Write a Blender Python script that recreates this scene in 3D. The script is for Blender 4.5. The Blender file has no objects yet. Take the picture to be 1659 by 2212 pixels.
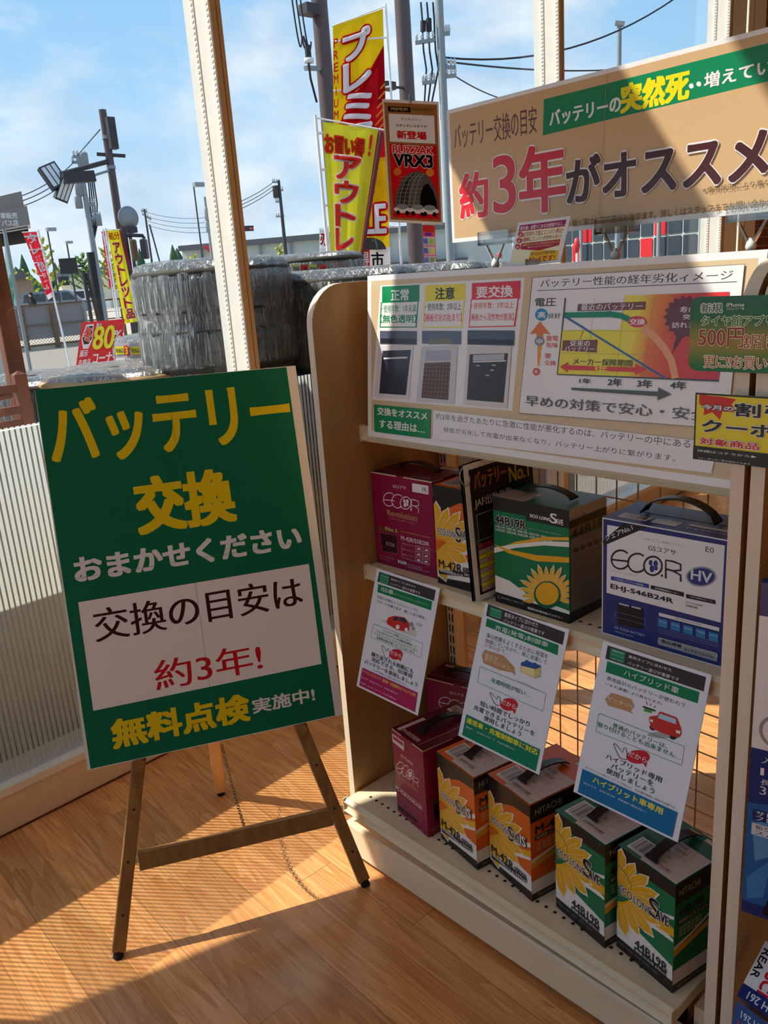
import bpy, bmesh, math, random
from mathutils import Vector, Matrix
random.seed(7)
sc = bpy.context.scene
COL = sc.collection
PI = math.pi
# ---------------------------------------------------------------- camera, sky, sun, exposure
H = 1.46                                   # eye height above the shop floor
FPX = 1790.0
CR, CF, CU = Vector((.739, -.670, -.069)), Vector((.630, .724, -.279)), Vector((.237, .162, .958))
CF.normalize(); CR = (CR - CF * CR.dot(CF)).normalized(); CU = CR.cross(CF).normalized()
cam = bpy.data.cameras.new('camera'); camo = bpy.data.objects.new('camera', cam); COL.objects.link(camo)
camo.matrix_world = Matrix(((CR.x, CU.x, -CF.x, 0), (CR.y, CU.y, -CF.y, 0), (CR.z, CU.z, -CF.z, H), (0, 0, 0, 1)))
cam.sensor_fit = 'HORIZONTAL'; cam.sensor_width = 36; cam.lens = 36 * FPX / 1659; cam.clip_start = .02; cam.clip_end = 2000
sc.camera = camo
sc.view_settings.view_transform = 'Standard'; sc.view_settings.look = 'None'; sc.view_settings.gamma = 1; sc.view_settings.use_curve_mapping = False
sc.view_settings.exposure = 0.05
sc.cycles.use_denoising = True; sc.cycles.max_bounces = 10; sc.cycles.transparent_max_bounces = 24
sc.cycles.caustics_reflective = False; sc.cycles.caustics_refractive = False; sc.cycles.sample_clamp_indirect = 6

def hexl(h, a=1.0):
    c = [int(h[i:i + 2], 16) / 255 for i in (1, 3, 5)]
    return tuple(x / 12.92 if x <= .04045 else ((x + .055) / 1.055) ** 2.4 for x in c) + (a,)

SUN_AZ, SUN_EL, SUN_E = math.radians(-49.5), math.radians(49.3), 6.6
SUNDIR = Vector((math.cos(SUN_AZ) * math.cos(SUN_EL), math.sin(SUN_AZ) * math.cos(SUN_EL), -math.sin(SUN_EL)))
sl = bpy.data.lights.new('sun', 'SUN'); sl.energy = SUN_E; sl.angle = math.radians(.38); sl.color = (1, .93, .80)
slo = bpy.data.objects.new('sun', sl); COL.objects.link(slo); slo.rotation_euler = SUNDIR.to_track_quat('-Z', 'Y').to_euler(); slo.location = (-6, 8, 9)
FILL_LAMP_W = 2.0

def sky_world():
    w = bpy.data.worlds.new('sky'); sc.world = w; w.use_nodes = True
    nt = w.node_tree; N = nt.nodes; L = nt.links; N.clear()
    tc = N.new('ShaderNodeTexCoord'); sep = N.new('ShaderNodeSeparateXYZ'); L.new(tc.outputs['Generated'], sep.inputs[0])
    mp = N.new('ShaderNodeMapping'); mp.inputs['Scale'].default_value = (1, 1, 2.1); mp.inputs['Location'].default_value = (.35, .1, .07); L.new(tc.outputs['Generated'], mp.inputs[0])
    nz = N.new('ShaderNodeTexNoise'); nz.inputs['Scale'].default_value = 3.4; nz.inputs['Detail'].default_value = 9; nz.inputs['Roughness'].default_value = .58; nz.inputs['Distortion'].default_value = .35; L.new(mp.outputs[0], nz.inputs['Vector'])
    rp = N.new('ShaderNodeValToRGB'); rp.color_ramp.elements[0].position = .44; rp.color_ramp.elements[1].position = .60; L.new(nz.outputs[0], rp.inputs[0])
    grad = N.new('ShaderNodeValToRGB'); L.new(sep.outputs['Z'], grad.inputs[0]); g = grad.color_ramp
    g.elements[0].position = 0; g.elements[0].color = hexl('#b4d2e6'); g.elements[1].position = .6; g.elements[1].color = hexl('#5a92d0')
    e = g.elements.new(.16); e.color = hexl('#9cc6e6'); e = g.elements.new(.35); e.color = hexl('#82b2de')
    nz2 = N.new('ShaderNodeTexNoise'); nz2.inputs['Scale'].default_value = 7; nz2.inputs['Detail'].default_value = 5; L.new(mp.outputs[0], nz2.inputs['Vector'])
    cr = N.new('ShaderNodeValToRGB'); cr.color_ramp.elements[0].position = .3; cr.color_ramp.elements[0].color = hexl('#a4bdd6'); cr.color_ramp.elements[1].position = .62; cr.color_ramp.elements[1].color = hexl('#d6e0e8'); L.new(nz2.outputs[0], cr.inputs[0])
    mx = N.new('ShaderNodeMix'); mx.data_type = 'RGBA'; L.new(rp.outputs[0], mx.inputs[0]); L.new(grad.outputs[0], mx.inputs[6]); L.new(cr.outputs[0], mx.inputs[7])
    gt = N.new('ShaderNodeMath'); gt.operation = 'GREATER_THAN'; gt.inputs[1].default_value = -.01; L.new(sep.outputs['Z'], gt.inputs[0])
    mg = N.new('ShaderNodeMix'); mg.data_type = 'RGBA'; L.new(gt.outputs[0], mg.inputs[0]); mg.inputs[6].default_value = hexl('#8a8a8c'); L.new(mx.outputs[2], mg.inputs[7])
    bg = N.new('ShaderNodeBackground'); bg.inputs[1].default_value = 1.3; L.new(mg.outputs[2], bg.inputs[0])
    o = N.new('ShaderNodeOutputWorld'); L.new(bg.outputs[0], o.inputs[0])
sky_world()

# ---------------------------------------------------------------- materials
MATS = {}
def mat(name, col='#888888', rough=.5, metal=0.0, spec=.4, fn=None):
    if name in MATS: return MATS[name]
    m = bpy.data.materials.new(name); m.use_nodes = True; nt = m.node_tree
    b = nt.nodes['Principled BSDF']; b.inputs['Base Color'].default_value = hexl(col); b.inputs['Roughness'].default_value = rough; b.inputs['Metallic'].default_value = metal; b.inputs['Specular IOR Level'].default_value = spec
    if fn: fn(nt, nt.nodes, nt.links, b)
    else:                                   # faint mottling so that no surface is perfectly even
        N, L = nt.nodes, nt.links
        tc = N.new('ShaderNodeTexCoord'); nz = N.new('ShaderNodeTexNoise'); nz.inputs['Scale'].default_value = 14; nz.inputs['Detail'].default_value = 4; L.new(tc.outputs['Object'], nz.inputs['Vector'])
        hs = N.new('ShaderNodeMix'); hs.data_type = 'RGBA'; hs.blend_type = 'MULTIPLY'; hs.inputs[0].default_value = .12
        hs.inputs[6].default_value = hexl(col); L.new(nz.outputs['Color'], hs.inputs[7]); 
        bw = N.new('ShaderNodeRGBToBW'); L.new(nz.outputs['Color'], bw.inputs[0]); sc2 = N.new('ShaderNodeMath'); sc2.operation = 'MULTIPLY'; sc2.inputs[1].default_value = 1.9; L.new(bw.outputs[0], sc2.inputs[0]); L.new(sc2.outputs[0], hs.inputs[7])
        L.new(hs.outputs[2], b.inputs['Base Color'])
    MATS[name] = m; return m

def f_print(nt, N, L, b):
    a = N.new('ShaderNodeAttribute'); a.attribute_name = 'Col'; L.new(a.outputs['Color'], b.inputs['Base Color'])
mat('printed_paper', rough=.55, spec=.25, fn=f_print)
mat('printed_carton', rough=.38, spec=.4, fn=f_print)
mat('printed_gloss', rough=.2, spec=.5, fn=f_print)
def f_cloth(nt, N, L, b):
    a = N.new('ShaderNodeAttribute'); a.attribute_name = 'Col'
    d = N.new('ShaderNodeBsdfDiffuse'); t = N.new('ShaderNodeBsdfTranslucent'); m = N.new('ShaderNodeMixShader'); m.inputs[0].default_value = .4
    L.new(a.outputs['Color'], d.inputs[0]); L.new(a.outputs['Color'], t.inputs[0]); L.new(d.outputs[0], m.inputs[1]); L.new(t.outputs[0], m.inputs[2])
    L.new(m.outputs[0], N['Material Output'].inputs[0])
mat('flag_cloth', fn=f_cloth)
def f_floor(nt, N, L, b):
    tc = N.new('ShaderNodeTexCoord'); sp = N.new('ShaderNodeSeparateXYZ'); L.new(tc.outputs['Object'], sp.inputs[0])
    def mth(op, a, c=None):
        n = N.new('ShaderNodeMath'); n.operation = op
        for i, v in enumerate((a, c)):
            if v is None: continue
            if isinstance(v, (int, float)): n.inputs[i].default_value = v
            else: L.new(v, n.inputs[i])
        return n.outputs[0]
    px = mth('MULTIPLY', mth('ADD', sp.outputs['X'], 5.0 * .1045 * 4 - .617), 1 / .1045); ix = mth('FLOOR', px); fx = mth('FRACT', px)
    wn = N.new('ShaderNodeTexWhiteNoise'); wn.noise_dimensions = '1D'; L.new(ix, wn.inputs['W'])
    py = mth('ADD', mth('MULTIPLY', sp.outputs['Y'], 1 / 1.25), mth('MULTIPLY', wn.outputs[0], 7.3)); iy = mth('FLOOR', py); fy = mth('FRACT', py)
    wn2 = N.new('ShaderNodeTexWhiteNoise'); wn2.noise_dimensions = '2D'; cb = N.new('ShaderNodeCombineXYZ'); L.new(ix, cb.inputs[0]); L.new(iy, cb.inputs[1]); L.new(cb.outputs[0], wn2.inputs['Vector'])
    # wood figure: long stretched rings, shifted per plank
    off = N.new('ShaderNodeVectorMath'); off.operation = 'MULTIPLY_ADD'; off.inputs[1].default_value = (7, 11, 5); L.new(wn2.outputs['Color'], off.inputs[0])
    mp = N.new('ShaderNodeMapping'); mp.inputs['Scale'].default_value = (9, 1.15, 1); L.new(tc.outputs['Object'], mp.inputs[0]); L.new(mp.outputs[0], off.inputs[2])
    nz = N.new('ShaderNodeTexNoise'); nz.inputs['Scale'].default_value = 1.15; nz.inputs['Detail'].default_value = 2.5; nz.inputs['Distortion'].default_value = .5; L.new(off.outputs[0], nz.inputs['Vector'])
    ring = mth('FRACT', mth('MULTIPLY', nz.outputs[0], 7.0))
    mp2 = N.new('ShaderNodeMapping'); mp2.inputs['Scale'].default_value = (150, 5, 1); L.new(tc.outputs['Object'], mp2.inputs[0])
    fine = N.new('ShaderNodeTexNoise'); fine.inputs['Scale'].default_value = 1.4; fine.inputs['Detail'].default_value = 3; L.new(mp2.outputs[0], fine.inputs['Vector'])
    f = mth('ADD', mth('MULTIPLY', ring, .26), mth('MULTIPLY', fine.outputs[0], .95))
    rp = N.new('ShaderNodeValToRGB'); r = rp.color_ramp; r.elements[0].position = .2; r.elements[0].color = hexl('#b87746'); r.elements[1].position = .95; r.elements[1].color = hexl('#ecb47a')
    e = r.elements.new(.5); e.color = hexl('#cf8e54'); e = r.elements.new(.68); e.color = hexl('#de9f62'); L.new(f, rp.inputs[0])
    hs = N.new('ShaderNodeHueSaturation'); L.new(rp.outputs[0], hs.inputs['Color']); L.new(mth('ADD', mth('MULTIPLY', wn2.outputs[0], .26), .86), hs.inputs['Value'])
    par = mth('FRACT', mth('MULTIPLY', ix, .5))
    sx = mth('LESS_THAN', fx, mth('ADD', mth('MULTIPLY', mth('LESS_THAN', par, .25), .012), .012)); sy = mth('LESS_THAN', fy, .0022); seam = mth('MAXIMUM', sx, sy)
    mx = N.new('ShaderNodeMix'); mx.data_type = 'RGBA'; L.new(seam, mx.inputs[0]); L.new(hs.outputs[0], mx.inputs[6]); mx.inputs[7].default_value = hexl('#a87a48'); L.new(mx.outputs[2], b.inputs['Base Color'])
    L.new(mth('ADD', mth('MULTIPLY', fine.outputs[0], .14), .17), b.inputs['Roughness'])
    bp = N.new('ShaderNodeBump'); bp.inputs['Strength'].default_value = .16; bp.inputs['Distance'].default_value = .002; L.new(mth('SUBTRACT', fine.outputs[0], seam), bp.inputs['Height']); L.new(bp.outputs[0], b.inputs['Normal'])
mat('floor_planks', rough=.3, spec=.45, fn=f_floor)
def wood(c1, c2, sx, sy, sz, detail=6):
    def fn(nt, N, L, b):
        tc = N.new('ShaderNodeTexCoord'); mp = N.new('ShaderNodeMapping'); mp.inputs['Scale'].default_value = (sx, sy, sz); L.new(tc.outputs['Object'], mp.inputs[0])
        nz = N.new('ShaderNodeTexNoise'); nz.inputs['Scale'].default_value = 1; nz.inputs['Detail'].default_value = detail; nz.inputs['Distortion'].default_value = .6; L.new(mp.outputs[0], nz.inputs['Vector'])
        rp = N.new('ShaderNodeValToRGB'); rp.color_ramp.elements[0].position = .3; rp.color_ramp.elements[0].color = hexl(c1); rp.color_ramp.elements[1].position = .7; rp.color_ramp.elements[1].color = hexl(c2); L.new(nz.outputs[0], rp.inputs[0]); L.new(rp.outputs[0], b.inputs['Base Color'])
    return fn
mat('maple_laminate', rough=.4, fn=wood('#b08a5a', '#bb9665', 30, 30, 2.5))
mat('maple_edge', rough=.45, fn=wood('#e2d4bc', '#eaddc8', 60, 60, 2.5))
mat('easel_oak', rough=.42, fn=wood('#8a6236', '#a67c48', 55, 55, 4))
mat('pale_pine', rough=.5, fn=wood('#dfa866', '#ecbd7c', 55, 55, 4))
mat('stained_wood', rough=.45, fn=wood('#5a2f1c', '#7c4428', 25, 25, 4))
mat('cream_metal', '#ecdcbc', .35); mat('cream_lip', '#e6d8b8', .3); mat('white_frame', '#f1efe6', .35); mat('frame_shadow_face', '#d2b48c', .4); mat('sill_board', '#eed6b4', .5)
mat('black_plastic', '#151517', .35); mat('rubber', '#17130f', .7); mat('grid_wire', '#d8b27c', .35, 0, .5); mat('chain_metal', '#4a3c2a', .35, .8); mat('steel', '#b8babd', .3, .9); mat('white_paper', '#f2f1ee', .6)
mat('board_edge', '#e8e4de', .6); mat('room_wall', '#554a44', .7); mat('dark_slot', '#3a2a1c', .7)
mat('asphalt', '#8e8880', .9, 0, .1); mat('concrete', '#b4ab9c', .9, 0, .1); mat('brown_pole', '#5a4c4c', .5); mat('grey_pole', '#8f979a', .7); mat('dark_metal', '#3c3a3c', .5); mat('fence_brown', '#6b5138', .55); mat('fence_sheet', '#9ea3ac', .6)
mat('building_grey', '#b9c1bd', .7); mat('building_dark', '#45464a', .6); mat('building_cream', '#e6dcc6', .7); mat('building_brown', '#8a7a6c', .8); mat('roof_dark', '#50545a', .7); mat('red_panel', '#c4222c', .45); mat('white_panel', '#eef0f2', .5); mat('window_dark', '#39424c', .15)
mat('tyre_rubber', '#3b3730', .75); mat('kraft', '#b2946a', .7); mat('wire_black', '#2a2a2c', .6); mat('skin', '#c99b78', .6); mat('dark_clothes', '#1b1c20', .8)
mat('bark', '#6e5a44', .9); mat('leaf_yellow', '#b9bb3a', .7); mat('leaf_green', '#6f9440', .7); mat('leaf_dark', '#3c5a3c', .8)
mat('car_blue', '#6f7f92', .25); mat('car_white', '#e4e6e8', .25); mat('amber', '#e8862a', .4); mat('insulator', '#dfe4e6', .3); mat('signal_red', '#d23838', .4)
def f_brick(nt, N, L, b):
    tc = N.new('ShaderNodeTexCoord'); mp = N.new('ShaderNodeMapping'); mp.inputs['Rotation'].default_value = (PI / 2, 0, 0); L.new(tc.outputs['Object'], mp.inputs[0])
    br = N.new('ShaderNodeTexBrick'); br.inputs['Scale'].default_value = 4.5; br.inputs['Color1'].default_value = hexl('#7a4a3a'); br.inputs['Color2'].default_value = hexl('#8d5b48'); br.inputs['Mortar'].default_value = hexl('#b49a84'); br.inputs['Mortar Size'].default_value = .012; L.new(mp.outputs[0], br.inputs['Vector']); L.new(br.outputs[0], b.inputs['Base Color'])
mat('brick', rough=.85, spec=.15, fn=f_brick)
def simple_mix(name, build):
    m = bpy.data.materials.new(name); m.use_nodes = True; nt = m.node_tree; N, L = nt.nodes, nt.links
    N.remove(N['Principled BSDF']); build(N, L, N['Material Output']); MATS[name] = m
def b_glass(N, L, o):
    fr = N.new('ShaderNodeFresnel'); fr.inputs[0].default_value = 1.35; t = N.new('ShaderNodeBsdfTransparent'); t.inputs[0].default_value = (.95, .965, .965, 1); g = N.new('ShaderNodeBsdfGlossy'); g.inputs['Roughness'].default_value = .01
    m = N.new('ShaderNodeMixShader'); L.new(fr.outputs[0], m.inputs[0]); L.new(t.outputs[0], m.inputs[1]); L.new(g.outputs[0], m.inputs[2]); L.new(m.outputs[0], o.inputs[0])
simple_mix('window_glass', b_glass)
def b_film(N, L, o):
    d = N.new('ShaderNodeBsdfDiffuse'); d.inputs[0].default_value = (.78, .86, .83, 1); t = N.new('ShaderNodeBsdfTranslucent'); t.inputs[0].default_value = (.88, .97, .94, 1); tr = N.new('ShaderNodeBsdfTransparent')
    nz = N.new('ShaderNodeTexNoise'); nz.inputs['Scale'].default_value = 3; mr = N.new('ShaderNodeMapRange'); mr.inputs[3].default_value = .62; mr.inputs[4].default_value = .72; L.new(nz.outputs[0], mr.inputs[0])
    m = N.new('ShaderNodeMixShader'); L.new(mr.outputs[0], m.inputs[0]); L.new(d.outputs[0], m.inputs[1]); L.new(t.outputs[0], m.inputs[2])
    m2 = N.new('ShaderNodeMixShader'); m2.inputs[0].default_value = .26; L.new(m.outputs[0], m2.inputs[1]); L.new(tr.outputs[0], m2.inputs[2]); L.new(m2.outputs[0], o.inputs[0])
simple_mix('frosted_film', b_film)
def b_wrap(N, L, o):
    tc = N.new('ShaderNodeTexCoord'); mp = N.new('ShaderNodeMapping'); mp.inputs['Scale'].default_value = (100, 100, 6); L.new(tc.outputs['Object'], mp.inputs[0])
    nz = N.new('ShaderNodeTexNoise'); nz.inputs['Scale'].default_value = 1; nz.inputs['Detail'].default_value = 6; nz.inputs['Distortion'].default_value = 1.2; L.new(mp.outputs[0], nz.inputs['Vector'])
    bp = N.new('ShaderNodeBump'); bp.inputs['Strength'].default_value = 1; bp.inputs['Distance'].default_value = .03; L.new(nz.outputs[0], bp.inputs['Height'])
    g = N.new('ShaderNodeBsdfGlossy'); g.inputs['Roughness'].default_value = .16; L.new(bp.outputs[0], g.inputs['Normal']); d = N.new('ShaderNodeBsdfDiffuse'); d.inputs[0].default_value = (.75, .78, .8, 1); tr = N.new('ShaderNodeBsdfTransparent')
    rp = N.new('ShaderNodeValToRGB'); rp.color_ramp.elements[0].position = .50; rp.color_ramp.elements[0].color = (.08, .08, .08, 1); rp.color_ramp.elements[1].position = .72; rp.color_ramp.elements[1].color = (.75, .75, .75, 1); L.new(nz.outputs[0], rp.inputs[0])
    a = N.new('ShaderNodeMixShader'); L.new(rp.outputs[0], a.inputs[0]); L.new(tr.outputs[0], a.inputs[1]); L.new(d.outputs[0], a.inputs[2])
    lw = N.new('ShaderNodeFresnel'); lw.inputs[0].default_value = 1.5; L.new(bp.outputs[0], lw.inputs['Normal']); ad = N.new('ShaderNodeMath'); ad.operation = 'ADD'; ad.inputs[1].default_value = .07; L.new(lw.outputs[0], ad.inputs[0])
    m2 = N.new('ShaderNodeMixShader'); L.new(ad.outputs[0], m2.inputs[0]); L.new(a.outputs[0], m2.inputs[1]); L.new(g.outputs[0], m2.inputs[2]); L.new(m2.outputs[0], o.inputs[0])
simple_mix('stretch_wrap', b_wrap)
def b_acr(N, L, o):
    fr = N.new('ShaderNodeFresnel'); fr.inputs[0].default_value = 1.5; ad = N.new('ShaderNodeMath'); ad.operation = 'ADD'; ad.inputs[1].default_value = .08; L.new(fr.outputs[0], ad.inputs[0]); t = N.new('ShaderNodeBsdfTransparent'); t.inputs[0].default_value = (.86, .85, .82, 1); g = N.new('ShaderNodeBsdfGlossy'); g.inputs['Roughness'].default_value = .05
    m = N.new('ShaderNodeMixShader'); L.new(ad.outputs[0], m.inputs[0]); L.new(t.outputs[0], m.inputs[1]); L.new(g.outputs[0], m.inputs[2]); L.new(m.outputs[0], o.inputs[0])
simple_mix('clear_acrylic', b_acr)
def b_net(N, L, o):
    t = N.new('ShaderNodeBsdfTransparent'); d = N.new('ShaderNodeBsdfDiffuse'); d.inputs[0].default_value = (.12, .45, .38, 1); nz = N.new('ShaderNodeTexNoise'); nz.inputs['Scale'].default_value = 4; mr = N.new('ShaderNodeMapRange'); mr.inputs[3].default_value = .45; mr.inputs[4].default_value = .8; L.new(nz.outputs[0], mr.inputs[0])
    m = N.new('ShaderNodeMixShader'); L.new(mr.outputs[0], m.inputs[0]); L.new(t.outputs[0], m.inputs[1]); L.new(d.outputs[0], m.inputs[2]); L.new(m.outputs[0], o.inputs[0])
simple_mix('green_net', b_net)
def b_mesh(N, L, o):
    tc = N.new('ShaderNodeTexCoord'); w = []
    for s in (1, -1):
        mp = N.new('ShaderNodeMapping'); mp.inputs['Rotation'].default_value = (0, s * PI / 4, 0); L.new(tc.outputs['Object'], mp.inputs[0]); wv = N.new('ShaderNodeTexWave'); wv.inputs['Scale'].default_value = 4.5; L.new(mp.outputs[0], wv.inputs['Vector']); w.append(wv)
    mx = N.new('ShaderNodeMath'); mx.operation = 'MAXIMUM'; L.new(w[0].outputs['Fac'], mx.inputs[0]); L.new(w[1].outputs['Fac'], mx.inputs[1]); gt = N.new('ShaderNodeMath'); gt.operation = 'GREATER_THAN'; gt.inputs[1].default_value = .93; L.new(mx.outputs[0], gt.inputs[0])
    t = N.new('ShaderNodeBsdfTransparent'); d = N.new('ShaderNodeBsdfDiffuse'); d.inputs[0].default_value = (.25, .2, .16, 1); m = N.new('ShaderNodeMixShader'); L.new(gt.outputs[0], m.inputs[0]); L.new(t.outputs[0], m.inputs[1]); L.new(d.outputs[0], m.inputs[2]); L.new(m.outputs[0], o.inputs[0])
simple_mix('chain_link', b_mesh)

# ---------------------------------------------------------------- mesh helpers
class MB:
    """Collects faces and links them as ONE mesh object."""
    def __init__(s): s.v = []; s.f = []; s.m = []; s.c = []; s.s = []; s.mats = []; s.M = Matrix.Identity(4)
    def mi(s, name):
        if name not in s.mats: s.mats.append(name)
        return s.mats.index(name)
    def add(s, pts): b = len(s.v); s.v += [s.M @ Vector(p) for p in pts]; return b
    def face(s, pts, m, col=None, smooth=False):
        b = s.add(pts); s.f.append(tuple(range(b, b + len(pts)))); s.m.append(s.mi(m)); s.c.append(col); s.s.append(smooth)
    def mesh(s, pts, faces, m, col=None, smooth=False):
        b = s.add(pts); k = s.mi(m)
        for f in faces: s.f.append(tuple(b + i for i in f)); s.m.append(k); s.c.append(col); s.s.append(smooth)
    def box(s, x0, y0, z0, x1, y1, z1, m, col=None, R=None):
        p = [(x, y, z) for z in (z0, z1) for y in (y0, y1) for x in (x0, x1)]
        if R: p = [R @ Vector(q) for q in p]
        s.mesh(p, ((0, 2, 3, 1), (4, 5, 7, 6), (0, 1, 5, 4), (2, 6, 7, 3), (0, 4, 6, 2), (1, 3, 7, 5)), m, col)
    def beam(s, a, b, wx, wz, m, up=(0, 0, 1)):           # rectangular bar from a to b
        a, b = Vector(a), Vector(b); d = (b - a).normalized(); x = d.cross(Vector(up))
        if x.length < 1e-4: x = d.cross(Vector((1, 0, 0)))
        x.normalize(); y = x.cross(d).normalized()
        p = [q + x * i * wx / 2 + y * j * wz / 2 for q in (a, b) for i, j in ((-1, -1), (1, -1), (1, 1), (-1, 1))]
        s.mesh(p, ((3, 2, 1, 0), (4, 5, 6, 7), (0, 1, 5, 4), (1, 2, 6, 5), (2, 3, 7, 6), (3, 0, 4, 7)), m)
    def tube(s, path, r, m, n=8, caps=True, closed=False):
        path = [Vector(p) for p in path]; N = len(path); rr = r if isinstance(r, (list, tuple)) else [r] * N
        pts = []; ref = None
        for i, p in enumerate(path):
            d = (path[(i + 1) % N] - path[i - 1]) if closed else (path[min(i + 1, N - 1)] - path[max(i - 1, 0)])
            d.normalize()
            if ref is None: ref = d.orthogonal().normalized()
            ref = (ref - d * ref.dot(d)); ref = ref.normalized() if ref.length > 1e-5 else d.orthogonal().normalized()
            y = d.cross(ref)
            pts += [p + (ref * math.cos(2 * PI * k / n) + y * math.sin(2 * PI * k / n)) * rr[i] for k in range(n)]
        fs = []
        for i in range(N if closed else N - 1):
            j = (i + 1) % N
            fs += [(i * n + k, i * n + (k + 1) % n, j * n + (k + 1) % n, j * n + k) for k in range(n)]
        s.mesh(pts, fs, m, None, True)
        if caps and not closed: s.face(pts[:n][::-1], m); s.face(pts[-n:], m)
    def lathe(s, prof, m, c=(0, 0, 0), n=32, smooth=True, jit=None):
        pts = [(c[0] + r * (jit(k, i) if jit else 1) * math.cos(2 * PI * k / n), c[1] + r * (jit(k, i) if jit else 1) * math.sin(2 * PI * k / n), c[2] + z) for i, (r, z) in enumerate(prof) for k in range(n)]
        fs = [(i * n + k, i * n + (k + 1) % n, (i + 1) * n + (k + 1) % n, (i + 1) * n + k) for i in range(len(prof) - 1) for k in range(n)]
        s.mesh(pts, fs, m, None, smooth)
    def prism(s, poly, fn, m, m_side=None, smooth=False):   # poly 2-D; fn(u, v, t) -> point, t in 0..1
        a = [fn(u, v, 0) for u, v in poly]; b = [fn(u, v, 1) for u, v in poly]; n = len(poly)
        s.face(a[::-1], m); s.face(b, m)
        s.mesh(a + b, [(i, (i + 1) % n, n + (i + 1) % n, n + i) for i in range(n)], m_side or m, None, smooth)
    def build(s, name, parent=None, **props):
        me = bpy.data.meshes.new(name); me.from_pydata([tuple(p) for p in s.v], [], s.f); me.update()
        for k in s.mats: me.materials.append(MATS[k])
        me.polygons.foreach_set('material_index', s.m); me.polygons.foreach_set('use_smooth', s.s)
        if any(c is not None for c in s.c):
            at = me.color_attributes.new('Col', 'FLOAT_COLOR', 'CORNER'); buf = []
            for f, c in zip(s.f, s.c):
                if c is None: buf += [.5, .5, .5, 1] * len(f)
                elif isinstance(c, list):
                    for q in c: buf += q
                else: buf += list(c) * len(f)
            at.data.foreach_set('color', buf)
        o = bpy.data.objects.new(name, me); COL.objects.link(o)
        if parent: o.parent = parent
        for k, v in props.items(): o[k] = v
        return o
def thing(name, label, cat, loc=(0, 0, 0), rz=0, group=None):
    o = bpy.data.objects.new(name, None); COL.objects.link(o); o.location = loc; o.rotation_euler = (0, 0, rz); o.empty_display_size = .1
    o['label'] = label; o['category'] = cat
    if group: o['group'] = group
    return o
def tag(o, label, cat, group=None):
    o['label'] = label; o['category'] = cat
    if group: o['group'] = group
    return o
def struct(o): o['kind'] = 'structure'; return o
def sroot(name):
    o = bpy.data.objects.new(name, None); COL.objects.link(o); o['kind'] = 'structure'; return o
def dup(root, loc, rz, label, group=None):
    r = root.copy(); COL.objects.link(r); r.location = loc; r.rotation_euler = (0, 0, rz); r['label'] = label
    if group: r['group'] = group
    for ch in list(root.children):
        c = ch.copy(); COL.objects.link(c); c.parent = r
        for g in list(ch.children): d = g.copy(); COL.objects.link(d); d.parent = c
    return r
def bevel(o, w, seg=2):
    m = o.modifiers.new('edge', 'BEVEL'); m.width = w; m.segments = seg; m.limit_method = 'ANGLE'; m.angle_limit = .6; return o
# points seen from the standing place: on the sight line through a picture point, at horizontal range r, or at height z
def ray(px, py): return CR * (px - 829.5) - CU * (py - 1106) + CF * FPX
def at(px, py, r): v = ray(px, py); return Vector((0, 0, H)) + v * (r / math.hypot(v.x, v.y))
def gz(px, py, z): v = ray(px, py); return Vector((0, 0, H)) + v * ((z - H) / v.z)
# the window wall's own frame: along, outward, up
WA = math.radians(3.5); WW = Vector((math.cos(WA), math.sin(WA), 0)); WN = Vector((-math.sin(WA), math.cos(WA), 0)); W0 = Vector((.7044, 2.2859, 0))
def wl(s, out, z): return W0 + WW * s + WN * out + Vector((0, 0, z))
WM = Matrix(((WW.x, WN.x, 0, W0.x), (WW.y, WN.y, 0, W0.y), (0, 0, 1, 0), (0, 0, 0, 1)))

# ---------------------------------------------------------------- printing (lettering and artwork laid on a surface)
_fc = bpy.data.curves.new('lettering', 'FONT'); _fo = bpy.data.objects.new('lettering', _fc); COL.objects.link(_fo); _cache = {}
def glyphs(txt, res):
    if (txt, res) not in _cache:
        _fc.body = txt; _fc.resolution_u = res; dg = bpy.context.evaluated_depsgraph_get(); dg.update()
        me = bpy.data.meshes.new_from_object(_fo.evaluated_get(dg)); vs = [(v.co.x, v.co.y) for v in me.vertices]; fs = [tuple(p.vertices) for p in me.polygons]; bpy.data.meshes.remove(me)
        if not vs: vs = [(0, 0), (1, 0), (0, 1)]; fs = []
        x0 = min(v[0] for v in vs); x1 = max(v[0] for v in vs); y0 = min(v[1] for v in vs); y1 = max(v[1] for v in vs)
        if y1 - y0 < .3: m = (y0 + y1) / 2; y0, y1 = m - .4, m + .4
        if x1 - x0 < .15: m = (x0 + x1) / 2; x0, x1 = m - .3, m + .3
        _cache[(txt, res)] = ([((x - x0) / (x1 - x0), 1 - (y - y0) / (y1 - y0)) for x, y in vs], fs)
    return _cache[(txt, res)]
def clip01(P):
    for ax, lim, sg in ((0, 0, 1), (0, 1, -1), (1, 0, 1), (1, 1, -1)):
        Q = []
        for i in range(len(P)):
            a, b = P[i - 1], P[i]; ia = (a[ax] - lim) * sg >= 0; ib = (b[ax] - lim) * sg >= 0
            if ia != ib: t = (lim - a[ax]) / (b[ax] - a[ax]); Q.append((a[0] + t * (b[0] - a[0]), a[1] + t * (b[1] - a[1])))
            if ib: Q.append(b)
        P = Q
        if len(P) < 3: return []
    return P
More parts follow.
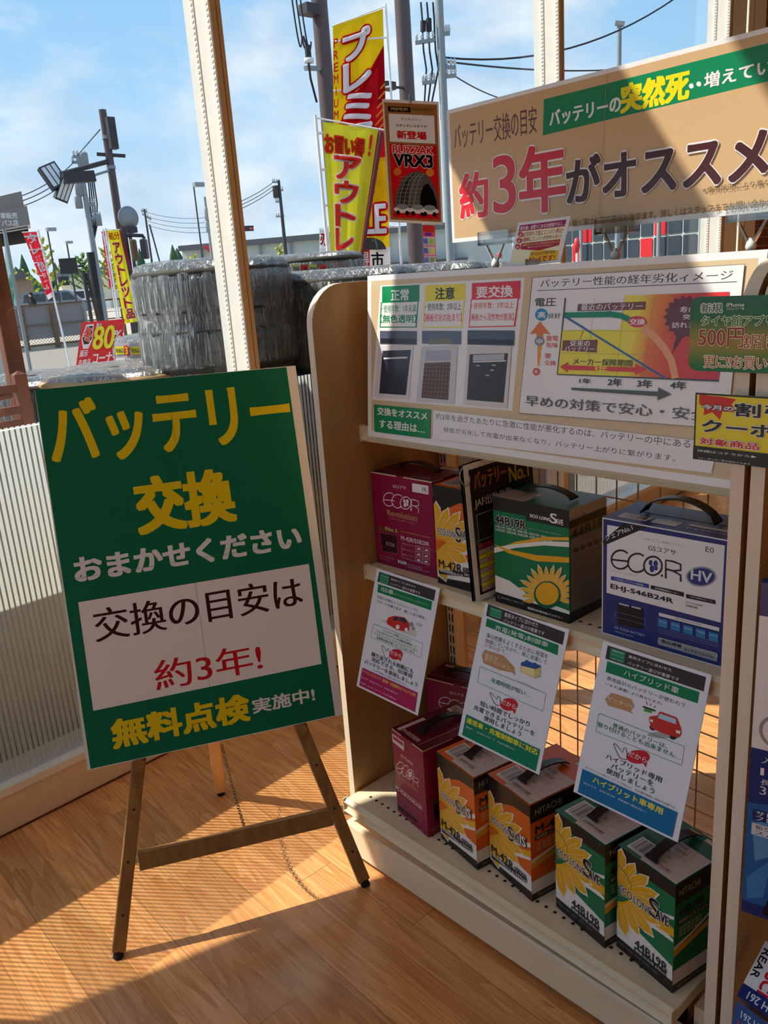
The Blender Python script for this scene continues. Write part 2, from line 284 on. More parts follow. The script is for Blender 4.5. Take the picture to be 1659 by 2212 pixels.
def paint_fn(mb, ops, W, Hh, P, m, clip=True, step=2.5e-5, start=3e-5):
    """ops in thousandths of the surface; P(u, v, lift) -> point."""
    z = start
    for op in ops:
        k = op[0]; z += step
        if k in 'rpg':
            if k == 'g': cols = [hexl(c) for c in op[1:5]]; c = op[5:]
            else: c = op[2:]
            pts = [(c[i] / 1000, c[i + 1] / 1000) for i in range(0, len(c), 2)]
            if k == 'r': (a, b), (d, e) = pts; pts = [(a, b), (d, b), (d, e), (a, e)]
            if clip and k != 'g': pts = clip01(pts)
            if len(pts) > 2: mb.face([P(u, v, z) for u, v in pts][::-1], m, cols[::-1] if k == 'g' else hexl(op[1]))
        elif k == 'l':
            col = hexl(op[1]); w = op[2] / 2; c = op[3:]; pts = [Vector((c[i] / 1000 * W, c[i + 1] / 1000 * Hh)) for i in range(0, len(c), 2)]
            L = []; R = []
            for i, p in enumerate(pts):
                d1 = (pts[i] - pts[i - 1]) if i else (pts[1] - pts[0]); d2 = (pts[i + 1] - pts[i]) if i + 1 < len(pts) else d1
                d1 = d1.normalized() if d1.length else Vector((1, 0)); d2 = d2.normalized() if d2.length else d1
                n = Vector((-d1.y - d2.y, d1.x + d2.x)); n = n.normalized() if n.length > .2 else Vector((-d1.y, d1.x)); L.append(p + n * w); R.append(p - n * w)
            for i in range(len(pts) - 1):
                q = [(v.x / W, v.y / Hh) for v in (L[i], L[i + 1], R[i + 1], R[i])]
                if clip: q = clip01(q)
                if len(q) > 2: mb.face([P(u, v, z) for u, v in q], m, col)
        elif k in 'tq':
            txt = op[2]
            if k == 't': _, colh, _, u0, v0, u1, v1, bold, oc, ow = op; u0, v0, u1, v1 = u0 / 1000, v0 / 1000, u1 / 1000, v1 / 1000; hh = (v1 - v0) * Hh; fn = lambda x, y: (u0 + (u1 - u0) * x, v0 + (v1 - v0) * y)
            else:
                colh = op[1]; c = [q / 1000 for q in op[3:11]]; bold = op[11]; oc = None; ow = 0; hh = math.hypot((c[6] - c[0]) * W, (c[7] - c[1]) * Hh)
                fn = lambda x, y: ((c[0] * (1 - x) + c[2] * x) * (1 - y) + (c[6] * (1 - x) + c[4] * x) * y, (c[1] * (1 - x) + c[3] * x) * (1 - y) + (c[7] * (1 - x) + c[5] * x) * y)
            vs, fs = glyphs(txt, 6 if hh > .035 else 3 if hh > .012 else 2)
            base = [fn(x, y) for x, y in vs]
            def lay(offs, col, zz):
                for i, (dx, dy) in enumerate(offs): mb.mesh([P(u + dx / W, v + dy / Hh, zz + i * step * .6) for u, v in base], fs, m, hexl(col))
            nch = max(1, sum(1 if ord(ch) > 0x2000 else .62 for ch in txt)); d = min(hh, (math.hypot((base[1][0] - base[0][0]) * 0 + (fn(1, .5)[0] - fn(0, .5)[0]) * W, (fn(1, .5)[1] - fn(0, .5)[1]) * Hh)) / nch) * .017 * bold
            core = [(0, 0)] if not bold else [(-d, 0), (d, 0)] if bold == 1 else [(i * d / 2, j * d * .35) for i in (-2, -1, 0, 1, 2) for j in (-2, 0, 2)] if hh > .03 else [(-d, -d * .6), (d, -d * .6), (-d, d * .6), (d, d * .6), (0, 0)]
            if oc:
                r = ow / 1000 * Hh + d
                lay([(r * math.cos(a * PI / 6), r * math.sin(a * PI / 6)) for a in range(12)], oc, z); z += step * 9
            lay(core, colh, z); z += step * .6 * (len(core) - 1)
def paint(mb, key, O, U, V, m='printed_paper', base=None, extra=(), lift=0.0):
    W, Hh, ops = PRINTS[key]; O, U, V = Vector(O), Vector(U), Vector(V); n = V.cross(U).normalized()
    P = lambda u, v, z: O + U * u + V * v + n * (z + lift)
    if base: mb.face([P(0, 0, 0), P(0, 1, 0), P(1, 1, 0), P(1, 0, 0)], m, hexl(base))
    paint_fn(mb, ops, W, Hh, P, m); 
    if extra: paint_fn(mb, extra, W, Hh, P, m, start=4e-4)
def panel(mb, O, U, V, th, m_back, key, base, m='printed_paper', extra=()):
    """a flat printed board: core box behind the printed face"""
    O, U, V = Vector(O), Vector(U), Vector(V); n = V.cross(U).normalized() * th
    p = [O, O + U, O + U + V, O + V]; q = [a - n for a in p]
    mb.mesh(p + q, ((4, 5, 6, 7), (0, 1, 5, 4), (1, 2, 6, 5), (2, 3, 7, 6), (3, 0, 4, 7)), m_back)
    paint(mb, key, O, U, V, m, base, extra)
def plainbox(mb, O, U, V, th, m): 
    O, U, V = Vector(O), Vector(U), Vector(V); n = V.cross(U).normalized() * th
    p = [O, O + U, O + U + V, O + V]; q = [a - n for a in p]
    mb.mesh(p + q, ((3, 2, 1, 0), (4, 5, 6, 7), (0, 1, 5, 4), (1, 2, 6, 5), (2, 3, 7, 6), (3, 0, 4, 7)), m)
PRINTS={
'poster':(0.603,0.871,[
('p','#03704f',1,-1,962,2,967,998,11,998),
('t', '#f0d416', 'バッテリー', 32, 35, 947, 203, 2, None, 6),
('t', '#f0d416', '交換', 308, 264, 674, 409, 3, None, 6),
('t', '#eeeeee', 'おまかせください', 54, 449, 923, 511, 3, None, 6),
('p','#f4efee',49,563,944,561,940,846,49,850),
('t', '#3a1216', '交換の目安は', 94, 588, 899, 675, 1, None, 6),
('t', '#cc1420', '約3年!', 287, 752, 701, 832, 1, None, 6),
('t', '#f0d416', '無料点検', 106, 886, 624, 959, 3, None, 6),
('t', '#eeeeee', '実施中!', 641, 906, 893, 945, 2, None, 6),
('l','#3d8a6b',0.0006,483,1,487,1004),
('l','#3d8a6b',0.0006,-3,501,973,496),
]),
'lower':(0.89,0.3586,[
('r','#d8c29e',14,32,986,962),
('p','#f2f2f4',49,62,499,61,478,751,16,764),
('r','#0a8f52',55,69,187,162),
('t', '#f2f2f4', '正常', 88, 90, 150, 155, 2, None, 6),
('p','#0a8f52',51,162,185,159,179,314,46,315),
('p','#f2f2f4',55,167,181,165,175,308,50,308),
('t', '#0a8f52', '・使用年数：1年未満', 53, 180, 176, 224, 1, None, 6),
('t', '#0a8f52', '【無色透明】', 48, 239, 178, 286, 2, None, 6),
('r','#f2e22a',206,75,334,167),
('t', '#161616', '注意', 240, 91, 300, 155, 2, None, 6),
('p','#f2e22a',203,160,332,159,326,313,199,316),
('p','#f2f2f4',207,166,329,164,322,307,203,310),
('t', '#333333', '・使用年数：2年以上', 207, 176, 322, 218, 1, None, 6),
('t', '#e02838', '【極板劣化の始まり】', 205, 234, 324, 280, 1, None, 6),
('r','#e3233a',353,75,489,165),
('t', '#f2f2f4', '要交換', 367, 95, 469, 155, 2, None, 6),
('p','#e3233a',351,160,486,160,479,307,346,313),
('p','#f2f2f4',354,165,483,164,475,302,349,307),
('t', '#e02838', '・使用年数：3年以上', 351, 179, 473, 213, 1, None, 6),
('t', '#e02838', '【極板から活性物が脱落】', 349, 238, 474, 276, 1, None, 6),
('r','#566079',48,334,180,414),
('r','#2d313d',50,379,177,410),
('p','#dfe0e2',43,424,169,415,155,739,26,744),
('p','#343848',58,455,161,444,144,717,45,720),
('p','#e8e8ea',62,497,148,486,148,495,62,507),
('r','#626d8a',198,332,324,406),
('p','#7a7f6d',222,379,297,373,296,403,221,410),
('p','#cfd2da',196,423,315,411,307,745,181,749),
('p','#aeb4c4',212,446,295,438,294,497,209,507),
('p','#75574f',208,517,293,505,288,724,198,723),
('l','#3a2c2c',0.0012,206,529,291,524),
('l','#3a2c2c',0.0012,205,552,291,548),
('l','#3a2c2c',0.0012,204,576,290,572),
('l','#3a2c2c',0.0012,203,600,290,596),
('l','#3a2c2c',0.0012,202,624,289,620),
('l','#3a2c2c',0.0012,201,648,289,644),
('l','#3a2c2c',0.0012,200,673,288,669),
('l','#3a2c2c',0.0012,200,697,288,693),
('l','#3a2c2c',0.0012,199,721,287,717),
('l','#3a2c2c',0.001,211,528,201,723),
('l','#3a2c2c',0.001,222,527,212,721),
('l','#3a2c2c',0.001,233,526,224,719),
('l','#3a2c2c',0.001,244,525,236,717),
('l','#3a2c2c',0.001,255,525,247,715),
('l','#3a2c2c',0.001,265,524,258,714),
('l','#3a2c2c',0.001,276,523,270,712),
('l','#3a2c2c',0.001,286,522,281,710),
('r','#4f5b73',344,328,478,406),
('r','#2b2e38',346,375,476,402),
('p','#d6d6d2',344,420,472,408,465,738,335,740),
('p','#2e2b34',352,459,463,446,455,711,346,712),
('p','#b9bcc4',363,462,453,450,452,483,362,494),
('p','#e4e4e4',363,496,458,484,458,490,363,503),
('r','#c9c4ba',372,516,383,522),
('r','#c9c4ba',418,510,429,516),
('r','#c9c4ba',414,537,425,543),
('r','#c9c4ba',401,566,412,572),
('p','#0a8f52',26,794,231,789,230,963,28,967),
('t', '#f2f2f4', '交換をオススメ', 40, 806, 219, 855, 2, None, 6),
('t', '#f2f2f4', 'する理由は…', 47, 883, 212, 936, 2, None, 6),
('p','#f0f0f4',240,790,947,805,939,942,239,961),
('t', '#4a3a3a', '約3年を過ぎたあたりに急激に性能が悪化するのは、バッテリーの中にある', 250, 805, 895, 842, 0, None, 6),
('t', '#4a3a3a', '極板が劣化して充電が出来なくなり、バッテリー上がりに繋がります。', 275, 881, 868, 911, 0, None, 6),
('p','#555555',520,62,965,53,961,741,498,760),
('p','#f2f2f4',522,64,964,55,960,739,499,757),
('t', '#444444', 'バッテリー性能の経年劣化ィメージ', 542, 74, 946, 114, 1, None, 6),
('l','#444444',0.0012,535,129,954,123),
('t', '#444444', '電圧', 531, 167, 583, 207, 2, None, 6),
('p','#2e8fc6',564,248,564,256,562,264,560,270,557,275,553,278,549,279,545,278,541,275,537,270,534,263,532,256,532,248,532,239,534,232,536,226,539,221,543,218,547,217,552,218,556,221,559,226,562,233,564,240),
('t', '#f2f2f4', '高', 539, 234, 558, 264, 2, None, 6),
('t', '#333333', '良好', 566, 241, 596, 268, 1, None, 6),
('p','#f0a030',541,361,555,341,548,507,543,505),
('p','#e87830',545,281,573,346,555,341,554,392,540,393,537,342,520,346),
('p','#8a8f94',559,380,559,387,557,392,556,398,553,402,550,404,547,405,543,404,540,402,537,398,535,393,534,387,533,381,534,375,535,369,537,364,539,360,542,357,546,356,549,357,552,359,555,363,557,368,558,374),
('t', '#f2f2f4', '中', 539, 369, 553, 394, 2, None, 6),
('t', '#e03020', '放電', 563, 351, 593, 379, 1, None, 6),
('t', '#e03020', '気味', 563, 386, 593, 412, 1, None, 6),
('t', '#e03020', '要', 561, 441, 577, 467, 1, None, 6),
('t', '#e03020', '交換', 561, 476, 590, 501, 1, None, 6),
('p','#d85050',551,535,551,540,550,544,548,549,546,552,544,554,542,555,539,555,537,553,535,550,533,546,532,542,532,537,532,532,533,527,534,523,536,520,538,517,541,517,543,517,546,519,548,522,549,525,551,530),
('t', '#f2f2f4', '低', 536, 527, 546, 545, 1, None, 6),
('p','#f3e63e',742,166,775,166,750,539,596,544,602,325,735,321),
('g','#f3e63e','#eda030','#eda030','#f3e63e',775,166,803,165,783,539,750,539),
('g','#eda030','#de4030','#de3a30','#e87a30',803,165,859,164,852,539,783,539),
('g','#de4030','#d92a35','#d92a35','#de3a30',859,164,943,163,938,536,852,539),
('l','#9c9050',0.0005,674,168,666,540),
('l','#9c9050',0.0005,741,166,733,539),
('l','#9c9050',0.0005,803,165,792,538),
('l','#9c9050',0.0005,872,164,868,538),
('l','#9c9050',0.0005,604,328,787,327),
('l','#9c9050',0.0005,599,437,940,431),
('l','#444444',0.003,606,169,595,544,938,536),
('l','#0c8c62',0.0095,606,252,658,251,711,250,735,257,752,274,762,286),
('l','#f0a878',0.0125,785,312,810,355,830,403,846,457,856,534),
('l','#2468a8',0.0034,606,257,835,535),
('p','#7a4038',637,200,786,195,786,231,636,233),
('t', '#f2f2f4', '最近のバッテリー', 645, 199, 779, 230, 1, None, 6),
('p','#7a4038',605,375,687,369,686,430,604,425),
('t', '#f2f2f4', '従来の', 623, 372, 670, 402, 1, None, 6),
('t', '#f2f2f4', 'バッテリー', 611, 401, 681, 428, 1, None, 6),
('l','#333333',0.0008,712,234,707,250),
('l','#333333',0.0008,653,325,646,370),
('p','#d63040',791,285,791,292,789,298,786,303,782,307,777,310,772,310,767,310,762,307,757,303,754,298,752,291,751,285,751,278,753,272,756,267,760,263,765,260,770,260,776,261,781,263,785,267,788,273,790,279),
('t', '#f2f2f4', '交換', 755, 272, 787, 299, 2, None, 6),
('p','#6a2c34',911,267,904,280,909,298,901,305,903,326,894,326,893,347,883,340,879,358,871,345,864,359,858,341,849,348,846,327,836,327,837,305,827,298,832,279,823,265,831,251,825,232,834,225,832,204,842,204,843,183,853,191,857,173,865,187,872,174,878,192,887,186,889,206,899,207,898,227,907,235,903,253),
('p','#6a2c34',854,326,870,330,845,428),
('t', '#f2f2f4', '寿命が', 855, 220, 902, 247, 1, None, 6),
('t', '#f2f2f4', '突然', 862, 254, 891, 277, 1, None, 6),
('t', '#f2f2f4', '訪れます', 842, 287, 902, 313, 1, None, 6),
('p','#e03a30',601,505,621,480,621,496,773,493,773,477,796,500,774,529,773,515,620,519,621,532),
('t', '#333333', 'メーカー保障期間', 633, 459, 766, 491, 1, None, 6),
('t', '#f5e233', '3年', 683, 489, 713, 525, 2, None, 6),
('t', '#333333', '1年', 650, 557, 676, 582, 2, None, 6),
('t', '#333333', '2年', 716, 549, 746, 585, 2, None, 6),
('t', '#333333', '3年', 780, 548, 810, 584, 2, None, 6),
('t', '#333333', '4年', 848, 547, 878, 583, 2, None, 6),
('p','#555555',632,606,824,599,824,580,851,607,824,638,824,620,632,618),
('t', '#555555', '早めの対策で安心・安全', 517, 660, 928, 715, 1, None, 6),
]),
'upper':(0.96,0.274,[
('r','#d4b286',8,28,992,968),
('t', '#6a4a50', 'バッテリー交換の目安', 19, 116, 252, 300, 1, None, 6),
('p','#078a5c',271,91,799,82,803,277,267,326),
('t', '#f2f2f4', 'バッテリーの', 285, 176, 449, 278, 2, None, 6),
('t', '#f5e51e', '突然死', 451, 121, 586, 287, 3, None, 6),
('p','#f2f2f4',596,221,596,225,596,228,595,231,594,233,593,233,592,233,591,232,589,230,589,227,588,223,587,219,587,215,587,212,588,209,588,206,589,204,590,204,591,204,593,205,594,207,595,210,595,214,596,218),
('p','#f2f2f4',610,220,610,223,610,227,609,229,608,231,607,232,606,231,605,230,604,228,603,225,602,221,601,218,601,214,601,210,602,207,602,204,603,203,604,202,605,202,607,204,608,206,609,209,609,212,610,216),
('t', '#f2f2f4', '増えています', 616, 166, 793, 248, 2, None, 6),
('t', '#e8202c', '約', 31, 494, 114, 823, 2, '#f2f2f4', 9),
('t', '#d8283c', '3', 132, 411, 193, 813, 2, '#f2f2f4', 9),
('t', '#d8283c', '年', 207, 392, 322, 842, 2, '#f2f2f4', 9),
('t', '#4a2024', 'がオススメ', 328, 517, 734, 805, 2, '#f2f2f4', 8),
('t', '#6a4a30', '※使用状況により異なります', 621, 817, 780, 851, 0, None, 6),
('t', '#6a4a30', '・輸入車はお取り寄せとなります。詳しくはスタッフまでお問い合わせください', 331, 922, 801, 972, 0, None, 6),
('l','#b08a58',0.0006,421,3,403,948),
]),
'vrx':(0.152,0.334,[
('r','#a87040',30,24,968,978),
('r','#16120c',95,53,492,95),
('r','#8a6a2c',497,51,899,80),
('t', '#d8b060', 'PREMIUM', 146, 61, 443, 85, 1, None, 6),
('t', '#3a2a10', 'プレミアムライン', 551, 64, 858, 77, 1, None, 6),
('r','#f2f2f4',98,112,912,335),
('t', '#161616', 'ブリヂストン', 311, 140, 677, 160, 1, None, 6),
('t', '#161616', 'スタッドレスタイヤ', 218, 191, 769, 212, 2, None, 6),
('t', '#d81a28', '新登場', 233, 243, 755, 306, 3, None, 6),
('r','#d8141e',86,352,935,958),
('t', '#d8141e', 'BLIZZAK', 141, 365, 867, 426, 2, '#f2f2f4', 5),
('t', '#161616', 'VRX3', 155, 431, 846, 531, 3, '#f2f2f4', 5),
('p','#e87838',277,575,273,584,265,592,253,599,238,604,220,608,202,609,183,609,167,606,153,601,142,594,136,586,135,578,138,570,146,562,158,555,173,549,191,546,209,544,227,545,244,548,258,553,269,559,275,567),
('p','#f09038',872,570,869,579,860,587,848,594,831,600,813,604,793,605,773,604,756,601,740,596,729,589,722,581,721,573,724,564,732,556,745,549,761,543,780,539,799,538,819,539,837,542,852,547,863,553,870,561),
('p','#5a5a5a',113,891,151,756,288,632,429,583,591,563,752,593,873,697,925,793,922,880),
('p','#35332f',174,849,203,756,320,646,451,588,520,587,420,671,355,849),
('p','#0a0a0a',583,880,607,753,673,678,757,661,835,719,894,815,893,880),
('l','#8a8a86',0.0012,140,849,563,848),
('l','#8a8a86',0.0012,153,816,580,813),
('l','#8a8a86',0.0012,166,783,598,778),
('l','#8a8a86',0.0012,179,750,615,743),
('l','#8a8a86',0.0012,191,717,633,708),
('l','#8a8a86',0.0012,204,684,650,673),
('l','#8a8a86',0.0012,217,651,668,638),
('l','#8a8a86',0.0012,230,618,685,604),
('l','#9a9a94',0.0018,206,860,241,756,343,641,486,582),
('l','#9a9a94',0.0018,292,859,331,755,425,640,550,581),
('l','#9a9a94',0.0018,379,859,422,754,508,639,615,580),
('l','#9a9a94',0.0018,466,859,514,753,591,637,680,579),
('p','#e8e8ea',419,891,413,898,396,904,370,910,336,914,297,917,256,918,215,917,177,914,145,910,121,904,106,898,102,891,108,884,124,877,150,872,183,867,221,865,262,864,303,864,341,867,374,871,399,877,414,884),
('p','#8a94a0',364,864,360,870,349,876,333,881,311,885,286,887,259,888,233,887,209,885,188,881,173,876,164,871,161,865,165,859,176,853,192,849,214,845,238,843,265,842,291,842,315,845,336,848,352,853,362,858),
('p','#161616',213,917,211,922,207,926,201,930,193,933,184,935,175,936,166,935,157,933,150,930,145,926,142,922,141,917,143,912,147,908,153,904,161,901,170,899,179,898,189,899,197,901,204,904,209,908,213,912),
('p','#161616',379,917,378,922,373,927,367,931,359,934,350,936,341,936,331,935,323,934,315,931,310,927,307,922,306,917,308,912,312,908,318,904,326,901,335,899,345,898,354,899,363,901,370,904,376,908,379,912),
('p','#e8e8ea',705,891,698,898,681,905,654,910,619,915,579,917,537,918,495,917,456,915,423,910,398,904,382,898,378,891,384,884,401,877,427,871,461,867,500,864,543,863,585,864,624,867,658,871,684,877,700,883),
('p','#8a94a0',648,864,644,870,633,876,615,881,593,884,567,887,540,887,513,887,488,884,467,881,451,876,441,870,438,864,442,858,453,853,470,848,492,844,518,842,545,841,572,841,597,844,619,847,635,852,645,858),
('p','#161616',493,917,491,922,487,927,480,931,472,934,463,936,454,936,444,936,435,934,428,931,423,927,419,922,419,917,420,912,425,908,431,904,439,901,448,899,458,898,467,899,476,901,483,904,489,908,492,912),
('p','#161616',664,917,662,922,658,927,652,931,644,934,634,936,624,937,615,936,606,934,598,931,593,927,589,922,589,917,590,912,595,908,601,904,609,901,618,899,628,898,638,899,647,901,654,904,660,908,663,912),
('p','#e8e8ea',928,890,922,898,904,905,877,910,841,915,800,918,757,919,714,918,674,915,640,910,614,905,598,898,594,891,600,883,617,877,644,871,678,866,719,864,762,863,805,863,846,866,880,871,907,876,923,883),
('p','#8a94a0',870,863,866,870,854,875,837,880,814,884,788,886,760,887,732,887,706,884,685,880,668,876,658,870,655,864,659,858,670,852,688,847,710,843,736,841,764,840,792,841,818,843,840,847,857,852,867,857),
('p','#161616',712,917,710,922,706,927,699,931,691,934,682,936,672,937,662,936,653,934,645,931,640,927,637,922,636,917,637,912,642,908,648,904,656,901,666,899,675,898,685,899,694,901,702,904,707,908,711,912),
('p','#161616',887,918,885,923,881,927,875,931,866,935,857,936,847,937,837,936,828,934,820,931,814,927,811,923,810,918,812,912,816,908,822,904,831,901,840,899,850,898,860,899,869,901,877,904,883,908,886,913),
]),
'card1':(0.21,0.297,[
('p','#403436',47,21,946,23,948,108,45,106),
('p','#1f8a5c',73,26,221,28,221,104,71,105),
('t', '#9fd0b8', '最適商品を', 82, 40, 220, 53, 0, None, 6),
('t', '#9fd0b8', 'アドバイス', 83, 63, 221, 76, 0, None, 6),
('t', '#9fd0b8', 'いたします!', 84, 86, 222, 99, 0, None, 6),
('t', '#f2f2f4', '車両タイプに合わせた', 254, 40, 649, 58, 0, None, 6),
('t', '#f2f2f4', 'バッテリー選びが重要です', 254, 75, 731, 97, 0, None, 6),
('p','#10804f',65,122,925,114,929,185,75,189),
('l','#5fc09a',0.001,66,123,924,116),
('t', '#f2f2f4', 'ISS車', 127, 132, 330, 171, 1, None, 6),
('t', '#cfe8dc', 'ISS:アイドリングストップ&スタート', 342, 147, 877, 164, 0, None, 6),
('t', '#444444', '何度も何度もエンジンストップと', 93, 213, 744, 236, 0, None, 6),
('t', '#444444', 'スタートを繰り返す、厳しい走行環境…', 95, 249, 896, 273, 0, None, 6),
('p','#d8d4c8',173,397,769,379,779,426,481,433),
('p','#d02c28',296,392,321,355,411,325,569,310,645,338,673,390,629,415,478,426,324,412),
('p','#2a3a4a',407,338,475,322,478,354,399,363),
('p','#2a3a4a',492,322,571,316,622,350,494,352),
('p','#f2f2f4',516,397,516,402,515,407,512,411,506,415,500,418,493,420,485,421,477,421,470,419,464,416,460,413,457,408,457,404,458,399,462,394,467,391,473,388,481,386,489,385,496,385,503,387,509,389,513,393),
('p','#f2f2f4',648,393,649,397,647,402,644,406,640,409,634,412,628,414,621,414,615,414,608,413,603,410,599,407,597,403,597,399,598,394,601,390,605,387,611,384,617,382,624,382,631,382,637,384,642,386,646,389),
('p','#9a9da2',717,339,717,345,716,350,712,355,706,360,699,363,691,365,682,366,674,366,666,364,659,361,654,356,651,351,651,346,652,340,656,335,662,331,669,327,677,325,686,324,694,325,702,327,709,330,714,334),
('p','#9a9da2',749,364,749,368,748,372,745,376,740,379,735,381,728,383,722,384,715,383,709,382,704,380,701,377,699,374,698,370,699,366,703,363,707,359,713,357,719,355,726,354,732,355,738,356,743,358,747,361),
('t', '#888888', 'STOP', 750, 314, 844, 336, 0, None, 6),
('l','#1a7a55',0.0009,121,450,896,453,902,563,97,566,101,458,121,450),
('t', '#1a7a55', 'バッテリーが弱ってくると、', 258, 463, 729, 482, 1, None, 6),
('t', '#1a7a55', 'クルマがバッテリーの消耗を感知して、', 164, 487, 826, 508, 1, None, 6),
('t', '#1a7a55', 'アイドリングストップしなくなってしまい、', 139, 514, 858, 533, 1, None, 6),
('t', '#1a7a55', '省燃費効果が弱くなってしまいます', 190, 537, 800, 557, 1, None, 6),
('p','#cc2030',636,596,636,607,629,619,616,630,598,641,575,650,550,657,523,662,497,663,473,661,454,656,441,648,433,638,433,626,440,614,453,602,472,591,496,582,521,576,548,572,574,571,597,573,615,578,629,586),
('p','#cc2030',566,635,627,622,620,658),
('t', '#f2f2f4', 'だから', 447, 601, 618, 632, 1, None, 6),
('l','#222222',0.0012,359,662,293,609,298,593,323,596,378,628,382,606,404,597,431,617,443,661,385,687,359,662),
('t', '#161616', '繰り返される始動にも', 154, 673, 833, 710, 1, None, 6),
('t', '#161616', '対応できる、ISS専用', 171, 713, 825, 749, 1, None, 6),
('t', '#161616', 'バッテリーを使用しましょう', 65, 758, 925, 793, 1, None, 6),
('t', '#777777', '※上記例は車種により異なる場合があります。', 207, 805, 764, 819, 0, None, 6),
('p','#b3205e',47,833,947,831,956,983,45,983),
('t', '#f5d53a', 'アイドリングストップ・通常車・充電制御車までマルチに対応', 58, 844, 929, 871, 1, None, 6),
('t', '#f2f2f4', 'GSユアサ\u3000ECOロングライフ\u3000¥14,800 (税込み)～', 61, 903, 675, 918, 0, None, 6),
('t', '#f2f2f4', '新神戸\u3000ECOロングセーブ\u3000¥12,000 (税込み)～', 65, 950, 674, 963, 0, None, 6),
]),
'card2':(0.21,0.297,[
('p','#403436',40,1,962,26,965,112,43,89),
('p','#1f8a5c',70,14,225,16,228,81,78,77),
('t', '#9fd0b8', '最適商品を', 91, 22, 212, 33, 0, None, 6),
('t', '#9fd0b8', 'アドバイス', 93, 44, 214, 56, 0, None, 6),
('t', '#9fd0b8', 'いたします!', 94, 67, 216, 80, 0, None, 6),
('t', '#f2f2f4', '車両タイプに合わせた', 259, 21, 666, 54, 0, None, 6),
('t', '#f2f2f4', 'バッテリー選びが重要です', 263, 66, 750, 92, 0, None, 6),
('p','#10804f',59,103,924,120,936,190,64,162),
('l','#5fc09a',0.001,60,104,924,122),
('t', '#f2f2f4', '充電(発電)制御車', 180, 127, 815, 169, 0, None, 6),
('t', '#444444', '車の燃費をよくするために発電を', 100, 204, 840, 239, 0, None, 6),
('t', '#444444', '制御しているから、常に充電して', 100, 245, 839, 276, 0, None, 6),
('t', '#444444', 'いないので…', 102, 278, 403, 306, 0, None, 6),
('p','#c4986a',90,374,113,328,348,320,498,370,529,425,485,412,339,428,128,423),
('t', '#f0e4d0', '電圧が', 127, 345, 296, 375, 0, None, 6),
('t', '#f0e4d0', '足りないよぅ‥', 128, 376, 485, 403, 0, None, 6),
('p','#eee0a0',565,337,728,328,749,391,579,385),
('p','#d8c880',728,328,786,301,802,367,749,391),
('p','#2c5aa0',563,320,624,297,784,294,783,308,730,332,567,342),
('p','#2c5aa0',641,296,641,298,640,300,637,302,634,304,630,305,625,306,621,307,616,307,612,307,609,306,606,304,605,303,605,301,606,298,609,296,612,295,616,293,621,292,625,291,630,291,634,292,637,293,640,294),
('p','#2c5aa0',731,294,731,296,730,298,727,300,724,302,720,303,716,304,711,305,707,305,703,305,699,304,697,302,696,301,696,299,697,297,699,294,703,293,707,291,711,290,716,289,720,289,724,290,727,291,730,292),
('p','#c8c8c8',524,449,695,449,843,461,742,467),
('l','#333333',0.0006,565,337,728,328,749,391,579,385,565,337),
('l','#333333',0.0006,728,328,786,301,802,367,749,391),
('l','#1a7a55',0.0009,109,456,898,462,907,584,105,572,98,458,109,456),
('t', '#1a7a55', '充電時間が短い…', 262, 499, 738, 532, 1, None, 6),
('p','#cc2030',624,611,624,622,618,634,605,647,587,658,564,668,539,675,513,680,487,681,464,679,445,674,431,666,424,656,424,644,430,632,444,619,462,608,485,598,511,591,537,586,563,585,585,588,604,593,617,601),
('p','#cc2030',572,658,617,647,607,682),
('t', '#f2f2f4', 'だから', 430, 616, 607, 649, 1, None, 6),
('l','#222222',0.0012,350,663,278,612,284,604,309,609,375,634,378,610,399,606,416,628,430,664,388,674,350,663),
('t', '#161616', '短い時間でしっかり', 192, 687, 794, 724, 1, None, 6),
('t', '#161616', '充電できるバッテリーを', 123, 734, 870, 770, 1, None, 6),
('t', '#161616', '使用しましょう', 270, 776, 727, 812, 1, None, 6),
('p','#04805c',50,826,960,836,961,987,50,982),
('t', '#f0e63a', '通常車・充電制御車に対応', 70, 842, 943, 882, 2, None, 6),
('t', '#f2f2f4', '新神戸\u3000\u3000ECOロングセーブ\u3000¥6,000 (税込み)～', 81, 905, 701, 920, 0, None, 6),
]),
'card3':(0.21,0.297,[
('p','#403436',51,21,960,21,964,106,53,107),
('p','#1f8a5c',85,30,232,28,237,98,92,98),
('t', '#c8e8d8', '最適商品を', 105, 35, 221, 48, 0, None, 6),
('t', '#c8e8d8', 'アドバイス', 106, 60, 222, 72, 0, None, 6),
('t', '#c8e8d8', 'いたします!', 106, 86, 223, 97, 0, None, 6),
('t', '#f2f2f4', '車両タイプに合わせた', 266, 37, 669, 56, 0, None, 6),
('t', '#f2f2f4', 'バッテリー選びが重要です', 268, 76, 746, 97, 0, None, 6),
('p','#10804f',77,117,932,115,935,184,81,188),
('l','#5fc09a',0.001,78,120,933,117),
('t', '#f2f2f4', 'ハイブリッド車', 254, 131, 762, 171, 0, None, 6),
('t', '#333333', '専用設計のバッテリーが使われて', 105, 208, 843, 235, 0, None, 6),
('t', '#333333', 'います(車種により異なります)', 105, 250, 642, 271, 0, None, 6),
('p','#c4986a',126,355,178,301,369,296,411,331,387,366,415,380,345,377,170,387),
('t', '#f0e4d0', 'ピッタリ!!', 156, 328, 390, 352, 1, None, 6),
('p','#b0b0b0',827,404,824,410,813,417,794,426,769,436,739,446,707,454,674,462,642,468,615,472,593,473,579,472,573,468,576,462,588,454,608,445,634,435,664,426,697,417,730,409,761,403,788,400,808,399,822,400),
('p','#222222',638,405,639,410,637,415,633,420,628,425,621,428,613,431,606,432,598,432,591,431,585,428,581,424,578,419,578,414,580,409,584,404,589,399,596,395,603,393,611,391,619,392,626,393,632,396,636,400),
